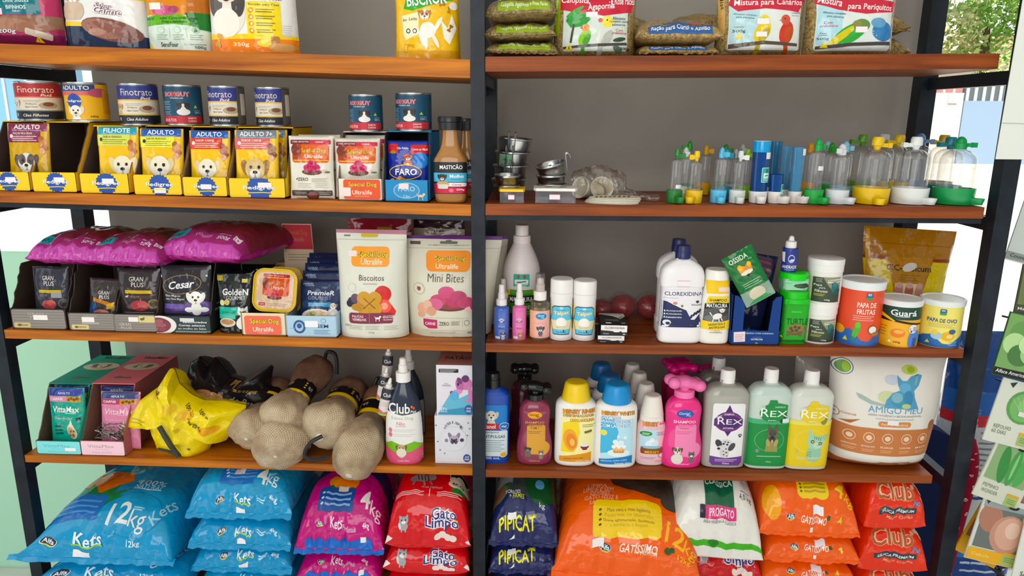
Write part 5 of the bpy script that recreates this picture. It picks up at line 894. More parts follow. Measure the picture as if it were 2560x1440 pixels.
def cluff(c, txt, d2): return [G(0, 64, 30, paw(c)), T('Cluff', 0, 60, 40, 7, txt, b=.01), T('Perfume', 0, 46, 44, 4, 'd0d8f0', sh=.2, b=0), T('Machos' if d2 == 'm' else 'Fêmea', 0, 38, 34, 4.5, '2c2c40' if d2 == 'm' else 'b04878', b=.015), G(10, 16, 26, dog('c8c8c8' if d2 == 'm' else 'c89a60', '3c3c44' if d2 == 'm' else '9a6a3c', patch='44444c' if d2 == 'm' else None)), R(-24, 7, 30, 8, 'eef0f4', 4)]
spray('grey-capped spray standing behind the blue spray bottle', 1241, 1275, 697, .10, '6c6a54', [], tc='d8cec8', fin='plastic')
spray('blue spray bottle with white paw and husky, next to the middle post', 1235, 1273, 711, .04, '5470c0', cluff('d4dcf0', '2c3c80', 'm'))
spray('pink spray bottle with paw and small terrier', 1281, 1316, 708, .04, 'e07ab4', cluff('f2c8dc', '7c3c64', 'f'))
bottle('spray_bottle', 'peach labelled spray bottle with amber liquid and clear overcap', 'spray bottle', fit('S3R', 1325, 1375, 683, .042), SPR, 'e0d8b0', [R(0, 46, 96, 78, 'f0b898'), R(12, 46, 72, 78, 'f0b8b0'), E(6, 70, 26, 9, '2c8cc0'), T('Genial', 6, 72, 30, 5, 'e8f2fa', sh=.2, b=.02), T('Pet', 14, 66, 14, 4, 'e8f2fa', sh=.2, b=.02), R(0, 50, 60, .8, 'c89898'), G(4, 32, 26, dog('5c6270', '3c4048')), T('110ml', 4, 13, 24, 4, '8a6060', b=.01)], cap=[('f2eeec', (.60, .58), (.602, .64), (.72, .64), (.73, .6), (.735, .01)), ('e4dcd6', (.73, .46), (.83, .44), (.84, .36), (.90, .34), (.93, .3))], ph=.64, d=1, e=2, m=clear('e8e4d0', .16), liquid=('8a7c48', .78), label_hi=.84, group='small spray bottles by the middle post',
    extra=lambda root, w, h: mk('overcap', (lambda bm: (lathe(bm, [(h*.735, w*.25), (h*.99, w*.235), (h, w*.22)], 24, capb=False), bm)[1])(bmesh.new()), clear('eeeaea', .14), root))
TAL = [(0, .94, .94), (.02, 1, 1), (.20, 1, 1), (.22, .97, .97), (.85, .97, .97), (.88, 1, 1), (.985, 1, 1), (1, .97, .97)]
for xl, xr, yt, lab in ((1375, 1432, 695, 'left white talcum bottle with blue label'), (1432, 1490, 699, 'right white talcum bottle with blue label, beside the small cartons')):
    bottle('talc_bottle', lab, 'talcum bottle', fit('S3R', xl, xr, yt, .045), TAL, 'efeceb', SCL([R(0, 36, 97, 44, 'f0e2b0'), P([(-40, 54), (-30, 58), (30, 58), (40, 54), (40, 44), (46, 34), (40, 26), (34, 10), (-34, 10), (-40, 26), (-46, 34), (-40, 44)], '1c3c54'), P([(-38, 53), (-29, 56.6), (29, 56.6), (38, 53), (38, 44), (43, 34), (38, 26), (32, 11.5), (-32, 11.5), (-38, 26), (-43, 34), (-38, 44)], '6cc4e4'), P([(-43, 34), (43, 34), (38, 26), (35, 19), (-35, 19), (-38, 26)], 'e8e0b8'), E(0, 30, 22, 9, 'f6f2ec'), T('Talpet', 0, 45.5, 62, 7.5, 'f8f2d8', 'c8a848', sh=.05, b=.03, rot=4), T('Banho a Seco', 0, 51.5, 40, 2, '2c7898', b=.01), E(0, 54.6, 8, 2, 'bfe4f2'), LN(0, 24, 40, 2, 2, 'c0a870', .8), T('Uso Animal', 0, 14.5, 40, 2.4, '1f4f78', b=.02)]),
           cap=[('f2efee', (.775, .93), (.78, 1.0), (.97, 1.0), (.99, .97), (1, .9))], ph=.775, d=1, e=2, label_lo=0, label_hi=.97)
def clorx(lab, xl, xr, yt, yb, Y, zb, rz=0):
    x, _, z, w, h = fit('S3R', xl, xr, yt, Y, zb)
    def face(k): return [R(0, 66, 98, 66, 'eeeaea'), P([(-50, 50), (-4, 42), (14, 12), (22, 12), (40, 34), (50, 36), (50, 0), (-50, 0)], '17181c'), T('CLOREXIDINA', 2, 74, 76, 20, '1a1c22', b=.01), R(-20, 48, 20, 2.5, '9a9aa0'), [E(18+k2*4, 28+k2*4, 2.2, 9, '17181c', -25) for k2 in range(3)], T('World', -30, 18, 20, 10, 'd8d8dc', b=.02), R(38, 16, 10, 9, 'd8d8dc', 2)]
    carton('medicine_carton', lab, 'small carton', (x, Y, z, w, h), .085, '17181c', face(0), rz=rz, group='black and white soap cartons', top_items=[P([(-50, 100), (46, 100), (50, 76), (30, 52), (0, 76), (-50, 90)], 'e4dad6'), T('CLOREXIDINA', 0, 93, 80, 7, '3c3436', b=.01), [E(28+k2*4, 62+k2*3, 2.2, 4, '17181c', -25) for k2 in range(3)], LN(-4, 46, 56, 3, 6, '8c8c90', 2), E(-20, 16, 12, 6, 'd8d8dc'), R(36, 16, 14, 5, 'd8d8dc')]); return z+h
zt = clorx('lower black and white soap carton under its twin', 1494, 1561, 839, 865, .012, None)
clorx('upper black and white soap carton on top of its twin', 1502, 1568, 813, 838, .012, zt+.0004, rz=-2)
RB = mat('8c1c26', 'film')
for i, (px, py, r, lab) in enumerate(((1504, 782, 26, 'red ball in clear film at the left, behind the white talcum bottle'), (1556, 788, 33, 'red ball in clear film, middle of three'), (1622, 790, 33, 'red ball in clear film, right of three, beside the white antiseptic bottle'))):
    p = PX(px, py, .19); rr = r*DEPTH(p)/F_PX; zz = top('S3R', p.x)+.001
    root = thing('toy_ball', lab, 'toy ball', (p.x, .19, zz), group='red balls in clear film'); bm = bmesh.new(); blob(bm, (0, 0, rr*.93), (rr, rr, rr*.92), seg=24); mk('ball', bm, RB, root)
    bm = bmesh.new(); blob(bm, (0, 0, rr*1.0), (rr*1.16, rr*1.1, rr*1.0), seg=28)
    for v in bm.verts: v.co *= 1+.16*nz(v.co.x*60+i*5, v.co.z*60+v.co.y*50, i+2); v.co.z = max(.0006, v.co.z)
    mk('film_wrap', bm, clear('f4ecec', .07, 'thin_film'), root, sharp=15)
CLX = [(0, .86, .86), (.015, .94, .95), (.05, .97, 1), (.20, .97, 1), (.215, .93, .94), (.66, .93, .94), (.68, .99, 1), (.80, .99, 1), (.90, .86, .9), (.965, .52, .62), (.985, .33, .5), (1, .32, .48)]
CLC = [('23285c', (.865, .26), (.868, .345), (.93, .345), (.935, .33), (.985, .32), (1, .29))]
cl_it = [R(0, 48, 92, 96, 'eceaf0', 3), T('CLOREXIDINA', 2, 86, 84, 10, '2a2f58', b=.008), T('Shampoo', -26, 75, 32, 4.6, 'b0b0c0', sh=.15, b=0), P([(-44, 68), (-34, 66), (-4, 50), (10, 44), (22, 20), (30, 20), (40, 34), (46, 40), (46, 0), (-44, 0)], '1f2856'), E(-16, 62, 7, 5, 'f2e8ea'), E(-16, 62, 5, 3.6, 'd88888'), E(0, 55, 7, 5, 'f0ece4'), E(0, 55, 3, 3, '6a8050'), [T(s, -18, 42-8*k, 36, 4.6, 'e8eaf4', sh=.15, b=.02) for k, s in enumerate(('Antiqueda', 'Antisséptica', 'Antisseborreica'))], [E(-38, 42-8*k, 1.4, 2.4, 'e8eaf4') for k in range(3)], [E(22+k*6, 28+k*4, 2.8, 6, 'eceaf0' if k else '1f2856', -25) for k in range(3)], [E(28+k*6, 34+k*4, 2.4, 6, '14142c', -25) for k in range(3)], E(-32, 12, 9, 7, 'e8eaf0'), E(-30, 10, 5, 4, '1f2856'), LN(-32, 3, 18, 1, 2, 'c0c4d8', 1), T('World', 32, 58, 24, 5, '3c3c50', b=.02), E(34, 66, 4, 3, '26262e'), P([(30, 67), (38, 67), (34, 61)], '26262e'), T('500mL', 30, 4, 20, 4, 'dfe2f0', b=.02)]
def clb(lab, xl, xr, yt, Y, items): return bottle('antiseptic_bottle', lab, 'shampoo bottle', fit('S3R', xl, xr, yt, Y), CLX, 'f0eef0', items, cap=CLC, ph=.875, d=.55, e=4, label_lo=.20, label_hi=.665, extra=(lambda root, w, h: decal(lambda u, v: (u*.012, -w*.275-.0003, h*.60+.012*v), .024, .012, [R(0, 50, 100, 100, 'e0a8b0'), R(0, 50, 100, 84, 'f4eef0')], root, name='price_sticker', fin='paper', cells=None)) if items else None)
clb('white antiseptic bottle with navy cap, in front', 1647, 1756, 613, .035, cl_it)
clb('white antiseptic bottle hidden directly behind its twin', 1640, 1742, 597, .095, [])
bottle('shampoo_bottle', 'white and yellow shampoo bottle picturing a running dog, beside the blue carton', 'shampoo bottle', fit('S3R', 1748, 1826, 672, .03), [(0, .86, .9), (.03, .95, 1), (.15, .97, 1), (.5, .94, 1), (.8, .86, .95), (.9, .80, .9), (1, .76, .86)], 'f0eee8', [
    P([(-37, 98), (-34, 74), (34, 74), (37, 98)], 'f2c81c'), P([(-30, 66), (-26, 69), (34, 69), (36, 52), (-36, 50)], 'f2d020'), T('SHAMPOO', 2, 62, 54, 5, '20201c', b=.02), P([(-37, 55), (0, 58), (38, 56), (38, 46), (0, 48), (-38, 45)], '1a1a1a'), T('MATACURA', 0, 52, 64, 7.5, 'f4f4f2', b=.03), P([(-38, 45), (0, 47.6), (38, 46), (40, 22), (-40, 22)], '56565a'), E(20, 40, 16, 8, '3c3c40'), E(-16, 28, 22, 6, '74767a'), E(2, 32, 15, 5.5, 'f0eeea', 18), G(16, 42, 13, dog('f2f0ec', 'c0b8b0', body=False)), R(-10, 25, 3, 10, 'f0eeea', 1, -18), R(8, 25, 3, 9, 'f0eeea', 1, 10), R(16, 27, 3, 8, 'e8e6e2', 1, 24), R(-18, 36, 3, 8, 'f0eeea', 1, 35),
    P([(-42, 24), (0, 20), (42, 25), (43, 8), (0, 4), (-43, 8)], 'f2d020'), T('SARNICIDA E', 2, 17, 52, 4.4, '1c1c18', b=.02, rot=5), T('ANTIPULGAS', 3, 11, 50, 4.4, '1c1c18', b=.02, rot=5), G(4, -5, 30, paw('c8c8c6')), LN(0, 1, 40, 1, 2, '8c8c88', .8), T('200ml', 4, -6, 18, 3, '6a6a66', b=.02), ST(18, 82, 34, 8, 'f0d8c8')], cap=[('f2f0ea', (.87, .70), (.875, .765), (.98, .74), (1, .68))], ph=.88, d=.62, e=2.8, label_lo=.18, label_hi=1)
# blue carton, pouches
x, Y, z, w, h = fit('S3R', 1830, 1952, 742, .010)
root = tray('dark blue display carton with a cut-out window and a torn right edge', (x, Y, z, w, 0), .13, h*1.02, h*.30, .13, '1f3f80', '12203c', [T('ATENDIDO COM CARINHO', 4, 82, 66, 10, 'c8d4ec', b=.02), T('NUTRICON', 4, 40, 24, 12, 'e8eef8', sh=.2, b=.03), E(4, 54, 10, 5, '4a70b0'), E(4, 54, 9, 3, '1f3f80'), E(4, 14, 3, 6, '6a9a3c'), R(-32, 56, 23, 70, 'ecdce0', 0, 4), LN(-32, 70, 18, 4, 12, 'c89aa4', 4)], torn=0, seed=9, win=1)
bm = bmesh.new(); hh = h*1.02
prism(bm, [(-w/2, h*.30), (-w*.26, h*.30), (-w*.26, hh*.86), (-w*.40, hh*.99), (-w/2, hh)], 0, .0022, axis='y'); mk('front_panel', bm, mat('1f3f80', 'card'), root, smooth=False); bm = bmesh.new(); prism(bm, [(w*.26, h*.30), (w/2, h*.30), (w/2, hh), (w*.36, hh*.97), (w*.30, hh*.88)], 0, .0022, axis='y'); mk('front_panel', bm, mat('1f3f80', 'card'), root, smooth=False)
bm = bmesh.new(); blob(bm, (w*.0, .05, h*.40), (w*.36, .016, h*.07), seg=14); o = mk('blue_packet', bm, mat('2f6cb0', 'film'), None); o.location = (x, .012, z-.0+.0); o['label'] = 'bright blue packet lying inside the dark blue carton'; o['category'] = 'packet'
o.location.z = z-h*.33+.0025
for v in o.data.vertices: v.co.z = max(v.co.z, h*.33)
p = PX(1856, 700, .02); root2 = pouch('vitamin_pouch', 'green packet with ducklings tilted over the dark blue carton', 'packet', (PX(1900, 742, .02).x, .012, PX(1900, 748, .02).z, .062, .112), .010, '1f6f38', [T('OSSIDA', -6, 88, 60, 9, 'e8ecd8', b=.02), T('30g', 26, 80, 12, 4, '9ac0a0'), E(-8, 66, 13, 8, 'e89c28'), E(10, 66, 12, 8, 'd88c20'), E(-14, 72, 8, 6, 'f0b840'), E(16, 72, 7, 5, 'f0b840'), E(0, 60, 20, 4, 'f0e8d8'), E(0, 54, 4, 3, '2c2c20'), LN(0, 42, 60, 3, 4, '9ac8a4', 1.4), R(0, 14, 98, 28, '8fa898', 2), E(0, 17, 26, 12, 'd8d0b8'), P([(-40, 2), (40, 2), (20, 10), (-20, 8)], '3f9a58')], kind='flat', wr=.001, pfin='film', seed=5)
root2.rotation_euler = (rad(4), rad(-31), 0)
pouch('vitamin_pouch', 'dark navy striped pouch standing behind the green packet', 'packet', fit('S3R', 1838, 1908, 634, .075), .02, '1c2242', [R(-6, 78, 76, 40, '3c2a3c', 2, -8), [R(-6, 64+k*7, 70, 2.4, '7c3448', 0, -8) for k in range(5)]], kind='flat', ry=8, seed=6)
# turtle food tubs, dropper
TUB = [(0, .86, .86), (.04, .90, .90), (1, .98, .98)]
x, Y, z, w, h = fit('S3R', 1951, 2021, 727, .03)
bottle('turtle_food_tub', 'tall bright green tub with turtle picture, under the small tub', 'tub', (x, .045, z, w, h), TUB, '28b428', [R(-50+50, 50, 100, 100, '22a822'), R(-40, 50, 12, 100, '1c8c20'), T('TURTLE', 6, 56, 76, 16, '12401c', b=.03), T('alimento', 0, 82, 36, 5, '6fe07a', sh=.2), E(6, 34, 34, 14, '6a5a34', 8), E(2, 38, 30, 12, '8a7848', 8), [E(a, b, 6, 4, '54462a') for a, b in ((-14, 38), (0, 42), (14, 40), (6, 33), (-8, 32))], E(34, 30, 9, 6, '7c7048'), E(-20, 24, 7, 8, '6a6038', -30), E(18, 23, 7, 8, '6a6038', 30), R(0, 5, 100, 6, '146c2c'), P([(-46, 14), (-38, 14), (-42, 20)], 'f0d820')], cap=[('2cc42c', (.77, 1.06), (.775, 1.12), (.86, 1.10), (.865, 1.04), (.99, 1.0), (1, .96), (1.0, .01))], ph=.86, d=.9, e=6, label_lo=.02, label_hi=.88)
zt = z+h+.0008; p = PX(1983, 735, .045)
x2, _, _, w2, h2 = fit('S3R', 1951, 2016, 678, .045, zt)
bottle('turtle_food_tub', 'small green tub with pale band and turtles, on the tall turtle tub', 'tub', (x2, .045, zt, w2, h2), TUB, '8fcfa8', [R(0, 48, 100, 80, '9ad8b0'), E(18, 44, 26, 20, '2c4434'), E(4, 46, 16, 14, '3c5a44'), E(30, 56, 10, 12, '24382c'), R(0, 4, 100, 10, '4a7a4c'), T('25g', 30, 18, 14, 9, '24503c'), LN(-30, 70, 24, 2, 8, '5a9a78', 2)], cap=[('2fd02f', (.60, 1.04), (.61, 1.08), (.97, 1.06), (1, 1.0), (1.0, .01))], ph=.68, d=.9, e=6)
zt2 = zt+h2+.0008; x3, _, _, w3, h3 = fit('S3R', 1957, 1994, 589, .045, zt2)
bottle('dropper_bottle', 'little navy dropper bottle with white nozzle standing on the green tubs', 'dropper bottle', (x3, .045, zt2, w3, h3), CYL, '27388a', [T('ANDRADE', 0, 24, 86, 15, 'f0f2fa', b=.02), T('Tamanduá Gotas', 0, 11, 60, 5, 'c8d0ea'), P([(-50, 90), (-32, 92), (-30, 44), (-44, 48)], 'f0eef0'), E(8, 74, 22, 16, '27388a'), ('G', 8, 62, 34, [('P', [(62*cos(t)*(1-.1*(i % 2)), 80*sin(t)) for i, t in enumerate([2*pi*i/22 for i in range(22)])], 'd8def0'), ('P', [(48*cos(t), 64*sin(t)) for t in [2*pi*i/22 for i in range(22)]], '27388a'), ('E', 10, -30, 40, 22, 'd8def0', 20)], 0)], cap=[('f4f2f2', (.66, .62), (.665, .72), (.84, .70), (.86, .5), (.87, .4), (.93, .34), (.97, .3), (1, .14))], ph=.68, d=1, e=2, label_hi=.9)
# tubs of hand-feeding food
def nutri(lab, pos, rot=0): return bottle('baby_food_tub', lab, 'tub', pos, [(0, .95, .95), (.04, .99, .99), (.96, .99, .99), (1, .96, .96)], 'eceae4', [R(-30, 44, 44, 78, 'd8d2c0', 0), R(4, 44, 74, 78, '3c4838'), P([(-6, 84), (41, 84), (41, 40), (20, 44), (4, 66)], '8c9078'), P([(6, 76), (41, 80), (41, 68), (8, 66)], 'd8d4c0'), T('Nutripássaros', 24, 73, 34, 6, '4a4430', sh=.3), T('Papa', -18, 58, 22, 8, 'e8ecdc', b=.01), T('para', -6, 49, 16, 5, 'e8ecdc', b=.01), T('Filhotes', -8, 40, 34, 8, 'e8ecdc', b=.01), LN(-12, 30, 30, 2, 4.5, 'c8c81c', 1.6), T('150g', 10, 12, 15, 6, 'f0f0e8', b=.02), LN(-16, 78, 18, 3, 4.5, 'c0c8b4', 1.2), E(28, 50, 10, 15, '2f6a6c', -12), E(26, 62, 8, 8, '3c8084'), E(33, 38, 7, 12, '245458', -20), P([(18, 62), (22, 56), (20, 66)], '28302c')], cap=[('f0eeec', (.70, 1.0), (.705, 1.03), (.86, 1.03), (.865, 1.05), (.97, 1.05), (.99, 1.02), (1, .9))], ph=.72, d=1, e=2, rz=rot)
x, Y, z, w, h = fit('S3R', 2013, 2094, 755, .04); nutri('lower white tub with green label and teal chick, supporting its twin', (x, .055, z, w, h), 8)
x2, _, _, w2, h2 = fit('S3R', 2019, 2102, 642, .055, z+h+.0006); nutri('upper white tub with green label and teal chick, stacked on its twin', (x2, .055, z+h+.0006, w2, h2), 0)
def food_tin(lab, xl, xr, yt, Y, col, items, lid='e8ecee', lh=.1): return bottle('bird_food_can', lab, 'canister', fit('S3R', xl, xr, yt, Y), [(0, .93, .93), (.02, .96, .96), (.98, .96, .96), (1, .94, .94)], col, items, cap=[(lid, (.86, .97), (.862, 1.0), (.95, 1.02), (.97, 1.02), (.985, .98), (.986, .9), (.97, .86), (.972, .01))], ph=.92, d=1, e=2, label_hi=.94, group='bird food canisters with translucent lids')
SH = [R(14, 90, 14, 12, '2f5ca0', 3), R(14, 86, 14, 5, '3f9a50', 2), T('BIRD', 14, 93, 8, 4, 'e4ecf6', b=.02)]
WV = [P([(-50, 0), (-50, 12), (-36, 26), (-20, 30), (-8, 22), (6, 10), (22, 8), (34, 18), (50, 32), (50, 0)], '3068b0')]
food_tin('coral canister with green parrot and blue wave', 2097, 2202, 694, .05, 'e0563c', SH+[T('PAPA DE', 10, 74, 40, 9, 'fbeee4', b=.03), T('FRUTAS', 10, 62, 38, 9, 'fbeee4', b=.03), LN(6, 54, 44, 3, 3.6, 'f0b8a8', 1.2)]+WV+[E(-6, 27, 7, 14, '58b03c', -15), E(-4, 38, 6, 6, '6cc048'), P([(-14, 16), (-9, 18), (-12, 4)], '3f8a2c'), E(28, 30, 10, 8, '8a5a34'), E(28, 30, 8, 6.4, 'f4efe6'), E(34, 22, 8, 4, 'a87c50'), P([(-32, 8), (-22, 8), (-27, 16)], 'e8d030'), E(-40, 26, 10, 8, 'e8a848')], )
food_tin('yellow and dark green canister with a blue budgie', 2196, 2296, 741, .045, 'eeb43c', [R(0, 84, 100, 32, '1d4238'), P([(-50, 70), (-10, 68), (50, 58), (50, 54), (-10, 62), (-50, 64)], '1c1c18'), P([(-50, 84), (-40, 82), (-10, 64), (-14, 62), (-42, 74), (-50, 76)], 'f0c040'), T('Guará', 6, 85, 56, 15, 'f6f6f2', b=.035), R(4, 76, 30, 1.6, 'd8e0dc'), E(-2, 34, 16, 11, 'e8843c'), E(0, 38, 11, 5, 'f4b468'), LN(-34, 48, 16, 4, 7, '8a6c28', 1.4), T('250g', -2, 11, 16, 6, '4a3c18', b=.02), P([(-22, 10), (-14, 10), (-18, 17)], 'f8ecd0'), E(33, 22, 11, 24, '5c84cc', -8), E(30, 46, 9, 11, 'eceef2'), E(27, 40, 2, 3, '3c50a0'), P([(22, 48), (26, 48), (24, 42)], 'c8a040'), [R(34, 50-k*3, 8, 1.2, '4a4a54') for k in range(4)], R(36, 12, 8, 22, '3c60a8', 2)])
food_tin('pale yellow canister with a chick and blue wave, rightmost on the shelf', 2300, 2401, 741, .045, 'f0e482', [R(0, 88, 14, 14, '2f5ca0', 3), R(0, 83, 14, 6, '3f9a50', 2), T('BIRD', 0, 91, 8, 4, 'e4ecf6', b=.02), T('PAPA DE OVO', 0, 66, 62, 10, '28467c', b=.015), LN(0, 57, 56, 3, 3.6, 'c8bc74', 1.2)]+WV+[E(-8, 28, 12, 9, 'a8c8e0'), E(-12, 36, 6, 6, 'f0d060'), E(16, 28, 14, 11, 'e8b83c'), E(24, 40, 7, 6, '3f6090'), E(20, 28, 7, 5, 'f4d890'), P([(-30, 8), (-20, 8), (-25, 16)], 'e8d030'), LN(28, 14, 18, 3, 4, 'a8c4e4', 1.2)])
x, Y, z, w, h = fit('S3R', 2147, 2362, 572, .16)
pouch('feed_bag', 'large amber and yellow feed bag picturing pink hatchlings, behind the canisters', 'feed bag', (x, .155, z, w, h), .06, 'a8731c', [P([(-50, 68), (-28, 68), (-18, 34), (14, 34), (26, 68), (48, 68), (40, 0), (-44, 0)], 'd8c014'), P([(-28, 72), (26, 72), (26, 68), (14, 34), (-18, 34), (-28, 68)], 'b07c24'), R(-39, 70, 22, 3, '8a3c1c'), R(37, 70, 24, 3, '8a3c1c'), T('CC-Albicum', -2, 61, 52, 6, '2c2820', b=.02), E(-2, 62, 9, 4, 'd8d0c8', 20), LN(-2, 54, 22, 3, 2.4, '8c6c34', 1), P([(-18, 34), (14, 34), (14, 46), (-18, 46)], 'dcc8a4'), [E(-13+k*12, 38, 5, 8, ('b88078', 'a8645c', 'bc8c84')[k]) for k in range(3)], [E(-13+k*12, 44, 4, 3, 'c8a098') for k in range(3)], P([(-20, 24), (18, 22), (26, 34), (-10, 30)], 'b89468'), R(0, 84, 96, .6, '8a5c14'), R(-46, 50, 4, 96, 'c89848')], kind='doy', lean=5, ry=3, seed=12, wr=.004, pinch=.04, flare=.12)
# ------------------------------------------------------------------ fourth shelf, right
def bonehead(col, zf=.80, s=1., turn=0, fin='plastic', lean=0):
    def f(root, w, h):
        k = w*.5*s; bm = bmesh.new(); lathe(bm, [(h*(zf-.035), k*.42), (h*(zf-.03), k*.46), (h*(zf+.035), k*.46), (h*(zf+.04), k*.22), (h*(zf+.08), k*.2)], 24); mk('pump_collar', bm, mat(col, fin), root, sharp=40)
        bm = bmesh.new(); M = Matrix.Rotation(rad(turn), 4, 'Z') @ Matrix.Rotation(rad(lean), 4, 'Y'); c = Vector((0, 0, h*(zf+.11)))
        pts = [(-.46, 0, .0, .34), (-.24, 0, .03, .34), (0, 0, .05, .38), (.24, 0, .03, .34), (.46, 0, .0, .34)]
        q = crom(pts, 5); rings = []
        for i, (a, b, z0, r) in enumerate(q):
            rings.append([bm.verts.new(c+M @ Vector((a*k*1.15, r*k*1.15*cos(t), z0*k+r*k*.8*sin(t)))) for t in (2*pi*j/14 for j in range(14))])
        for A, B in zip(rings, rings[1:]):
            for j in range(14): bm.faces.new((A[j], A[(j+1) % 14], B[(j+1) % 14], B[j]))
        bm.faces.new(rings[0]); bm.faces.new(rings[-1]); phd = mk('pump_head', bm, mat(col, fin), root, sharp=70)
        for a in (-1, 1):
            for b in (-1, 1):
                bm = bmesh.new(); blob(bm, c+M @ Vector((a*k*.62, b*k*.24, 0)), (k*.30, k*.30, k*.27), seg=12); mk('pump_lobe', bm, mat(col, fin), phd)
    return f
HG = [(0, .86, .88), (.03, .95, 1), (.16, 1, 1), (.32, .97, .97), (.52, .83, .88), (.66, .84, .88), (.80, .86, .88), (.90, .70, .74), (.96, .40, .5), (1, .34, .42)]
bottle('shampoo_bottle', 'royal blue flip-cap bottle with white terrier, partly hidden by the middle post', 'shampoo bottle', fit('S4R', 1192, 1274, 930, .05), [(0, .9, .9), (.03, .97, 1), (.82, 1, 1), (.92, .92, .94), (.975, .6, .66), (1, .42, .5)], '1c48a8', [R(6, 78, 74, 32, '2c7cc8', 8), G(-4, 74, 30, dog('d8d2c8', 'c4bcb0')), R(-12, 58, 60, 10, 'c82c38', 2), T('Matanol', -16, 58, 50, 7, 'f6f0f0', b=.03), E(34, 58, 14, 6.4, 'f0f0f2'), E(34, 58, 13, 5.6, '2c6cb8'), T('dog', 34, 58, 15, 4, 'f0f4fa', sh=.3, b=.02), R(0, 29, 88, 44, 'd8e2e8', 4), T('Shampoo', -6, 48, 50, 4.4, '2c4c60', sh=.3), T('ANTIPULGAS', 2, 41, 70, 5, '1c3040', b=.02), LN(0, 34, 70, 6, 3.6, '6c8494', 1), E(32, 10, 11, 5, 'e8dcb0'), E(32, 10, 8, 3.6, 'd8b020'), T('500 mL', -2, 4, 50, 4, 'dce8f8', b=.02)], cap=[('16181c', (.83, .36), (.835, .44), (.93, .44), (.935, .41), (.99, .40), (1, .36))], ph=.845, d=.6, e=3.2, label_lo=.04, label_hi=.84)
GEN = lambda bg, t1, pan, pc: [E(0, 88, 20, 7, bg), E(0, 88, 19, 6.2, 'e8a83c' if bg == 'd89030' else '2c5cb0'), T('Genial', -2, 89, 26, 4.4, '5c3420' if bg == 'd89030' else 'cfe0f8', sh=.25, b=.01), T('Pet', 8, 85.4, 12, 3, '5c3420' if bg == 'd89030' else 'cfe0f8', sh=.25, b=.01), T('SHAMPOO', 0, 74, 52, 5, t1, b=.03), R(4, 42, 50, 56, pan, 8), E(20, 26, 22, 14, pan), T('CEREJA E AVELÃ' if bg == 'd89030' else 'FILHOTES', 0, 68, 42, 3.6, pc, b=.01), T('5 EM 1' if bg == 'd89030' else 'hidratante', 0, 63.5, 22, 3.6, pc, b=.01), LN(0, 57, 36, 2, 3, pc, .7)]
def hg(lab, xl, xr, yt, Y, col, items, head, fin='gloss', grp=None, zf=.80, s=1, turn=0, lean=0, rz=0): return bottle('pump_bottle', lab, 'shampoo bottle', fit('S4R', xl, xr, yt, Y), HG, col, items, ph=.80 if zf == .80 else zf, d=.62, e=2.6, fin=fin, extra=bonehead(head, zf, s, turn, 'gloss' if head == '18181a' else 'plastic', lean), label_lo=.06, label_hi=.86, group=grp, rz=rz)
hg('maroon hourglass shampoo bottle with black pump head at the front', 1292, 1382, 948, .045, '8a3a52', GEN('d89030', 'e0a060', 'd8a04c', '6a2c3c')+[G(-18, 22, 13, dog('5c5450', '3c3634', patch='3c3634')), R(-18, 15, 16, 12, '6a625c', 4), G(18, 16, 14, cat('8a7c70', '2c2624')), T('500ml', 0, 1.5, 28, 3, 'd8a060', b=.01)], '18181a', lean=8)
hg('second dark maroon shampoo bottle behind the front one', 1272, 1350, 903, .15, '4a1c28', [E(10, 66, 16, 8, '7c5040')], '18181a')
MER = [(0, .90, .90), (.02, .96, .97), (.10, 1, 1), (.55, .99, 1), (.85, .98, .98), (.93, .94, .95), (.975, .82, .86), (1, .68, .74)]
MCAP = lambda c, z0=.79: [(c, (z0, .66), (z0+.002, .70), (z0+.03, .69), (.97, .56), (.985, .54), (1, .46))]
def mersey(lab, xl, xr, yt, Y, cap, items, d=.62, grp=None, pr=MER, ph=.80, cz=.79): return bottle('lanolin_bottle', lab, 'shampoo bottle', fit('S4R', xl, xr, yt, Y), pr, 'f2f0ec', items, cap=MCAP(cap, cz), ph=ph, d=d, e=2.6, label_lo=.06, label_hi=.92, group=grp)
mersey('white bottle with yellow cap and orange lettering, tallest of the lanolin bottles', 1387, 1490, 953, .045, 'f2d012', [R(4, 46, 76, 70, 'f6f0b0', 3), P([(-30, 72), (4, 80), (10, 55), (-4, 20), (-34, 20)], 'f4d850'), T('MERSEY RINSE', 6, 93, 76, 7.6, 'f0a020', '5c3c14', b=.03, rot=1), T('DESEMBARAÇADOR', 6, 85, 74, 6, 'e8b430', '6a4c1c', b=.015, ob=.04), T('COM LANOLINA', 14, 77.5, 58, 5.6, 'e8b430', '6a4c1c', b=.015, ob=.04), LN(30, 69, 30, 2, 3, '8c7c40', 1), R(29, 57, 18, 4, '6c7050', 1, 12), [R(24+k*2.4, 54.4+k*.3, .7, 3, '50543c') for k in range(6)], E(22, 30, 10, 4.6, '8a2440'), E(22, 32.6, 10, 3, 'f0ece8'), R(22, 27, 12, 6, '8a2440', 3), E(-12, 42, 17, 20, 'f0a850', 10), E(-10, 40, 12, 14, 'e88c38', 10), E(-8, 38, 6, 7, 'f4c070', 10), P([(-38, 11), (38, 20), (38, 2), (-38, 2)], 'e09a1c'), T('ESPECIAL PARA CÃES', -4, 8.6, 46, 2.6, '5c3c10', b=.01, rot=4), T('Conteúdo 500ml', 18, 4, 34, 3, 'f6ead0', b=.02)])
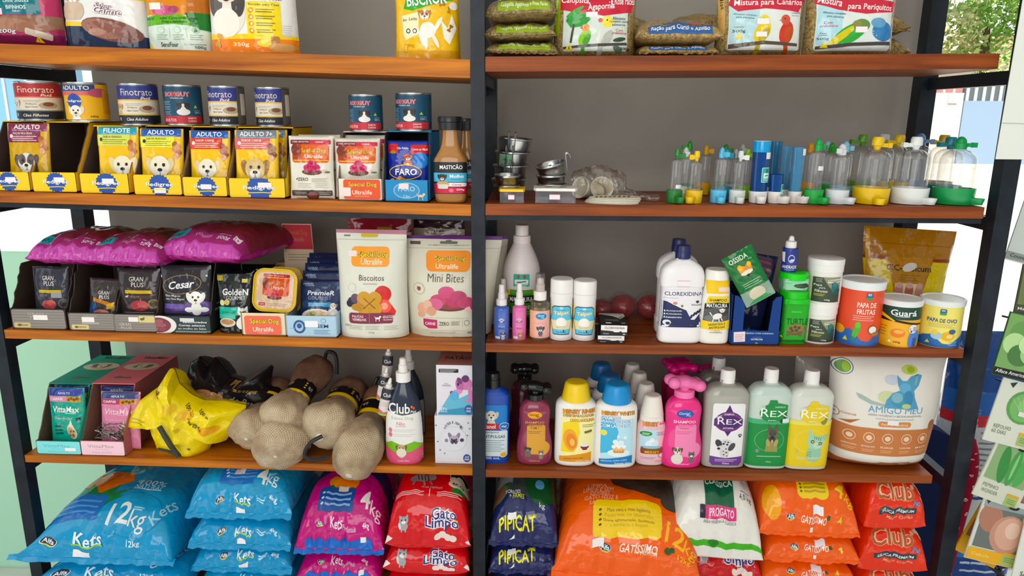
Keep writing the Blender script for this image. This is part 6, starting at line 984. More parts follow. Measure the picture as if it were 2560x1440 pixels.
mersey('white bottle with blue cap and blue tub print, front one of three', 1486, 1592, 958, .040, '1f8fd0', [R(2, 46, 74, 72, 'bfe6f4', 3), P([(-36, 84), (-10, 88), (4, 60), (-6, 24), (-36, 20)], '58b8e0'), T('MERSEY WHITE', 2, 93, 76, 7, 'f0a020', '5c3c14', b=.03), T('SHAMPOO', -14, 85, 46, 6, 'f4f8fa', '2c7cb8', b=.02, ob=.05), T('BRANQUEADOR', -2, 78, 72, 6, 'f4f8fa', '2c7cb8', b=.02, ob=.05), T('COM LANOLINA', -2, 71, 72, 6, 'f4f8fa', '2c7cb8', b=.02, ob=.05), E(-30, 58, 8, 5, 'f0e070'), E(6, 22, 26, 7, 'e8f4fa'), R(6, 26, 26, 8, 'e0a45c', 4), E(6, 30, 14, 4, 'f0c890'), [R(6-9+k*6, 25.6, .7, 6.4, 'b07a3c') for k in range(4)], [E(6+a, 34+b, 5, 3.4, 'f4fafc') for a, b in ((-12, 0), (-6, 3), (0, 4), (6, 3), (12, 0), (0, 0))], E(10, 41, 8, 5, 'e4f3fa'), E(-3, 43, 6, 4, 'eef7fb'), E(20, 50, 4, 3, 'eef7fb'), E(4, 52, 3, 2, 'eef7fb'), P([(-38, 9), (38, 17), (38, 2), (-38, 0)], '1f7fc0'), T('ESPECIAL PARA CÃES', -4, 8, 60, 2.6, 'e0eef8', b=.01, rot=4), T('Conteúdo 500ml', 16, 3, 38, 3, 'f4f8fc', b=.02)], grp='blue-capped white bottles')
for k, (xl, xr, yt, Y, lab) in enumerate(((1476, 1566, 935, .11, 'middle one of three blue-capped white bottles, behind the front one'), (1462, 1540, 907, .185, 'rear one of three blue-capped white bottles, by the back wall'))):
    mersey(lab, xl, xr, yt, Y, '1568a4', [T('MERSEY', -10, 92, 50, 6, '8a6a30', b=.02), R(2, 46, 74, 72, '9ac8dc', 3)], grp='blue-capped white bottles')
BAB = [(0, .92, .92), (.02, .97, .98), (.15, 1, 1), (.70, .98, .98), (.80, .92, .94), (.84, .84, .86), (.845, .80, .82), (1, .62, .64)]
def baby(lab, xl, xr, yt, Y, items): return bottle('baby_shampoo_bottle', lab, 'shampoo bottle', fit('S4R', xl, xr, yt, Y), [(a, b, c) for a, b, c in BAB[:6]]+[(1, .78, .8)], 'f0ece6', items, cap=[('efeae2', (.72, .76), (.725, .80), (.73, .80), (.96, .60), (.985, .57), (1, .48))], ph=.74, d=.66, e=2.4, label_lo=.06, label_hi=.93, group='small white puppy shampoo bottles')
baby('small white puppy shampoo bottle with brown tub print, front of its row', 1591, 1664, 986, .048, [R(2, 46, 92, 94, 'f2c4cc', 3), R(-10, 50, 60, 50, 'bfe0f0', 10), T('MERSEY', -6, 88, 52, 9, 'f0a020', '6a3414', b=.03), T('Baby', 32, 88, 20, 6, 'c82c50', b=.03, sh=.2), T('SHAMPOO PARA FILHOTES', 0, 79, 76, 4, 'f6f4f6', '5c4c8c', b=.02, ob=.03), E(-20, 67, 20, 5.6, '2f8a3c'), LN(-20, 68, 26, 2, 3, 'd8ecd0', 1.4), LN(28, 70, 26, 3, 3, '7c6c94', 1), E(-6, 43, 16, 9, 'eaf4f8'), E(10, 46, 12, 8, 'dceef6'), E(0, 52, 8, 5, 'f2f8fa'), R(0, 28, 72, 15, '8a4a24', 6), E(0, 35, 36, 4, 'a85c30'), E(0, 36, 30, 3, '8cc8e0'), T('MERSEY', 2, 25, 48, 6, 'f0c820', '5c2c10', b=.02), [E(a, b, 2, 1.6, 'bfe0f4') for a, b in ((-34, 50), (-28, 40), (34, 56), (30, 46))], E(33, 17, 11, 6, 'f2d0d0'), E(33, 17, 10, 5.4, 'a8384c'), E(33, 17, 8, 4.2, 'ecd8d4'), LN(-10, 12, 50, 2, 3, '6c8cb0', 1), T('100ml', 26, 4, 24, 3, 'c05060', b=.01)])
for k, (xl, xr, yt, Y, lab) in enumerate(((1578, 1645, 957, .10, 'second small white puppy shampoo bottle behind the front one'), (1563, 1625, 930, .15, 'third small white puppy shampoo bottle in its row'), (1548, 1607, 909, .20, 'rearmost small white puppy shampoo bottle in its row'))): baby(lab, xl, xr, yt, Y, [R(2, 46, 92, 94, 'd8b0b4', 3)])
hg('hot pink shampoo bottle with pale pink pump and beagle picture, at the front', 1655, 1758, 936, .042, 'e8468c', GEN('2c4c98', 'f6e0ea', 'f08cb8', 'd0487c')+[G(-14, 23, 17, dog('e4dcd4', '54443c', patch='8a6a50')), E(-14, 10, 14, 9, 'e4dcd4'), G(20, 16, 15, cat('6c6864', '2a2624')), T('500ml', 0, 1.5, 28, 3, 'f8c0d8', b=.01)], 'f280b8', lean=10, turn=12, s=1.05)
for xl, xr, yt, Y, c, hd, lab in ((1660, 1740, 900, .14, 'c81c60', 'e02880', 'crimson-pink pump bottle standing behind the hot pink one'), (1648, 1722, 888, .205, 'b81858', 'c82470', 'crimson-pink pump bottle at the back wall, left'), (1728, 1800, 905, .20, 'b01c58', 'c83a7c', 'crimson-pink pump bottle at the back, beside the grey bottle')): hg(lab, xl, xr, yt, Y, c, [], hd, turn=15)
REX = [(0, .88, .90), (.015, .95, .97), (.05, .98, 1), (.40, .99, 1), (.80, 1, 1), (.86, .97, .98), (.925, .72, .80), (.945, .42, .55), (.96, .32, .46), (1, .32, .46)]
RC = [('f2f0ee', (.87, .29), (.872, .335), (.985, .325), (1, .29))]
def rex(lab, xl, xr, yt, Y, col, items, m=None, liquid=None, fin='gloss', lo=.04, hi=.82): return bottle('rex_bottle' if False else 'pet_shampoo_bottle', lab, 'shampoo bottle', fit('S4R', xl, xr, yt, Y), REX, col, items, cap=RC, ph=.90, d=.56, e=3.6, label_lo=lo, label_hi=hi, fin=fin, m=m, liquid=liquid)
def rx(x, y, s, c): return [T('R', x-20*s, y+1.5*s, 19*s, 12*s, c, b=.0), T('EX', x+12*s, y, 40*s, 8.6*s, c, b=.0), [R(x-26*s, y+(6+k*1.6)*s, 12*s, .8*s, c, 0, 20) for k in range(3)]]
rex('grey-liquid bottle with white label, purple badge and dalmatian', 1757, 1866, 922, .045, 'a8a8a0', [R(2, 47, 72, 92, 'efedf0', 6), P([(-30, 70), (-8, 78), (2, 91), (12, 78), (34, 70), (34, 60), (12, 54), (2, 44), (-8, 54), (-30, 60)], '4c2468'), E(2, 66, 31, 15, '5a2c78'), E(2, 66, 29, 13.6, '7a3c78'), E(2, 65, 28, 11, '4c2468'), T('SHAMPOO', 2, 77, 22, 3, 'e8dcf0', b=.02), rx(4, 66, .9, 'f4f0f6'), T('ANTI-SARNA', 2, 56.5, 24, 2.6, 'e8dcf0', b=.02), G(30, 45, 8, paw('3c3c44')), G(-2, 29, 31, [('E', 0, -50, 34, 50, 'd4d2d6', 0), ('E', 0, 10, 54, 44, 'dad8dc', 20), ('E', -46, 22, 22, 34, '3c3a40', 30), ('E', 50, -4, 20, 36, '48464c', -30), ('E', -30, -14, 26, 20, 'dcdadc', 20), ('E', -44, -18, 11, 9, '26242a', 0), ('E', -10, 20, 8, 8, '2c2a30', 0), ('E', 16, 14, 8, 8, '2c2a30', 0)]+[('E', a, b, r, r*.8, '3a383e', 0) for a, b, r in ((0, 36, 6), (22, 32, 7), (10, -20, 6), (30, -24, 6), (-8, -40, 5), (14, -50, 7), (-4, -66, 6), (20, -76, 5))]), P([(-34, 14), (0, 11), (38, 14), (38, 4), (32, 0), (-28, 0), (-34, 4)], '6c3a8a'), LN(2, 9, 50, 2, 2.4, 'd8c8e8', .8), T('750ml', 2, 3, 16, 2.6, 'e8dcf0', b=.02)], m=None, fin='gloss')
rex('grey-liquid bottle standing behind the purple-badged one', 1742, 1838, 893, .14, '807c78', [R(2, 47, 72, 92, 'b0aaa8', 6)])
def half(col, hue, dk, g, animal): return [R(0, 31, 96, 62, col), R(0, 63, 96, 4, hue), R(0, 66, 96, 3, hue), E(2, 77, 30, 12.5, col if g else col), P([(-10, 88), (-6, 95), (10, 95), (14, 88)], col), P([(14, 91), (36, 88), (36, 70), (14, 66)], col), E(26, 70, 8, 8, dk), E(2, 76, 29, 12, col), T('SHAMPOO', 18, 85.5, 24, 2.6, 'dcece0', b=0), rx(4, 76, 1., 'f4f6f0'), T('SEM FRAGÂNCIA' if g else 'NEUTRO', 2, 66.6, 20, 2, 'e4eee4', b=.02), ('G', 0, 38, 34, [('P', [(100*cos(t), 82*sin(t)) for t in [2*pi*i/30 for i in range(30)]], 'a8d8b4' if g else 'ece8a0'), ('P', [(98*cos(t), 80*sin(t)) for t in [2*pi*i/30 for i in range(30)]], col)], 0)]+animal+[G(-26, 22, 8, paw('8ca8a0' if g else 'c8c478')), LN(2, 14.5, 56, 1 if g else 2, 2, 'd8e8d8', .7), T('750ml', 2, 6.5, 12, 2, 'c8e4c8', b=.01)]
rex('bottle with green lower half picturing a german shepherd', 1866, 1971, 920, .042, 'c4d4cc', half('0a8a44', '4fae7c', '2c3c34', True, [G(6, 42, 33, [('P', [(-44, -110), (44, -110), (36, 0), (-36, 0)], '9c9458'), ('P', [(-38, 30), (-32, 110), (-4, 58)], '5c5a48'), ('P', [(38, 30), (32, 110), (4, 58)], '5c5a48'), ('E', 0, 18, 40, 48, '6c6850', 0), ('E', 0, 38, 28, 24, '4a4a40', 0), ('E', 0, -10, 22, 28, '3c3c38', 0), ('E', 0, 0, 10, 8, '141414', 0), ('E', -16, 26, 5, 5, '1c1c1c', 0), ('E', 16, 26, 5, 5, '1c1c1c', 0), ('E', 0, -28, 8, 12, 'd0a0a0', 0), ('E', -28, -40, 14, 30, 'b0a468', 15), ('E', 28, -40, 14, 30, 'b0a468', -15)]), ST(34, 66, 16, 6, 'e4ece4')]), hi=.84)
rex('bottle with yellow lower half picturing a pale green kitten', 1964, 2073, 924, .042, 'd4d8d0', half('e6cc10', 'e8dc70', '8a8c44', False, [G(12, 34, 38, [('E', 0, -60, 44, 56, '9cc8a8', 0), ('P', [(-48, 10), (-40, 104), (-6, 48)], 'a8d0b4'), ('P', [(48, 10), (78, 62), (14, 48)], '9cc8a8'), ('E', 4, 10, 50, 44, 'a8d4b8', 0), ('E', 14, -8, 24, 18, 'c4e0cc', 0), ('E', -16, 16, 11, 11, '3c4c34', 0), ('E', 30, 4, 11, 11, '3c4c34', 0), ('E', -16, 16, 7, 7, 'b8b060', 0), ('E', 30, 4, 7, 7, 'b8b060', 0), ('P', [(10, -4), (22, -6), (16, -14)], 'c88a80')]+[('R', -6+k*12, 42-k*3, 4, 20, '5c7c64', 0, 12-k*8) for k in range(4)]+[('R', -30, -54-k*16, 30, 4, '6c9478', 0, 20) for k in range(3)])]), hi=.84)
# litter pouch
x, Y, z, w, h = fit('S4R', 2088, 2335, 885, .055)
pouch('litter_pouch', 'big white pouch with watercolour blue cat and tan band, 2kg', 'litter pouch', (x, .075, z, w*1.06, h), .125, 'e6e2da', [R(0, 27, 100, 24, 'c07a4c'), P([(-50, 40), (-10, 37), (50, 39), (50, 36), (-50, 36)], 'c07a4c'), R(0, 3, 100, 7, 'b46a40'), R(8, 5.6, 34, 6, 'c07a4c', 2), T('PESO LÍQUIDO', 2, 5.2, 18, 2, 'f0dcc8', b=.01), T('2kg', 18, 5.6, 12, 4, 'f6ece0', b=.03, sh=.1), [[E(q-3, 30.6, 5, 4.6, 'e8cdb4'), E(q-3, 30.6, 4.4, 4, 'c07a4c'), E(q-3, 30.6, 2.6, 2.2, 'e8cdb4'), T(t, q-3, 22.6, 12, 1.6, 'f0dcc8', b=.02), LN(q-3, 19.6, 11, 2, 1.4, 'dcb090', .5)] for q, t in ((-34, 'À BASE DE PLANTAS'), (-18, 'NEUTRALIZA ODOR'), (-1, 'SUAVE'), (17, 'TORRÕES FIRMES'), (34, 'BIO'))],
    OFS([T('AMIGO MEU', 8, 55.6, 48, 5.4, '5c9cc4', b=.0), T('AREIA HIGIÊNICA BIODEGRADÁVEL', 8, 51, 48, 2, '6a8090', b=0), T('PARTÍCULAS FINAS E NATURAIS', 8, 48, 34, 1.4, '8c9ca4', b=0), R(8, 43.4, 30, 4.6, 'd08a54', 3), T('Feito de Mandioca', 8, 43.2, 24, 2, 'f4e0cc', b=.01), ST(6, 45, 10, 4, 'eeecee'),
    P([(-26, 68), (-24, 64), (-14, 59.5), (0, 58), (0, 60), (-12, 62), (-22, 67)], 'a4b8b0'), E(20, 88, 7, 3.6, 'c0cc70'), E(21, 88, 3.4, 2.4, '9cba3c'), E(0, 66, 8, 5, 'ccd4a8'), E(4, 80, 6, 4, 'c4cad8'),
    P([(-3, 57.5), (20, 57), (20, 60), (22, 57), (27.5, 57), (27, 59), (24, 66), (23, 72), (27, 76), (30.5, 84), (27.5, 85), (23, 78.5), (20.5, 77.5), (20.5, 83), (17, 79.5), (13, 79.5), (8.5, 84), (9, 76), (11, 72), (4, 69.5), (-1, 64)], '5a9cc0'),
    E(12, 63, 9, 5, '4f94a8'), E(15, 74, 5, 4, '6cacd0'), E(8, 66, 5, 4, '84b4c4', 20), E(18, 66, 4, 6, '4488b0'), E(25, 80, 1.4, 4, '7cb0b4', -18), E(16, 59.6, 4, 2, 'b8c890'),
    E(-35, 88, 8, 6.6, '3f6c84'), E(-35, 88, 7.2, 6, 'e6e2da'), E(-35, 88, 6, 5, '6c9a50'), E(-33, 88, 3, 4, '98b838'), E(-42, 48, 5, 4.4, 'b47c5c'), E(-42, 48, 4.4, 3.8, 'e6e2da'), R(-42, 48, 5, .8, 'b47c5c', 0, 10), R(-42, 48, .8, 5, 'b47c5c', 0, 10), T('Controla', -31, 49, 11, 2, 'b47c5c', sh=.3), P([(-38, 42), (-26, 45), (-22, 46), (-30, 41)], 'b4683c'), E(46, 41, 4, 5, 'a86438')], -7)], kind='bag', lean=0, seed=14, wr=.0035, pinch=-.02, fin='satin', ry=1, flare=.2)
x, Y, z, w, h = fit('S4R', 1968, 2085, 890, .20)
pouch('litter_pouch', 'second white litter pouch standing at the back behind the yellow bottle', 'litter pouch', (x+.03, .20, z, w*1.35, h), .05, 'c8c0b8', [R(0, 24, 100, 26, '8a5a40'), E(-20, 55, 12, 8, '8a6858'), LN(10, 70, 40, 2, 4, '9a948c', 1)], kind='bag', seed=15, wr=.004)
# ------------------------------------------------------------------ fourth shelf, left
def sketch(fl=1): return [('E', 0, 0, 100, 62, 'd8c8a8', 0), ('E', -18*fl, -4, 40, 26, 'b8ac94', 20*fl), ('E', -38*fl, 6, 18, 30, '6c665c', 30*fl), ('E', 26*fl, 6, 14, 34, '6c665c', -20), ('E', 0, 4, 26, 30, 'e4dac4', 0), ('E', -8, 10, 3, 3, '2c2824', 0), ('E', 8, 10, 3, 3, '2c2824', 0), ('E', 0, -6, 6, 5, '2c2824', 0)]
def vbox(lab, xl, xr, out, lipc, inn, seed, side, txt):
    x, Y, z, w, lh = fit('S4L', xl, xr, 1103, .010); hb = hb_at('S4L', (xl+xr)/2+40, 962, .075)
    tray(lab, (x, Y, z, w, 0), .25, hb, lh, .065, out, inn, [T('VittaMax', -4, 64, 60, 22, txt, b=.0), LN(-2, 42, 30, 1, 5, txt, 1.6), T('Toque do Chef', -2, 20, 46, 14, txt, sh=.35, b=-.004)]+([ST(26, 38, 24, 24, 'f4f4f2')] if seed == 1 else []), topd=.185, torn=.0012, seed=seed, lipcol=lipc, group='paired wet food cartons at the left', top_items=[G(4, 58, 42, sketch(1 if seed == 1 else -1)), T('VittaMax', 6, 91, 62, 9, '3c3c38', sh=.1), T('difference', 0, 20, 40, 7, '4a4a44', sh=.3)],
         side_items=[P([(-50, 0), (50, 0), (50, 100), (-24, 100), (-50, 36)], side), R(-20, 24, 30, 4, '5c3c3c', 2), R(-20, 34, 30, 4, 'b4885c', 2), R(-20, 16, 30, 4, 'b4885c', 2), LN(22, 70, 40, 7, 8, '8c5c5c', 1.4)])
    return x, z, w
xa, za, wa = vbox('teal wet food carton with aqua front panel and spaniel sketch on its lid', 90, 204, '3f9c84', '8ce0e4', '6a5a4a', 1, '3f9c84', '6cb8bc')
xb, zb2, wb = vbox('pink wet food carton with pale pink front panel and cat sketch on its lid', 201, 313, 'd87c84', 'f4cfdc', '8a6858', 2, 'b06c70', 'b8949c')
def vp(lab, xl, xr, yt, Y, col, band, sub, seed, lean=6, nm='VittaMax', kind='flat', d=.02, sc='f0f4f2'):
    x, _, z, w, h = fit('S4L', xl, xr, yt, Y)
    pouch('food_pouch', lab, 'pet food pouch', (x, Y+.012, z+.003, w, h-.003), d, col, [P([(-46, 88), (46, 88), (46, 99), (-46, 99)], band), T('ADULTO', -4, 92, 34, 3.4, 'e4e8f2', b=.02), R(-22, 83, 50, 9, sub, 1), T('CARNE', -24, 83, 34, 4, 'f2ecec', b=.02), R(22, 82.5, 40, 9, 'c8982c', 1), [E(10+k*8, 82+(k % 2)*2, 4, 2.4, '7c4c28') for k in range(4)], T(nm, 0, 66, 74, 10, sc, sh=.1, b=.015), LN(14, 59.6, 30, 1, 2, sc, .8), T('Toque do Chef', -6, 51, 52, 4.6, sc, sh=.35, b=-.004), R(34, 50, 12, 5, '3c3438', 1, 8), [R(-22, 38-k*6, 24, 2.6, '1c4a44' if col == '12a08c' else '8c5c70', 2, 4) for k in range(3)], E(16, 30, 12, 13, 'dcd0b8', 10), E(14, 28, 8, 10, 'b89c78', 10), [E(10+k*4, 24+(k*7) % 14, 2.4, 2, '7c5438') for k in range(4)], P([(8, 40), (14, 50), (20, 38)], 'e8e0cc')], kind=kind, lean=lean, seed=seed, wr=.003, group='wet food pouches in the paired cartons', cells=(10, 14))
vp('bright teal pouch with navy top, front of the teal carton', 112, 204, 980, .022, '12a08c', '3c4a9c', 'd88cb4', 3)
vp('teal pouch behind the front one in the teal carton', 126, 218, 972, .055, '0f8a7c', '24386c', 'b87898', 4)
vp('pink pouch with navy band leaning in the pink carton', 236, 338, 992, .026, 'd888a8', '3c4a78', 'b0486c', 5, lean=11, sc='f0c8d8')
vp('pink pouch behind the leaning one in the pink carton', 240, 336, 975, .062, 'c07894', '2c3a6c', 'a04464', 6, lean=8, sc='e8b8cc')
x, Y, z, w, h = fit('S4L', 228, 318, 1080, .022)
bm = bmesh.new(); rnd = random.Random(4)
for k in range(70):
    c = Vector((rnd.uniform(-w*.44, w*.44), rnd.uniform(-.006, .010), rnd.uniform(.038, .066)-abs(rnd.gauss(0, .004)))); a, b = rnd.uniform(0, 6.3), rnd.uniform(-1, 1); L = rnd.uniform(.006, .014)
    dv = Vector((cos(a)*cos(b), sin(a)*cos(b)*.6, sin(b)*.7))*L; tube(bm, [c-dv, c+Vector((rnd.uniform(-.004, .004), 0, rnd.uniform(-.003, .004))), c+dv], .0007, 5)
o = mk('metal_wool', bm, mat('8a9488', 'metal'), None); o.location = (x, Y+.006, z-.004); o['label'] = 'tangle of grey green wire wool resting on the pink pouches'; o['category'] = 'wire wool'; o['kind'] = 'stuff'
# net-wrapped bones
def net_mat(name, a, b, n1, n2):
    m = bpy.data.materials.new(name); m.use_nodes = True; nt = m.node_tree; p = nt.nodes['Principled BSDF']; p.inputs['Roughness'].default_value = .7; L = nt.links.new
    uv = nt.nodes.new('ShaderNodeUVMap'); uv.uv_map = 'UVMap'; sp = nt.nodes.new('ShaderNodeSeparateXYZ'); L(uv.outputs[0], sp.inputs[0])
    def math_(op, x, y=None):
        q = nt.nodes.new('ShaderNodeMath'); q.operation = op
        for i, v in enumerate((x, y)):
            if v is None: continue
            if isinstance(v, (int, float)): q.inputs[i].default_value = v
            else: L(v, q.inputs[i])
        return q.outputs[0]
    u = math_('MULTIPLY', sp.outputs[0], n1); v = math_('MULTIPLY', sp.outputs[1], n2)
    s1 = math_('ABSOLUTE', math_('SINE', math_('ADD', u, v))); s2 = math_('ABSOLUTE', math_('SINE', math_('SUBTRACT', u, v)))
    k = math_('MINIMUM', s1, s2); cr = nt.nodes.new('ShaderNodeValToRGB'); cr.color_ramp.elements[0].position = .18; cr.color_ramp.elements[0].color = lin(a); cr.color_ramp.elements[1].position = .5; cr.color_ramp.elements[1].color = lin(b); L(k, cr.inputs[0])
    tc = nt.nodes.new('ShaderNodeTexCoord'); n = nt.nodes.new('ShaderNodeTexNoise'); n.inputs['Scale'].default_value = 16; n.inputs['Detail'].default_value = 4; L(tc.outputs['Object'], n.inputs['Vector'])
    mx = nt.nodes.new('ShaderNodeMix'); mx.data_type = 'RGBA'; mx.blend_type = 'MULTIPLY'; mx.inputs[0].default_value = .65; r2 = nt.nodes.new('ShaderNodeValToRGB'); r2.color_ramp.elements[0].position = .35; r2.color_ramp.elements[0].color = lin('94704c'); r2.color_ramp.elements[1].position = .6; r2.color_ramp.elements[1].color = (1, 1, 1, 1); L(n.outputs[0], r2.inputs[0]); L(cr.outputs[0], mx.inputs[6]); L(r2.outputs[0], mx.inputs[7]); L(mx.outputs[2], p.inputs[0])
    b_ = nt.nodes.new('ShaderNodeBump'); b_.inputs['Strength'].default_value = .5; b_.inputs['Distance'].default_value = .003; b_.invert = True; L(k, b_.inputs['Height']); L(b_.outputs[0], p.inputs['Normal']); return m
NETW = net_mat('cream_net', 'e6dac6', 'bda684', 170, 150); NETB = net_mat('brown_net', '9c7c64', '7a5442', 170, 150)
def hambone(label, a, b, prof, band=None, seed=1, split=.5, loop=None, knot=False, flat=.9):
    """a, b = (px, py, Y) of the rear and the front end of the axis; prof = [(t, radius in px)]"""
    A, B = PX(*a), PX(*b); ax = (B-A); L = ax.length; q = ax.to_track_quat('Z', 'Y'); s = DEPTH((A+B)/2)/F_PX
    root = thing('net_bone', label, 'chew bone', A, group='net-wrapped chew bones in a pile'); root.rotation_euler = q.to_euler()
    f = crom([(t, r) for t, r in prof], 6); n = 40
    def build(lo, hi, m, nm):
        bm = bmesh.new(); uv = bm.loops.layers.uv.new('UVMap'); rings = []
        fs = [p for p in f if lo-1e-6 <= p[0] <= hi+1e-6]
        for t, r in fs:
            ring = []
            for k in range(n):
                an = 2*pi*k/n; rr = r*s*(1+.16*nz(cos(an)*1.5+seed, t*4+sin(an)*1.5, seed)+.09*nz(cos(an)*4, t*9+sin(an)*4, seed+2)); rr = max(rr, .0008)
                ring.append(bm.verts.new((rr*cos(an), rr*sin(an)*flat, t*L)))
            rings.append(ring)
        for i in range(len(rings)-1):
            for k in range(n):
                fc = bm.faces.new((rings[i][k], rings[i][(k+1) % n], rings[i+1][(k+1) % n], rings[i+1][k]))
                for lp, (uu, vv) in zip(fc.loops, ((k/n, fs[i][0]), ((k+1)/n, fs[i][0]), ((k+1)/n, fs[i+1][0]), (k/n, fs[i+1][0]))): lp[uv].uv = (uu, vv*.9)
        bm.faces.new(rings[0][::-1]); bm.faces.new(rings[-1]); mk(nm, bm, m, root, sharp=180)
    if split > 0: build(0, split, NETB, 'rear_knuckle')
    build(max(0, split), 1, NETW, 'front_knuckle')
    def rad_at(t): return min(f, key=lambda p: abs(p[0]-t))[1]*s
    if band:
        t0, wd = band; bm = bmesh.new(); r = rad_at(t0)*1.06+.002
        lathe(bm, [(t0*L-wd*.75, r*.97), (t0*L-wd*.5, r), (t0*L+wd*.5, r*1.0), (t0*L+wd*.75, r*.97)], 32, capb=False, capt=False, dy=flat); mk('yellow_band', bm, mat('e8c414', 'film'), root)
        r2 = r+.0012; bm = bmesh.new(); lathe(bm, [(t0*L-wd*.5, r2), (t0*L+wd*.42, r2)], 32, capb=False, capt=False, dy=flat); bb = mk('black_band', bm, mat('17161a', 'film'), root)
        W0 = r2*2
        for k in range(4):
            an = pi*(.2+.5*k)
            decal(lambda u, v: (r2*cos(an+u*.5), r2*flat*sin(an+u*.5), t0*L-wd*.4+wd*.74*v), r2, wd*.74, [T('do Pet', -18, 55, 40, 40, 'c8c4b8', sh=.3), R(26, 72, 14, 14, 'd8b820', 3), R(26, 46, 14, 14, 'd8b820', 3), R(26, 22, 14, 14, 'd8b820', 3)], bb, name='band_print', fin='satin', cells=(5, 2), flip=False)
    if loop:
        bm = bmesh.new(); P0 = [Vector(PX(*c))-A for c in loop]; inv = q.inverted(); tube(bm, crom([tuple(inv @ p) for p in P0], 6), .0042, 8); mk('cord_loop', bm, mat('1a1a1e', 'satin'), root)
    if knot:
        bm = bmesh.new(); blob(bm, (0, 0, L*1.0), (.008, .008, .012)); mk('net_knot', bm, mat('ece4d4', 'satin'), root)
    return root
E1 = [(0, 4), (.03, 22), (.10, 42), (.22, 50), (.36, 42), (.48, 31), (.56, 31), (.70, 47), (.84, 60), (.94, 46), (.985, 20), (1, 4)]
hambone('net bone lying lowest, its cream end hanging over the front edge', (740, 1000, .215), (688, 1142, -.035), [(0, 4), (.05, 26), (.2, 44), (.45, 40), (.62, 52), (.82, 66), (.94, 50), (.985, 22), (1, 4)], None, 2, .0)
hambone('large net bone with brown top, black cord and black band, lying uppermost', (806, 898, .215), (688, 1074, .015), E1, (.50, .036), 4, .5, loop=((812, 898, .18), (818, 880, .175), (836, 884, .17), (842, 905, .165), (842, 935, .16)))
hambone('net bone in the middle of the pile with a tied white front end', (890, 960, .225), (800, 1092, .0), E1[:5]+[(.5, 38), (.62, 50), (.80, 66), (.92, 50), (.98, 24), (1, 5)], (.40, .03), 6, .42, loop=((806, 1090, -.02), (775, 1108, -.028), (762, 1138, -.03), (785, 1150, -.03), (822, 1143, -.02)), knot=True)
hambone('right hand net bone with tan end hanging far over the edge', (962, 965, .20), (872, 1190, -.05), [(0, 4), (.04, 22), (.14, 38), (.3, 34), (.42, 34), (.55, 50), (.72, 62), (.88, 52), (.96, 34), (1, 8)], (.335, .03), 8, .32, loop=((962, 960, .19), (945, 945, .185), (935, 965, .18)))
hambone('net bone at the left of the pile beside the yellow bag', (712, 960, .22), (615, 1098, .02), E1[:6]+[(.6, 40), (.74, 52), (.88, 56), (.96, 40), (.99, 16), (1, 4)], (.36, .02), 10, .33)
# crumpled bags
def crumple(name, label, cat, outline, Y, depth, c, seed, amp=.014, items=(), dfront=None):
    pts = [PX(x, y, Y) for x, y in outline]; cx = sum(p.x for p in pts)/len(pts); cz = sum(p.z for p in pts)/len(pts)
    root = thing(name, label, cat, (cx, Y, cz)); poly = [(p.x-cx, p.z-cz) for p in pts]; m = len(poly); n = 120; kk = 18
    def rad_(an):
        d = (cos(an), sin(an)); best = .01
        for i in range(m):
            (x1, y1), (x2, y2) = poly[i], poly[(i+1) % m]; ex, ey = x2-x1, y2-y1; den = d[0]*ey-d[1]*ex
            if abs(den) < 1e-12: continue
            t = (x1*ey-y1*ex)/den; s = (x1*d[1]-y1*d[0])/den
            if t > 0 and -1e-6 <= s <= 1+1e-6: best = max(best, t)
        return best
    rs = [rad_(2*pi*i/n) for i in range(n)]
    def rdg(x, y, s): return 1-2*abs(nz(x, y, s))
    def pt(i, k, sg):
        a = 2*pi*i/n; r = rs[i % n]*k; x, z_ = r*cos(a), r*sin(a)
        th = depth*.5*(1-k**2.4)**.6; w = amp*(rdg(x*13, z_*13, seed)+.5*rdg(x*28+3, z_*28, seed+1)-.5)*min(1, (1-k)*4+.15)
        return (x, sg*th-(w if sg < 0 else -w*.6), z_)
    bm = bmesh.new()
    for sg in (-1, 1):
        c0 = bm.verts.new(pt(0, 0, sg)); prev = None
        for j in range(1, kk+1):
            ring = [bm.verts.new(pt(i, j/kk, sg)) for i in range(n)]
            for i in range(n):
                if prev: bm.faces.new((prev[i], prev[(i+1) % n], ring[(i+1) % n], ring[i]))
                else: bm.faces.new((c0, ring[i], ring[(i+1) % n]))
            prev = ring
    bmesh.ops.remove_doubles(bm, verts=bm.verts, dist=.00005); mk('bag_film', bm, mat(c, 'film'), root, sharp=28)
    wd = max(p[0] for p in poly)-min(p[0] for p in poly); hd = max(p[1] for p in poly)-min(p[1] for p in poly); x0 = min(p[0] for p in poly); z0 = min(p[1] for p in poly)
    def S(u, v):
        x, z_ = x0+wd*(u+1)/2, z0+hd*v; a = math.atan2(z_, x) % (2*pi); f = a/(2*pi)*n; i0 = int(f) % n; R0 = rs[i0]+(rs[(i0+1) % n]-rs[i0])*(f-int(f)); k = min(.97, math.hypot(x, z_)/R0)
        th = depth*.5*(1-k**2.4)**.6; w = amp*(rdg(x*13, z_*13, seed)+.5*rdg(x*28+3, z_*28, seed+1)-.5)*min(1, (1-k)*4+.15)
        return (x, -th-w, z_)
    if items: decal(S, wd, hd, list(items), root, fin='film', cells=(24, 20), off=.0012)
    return root
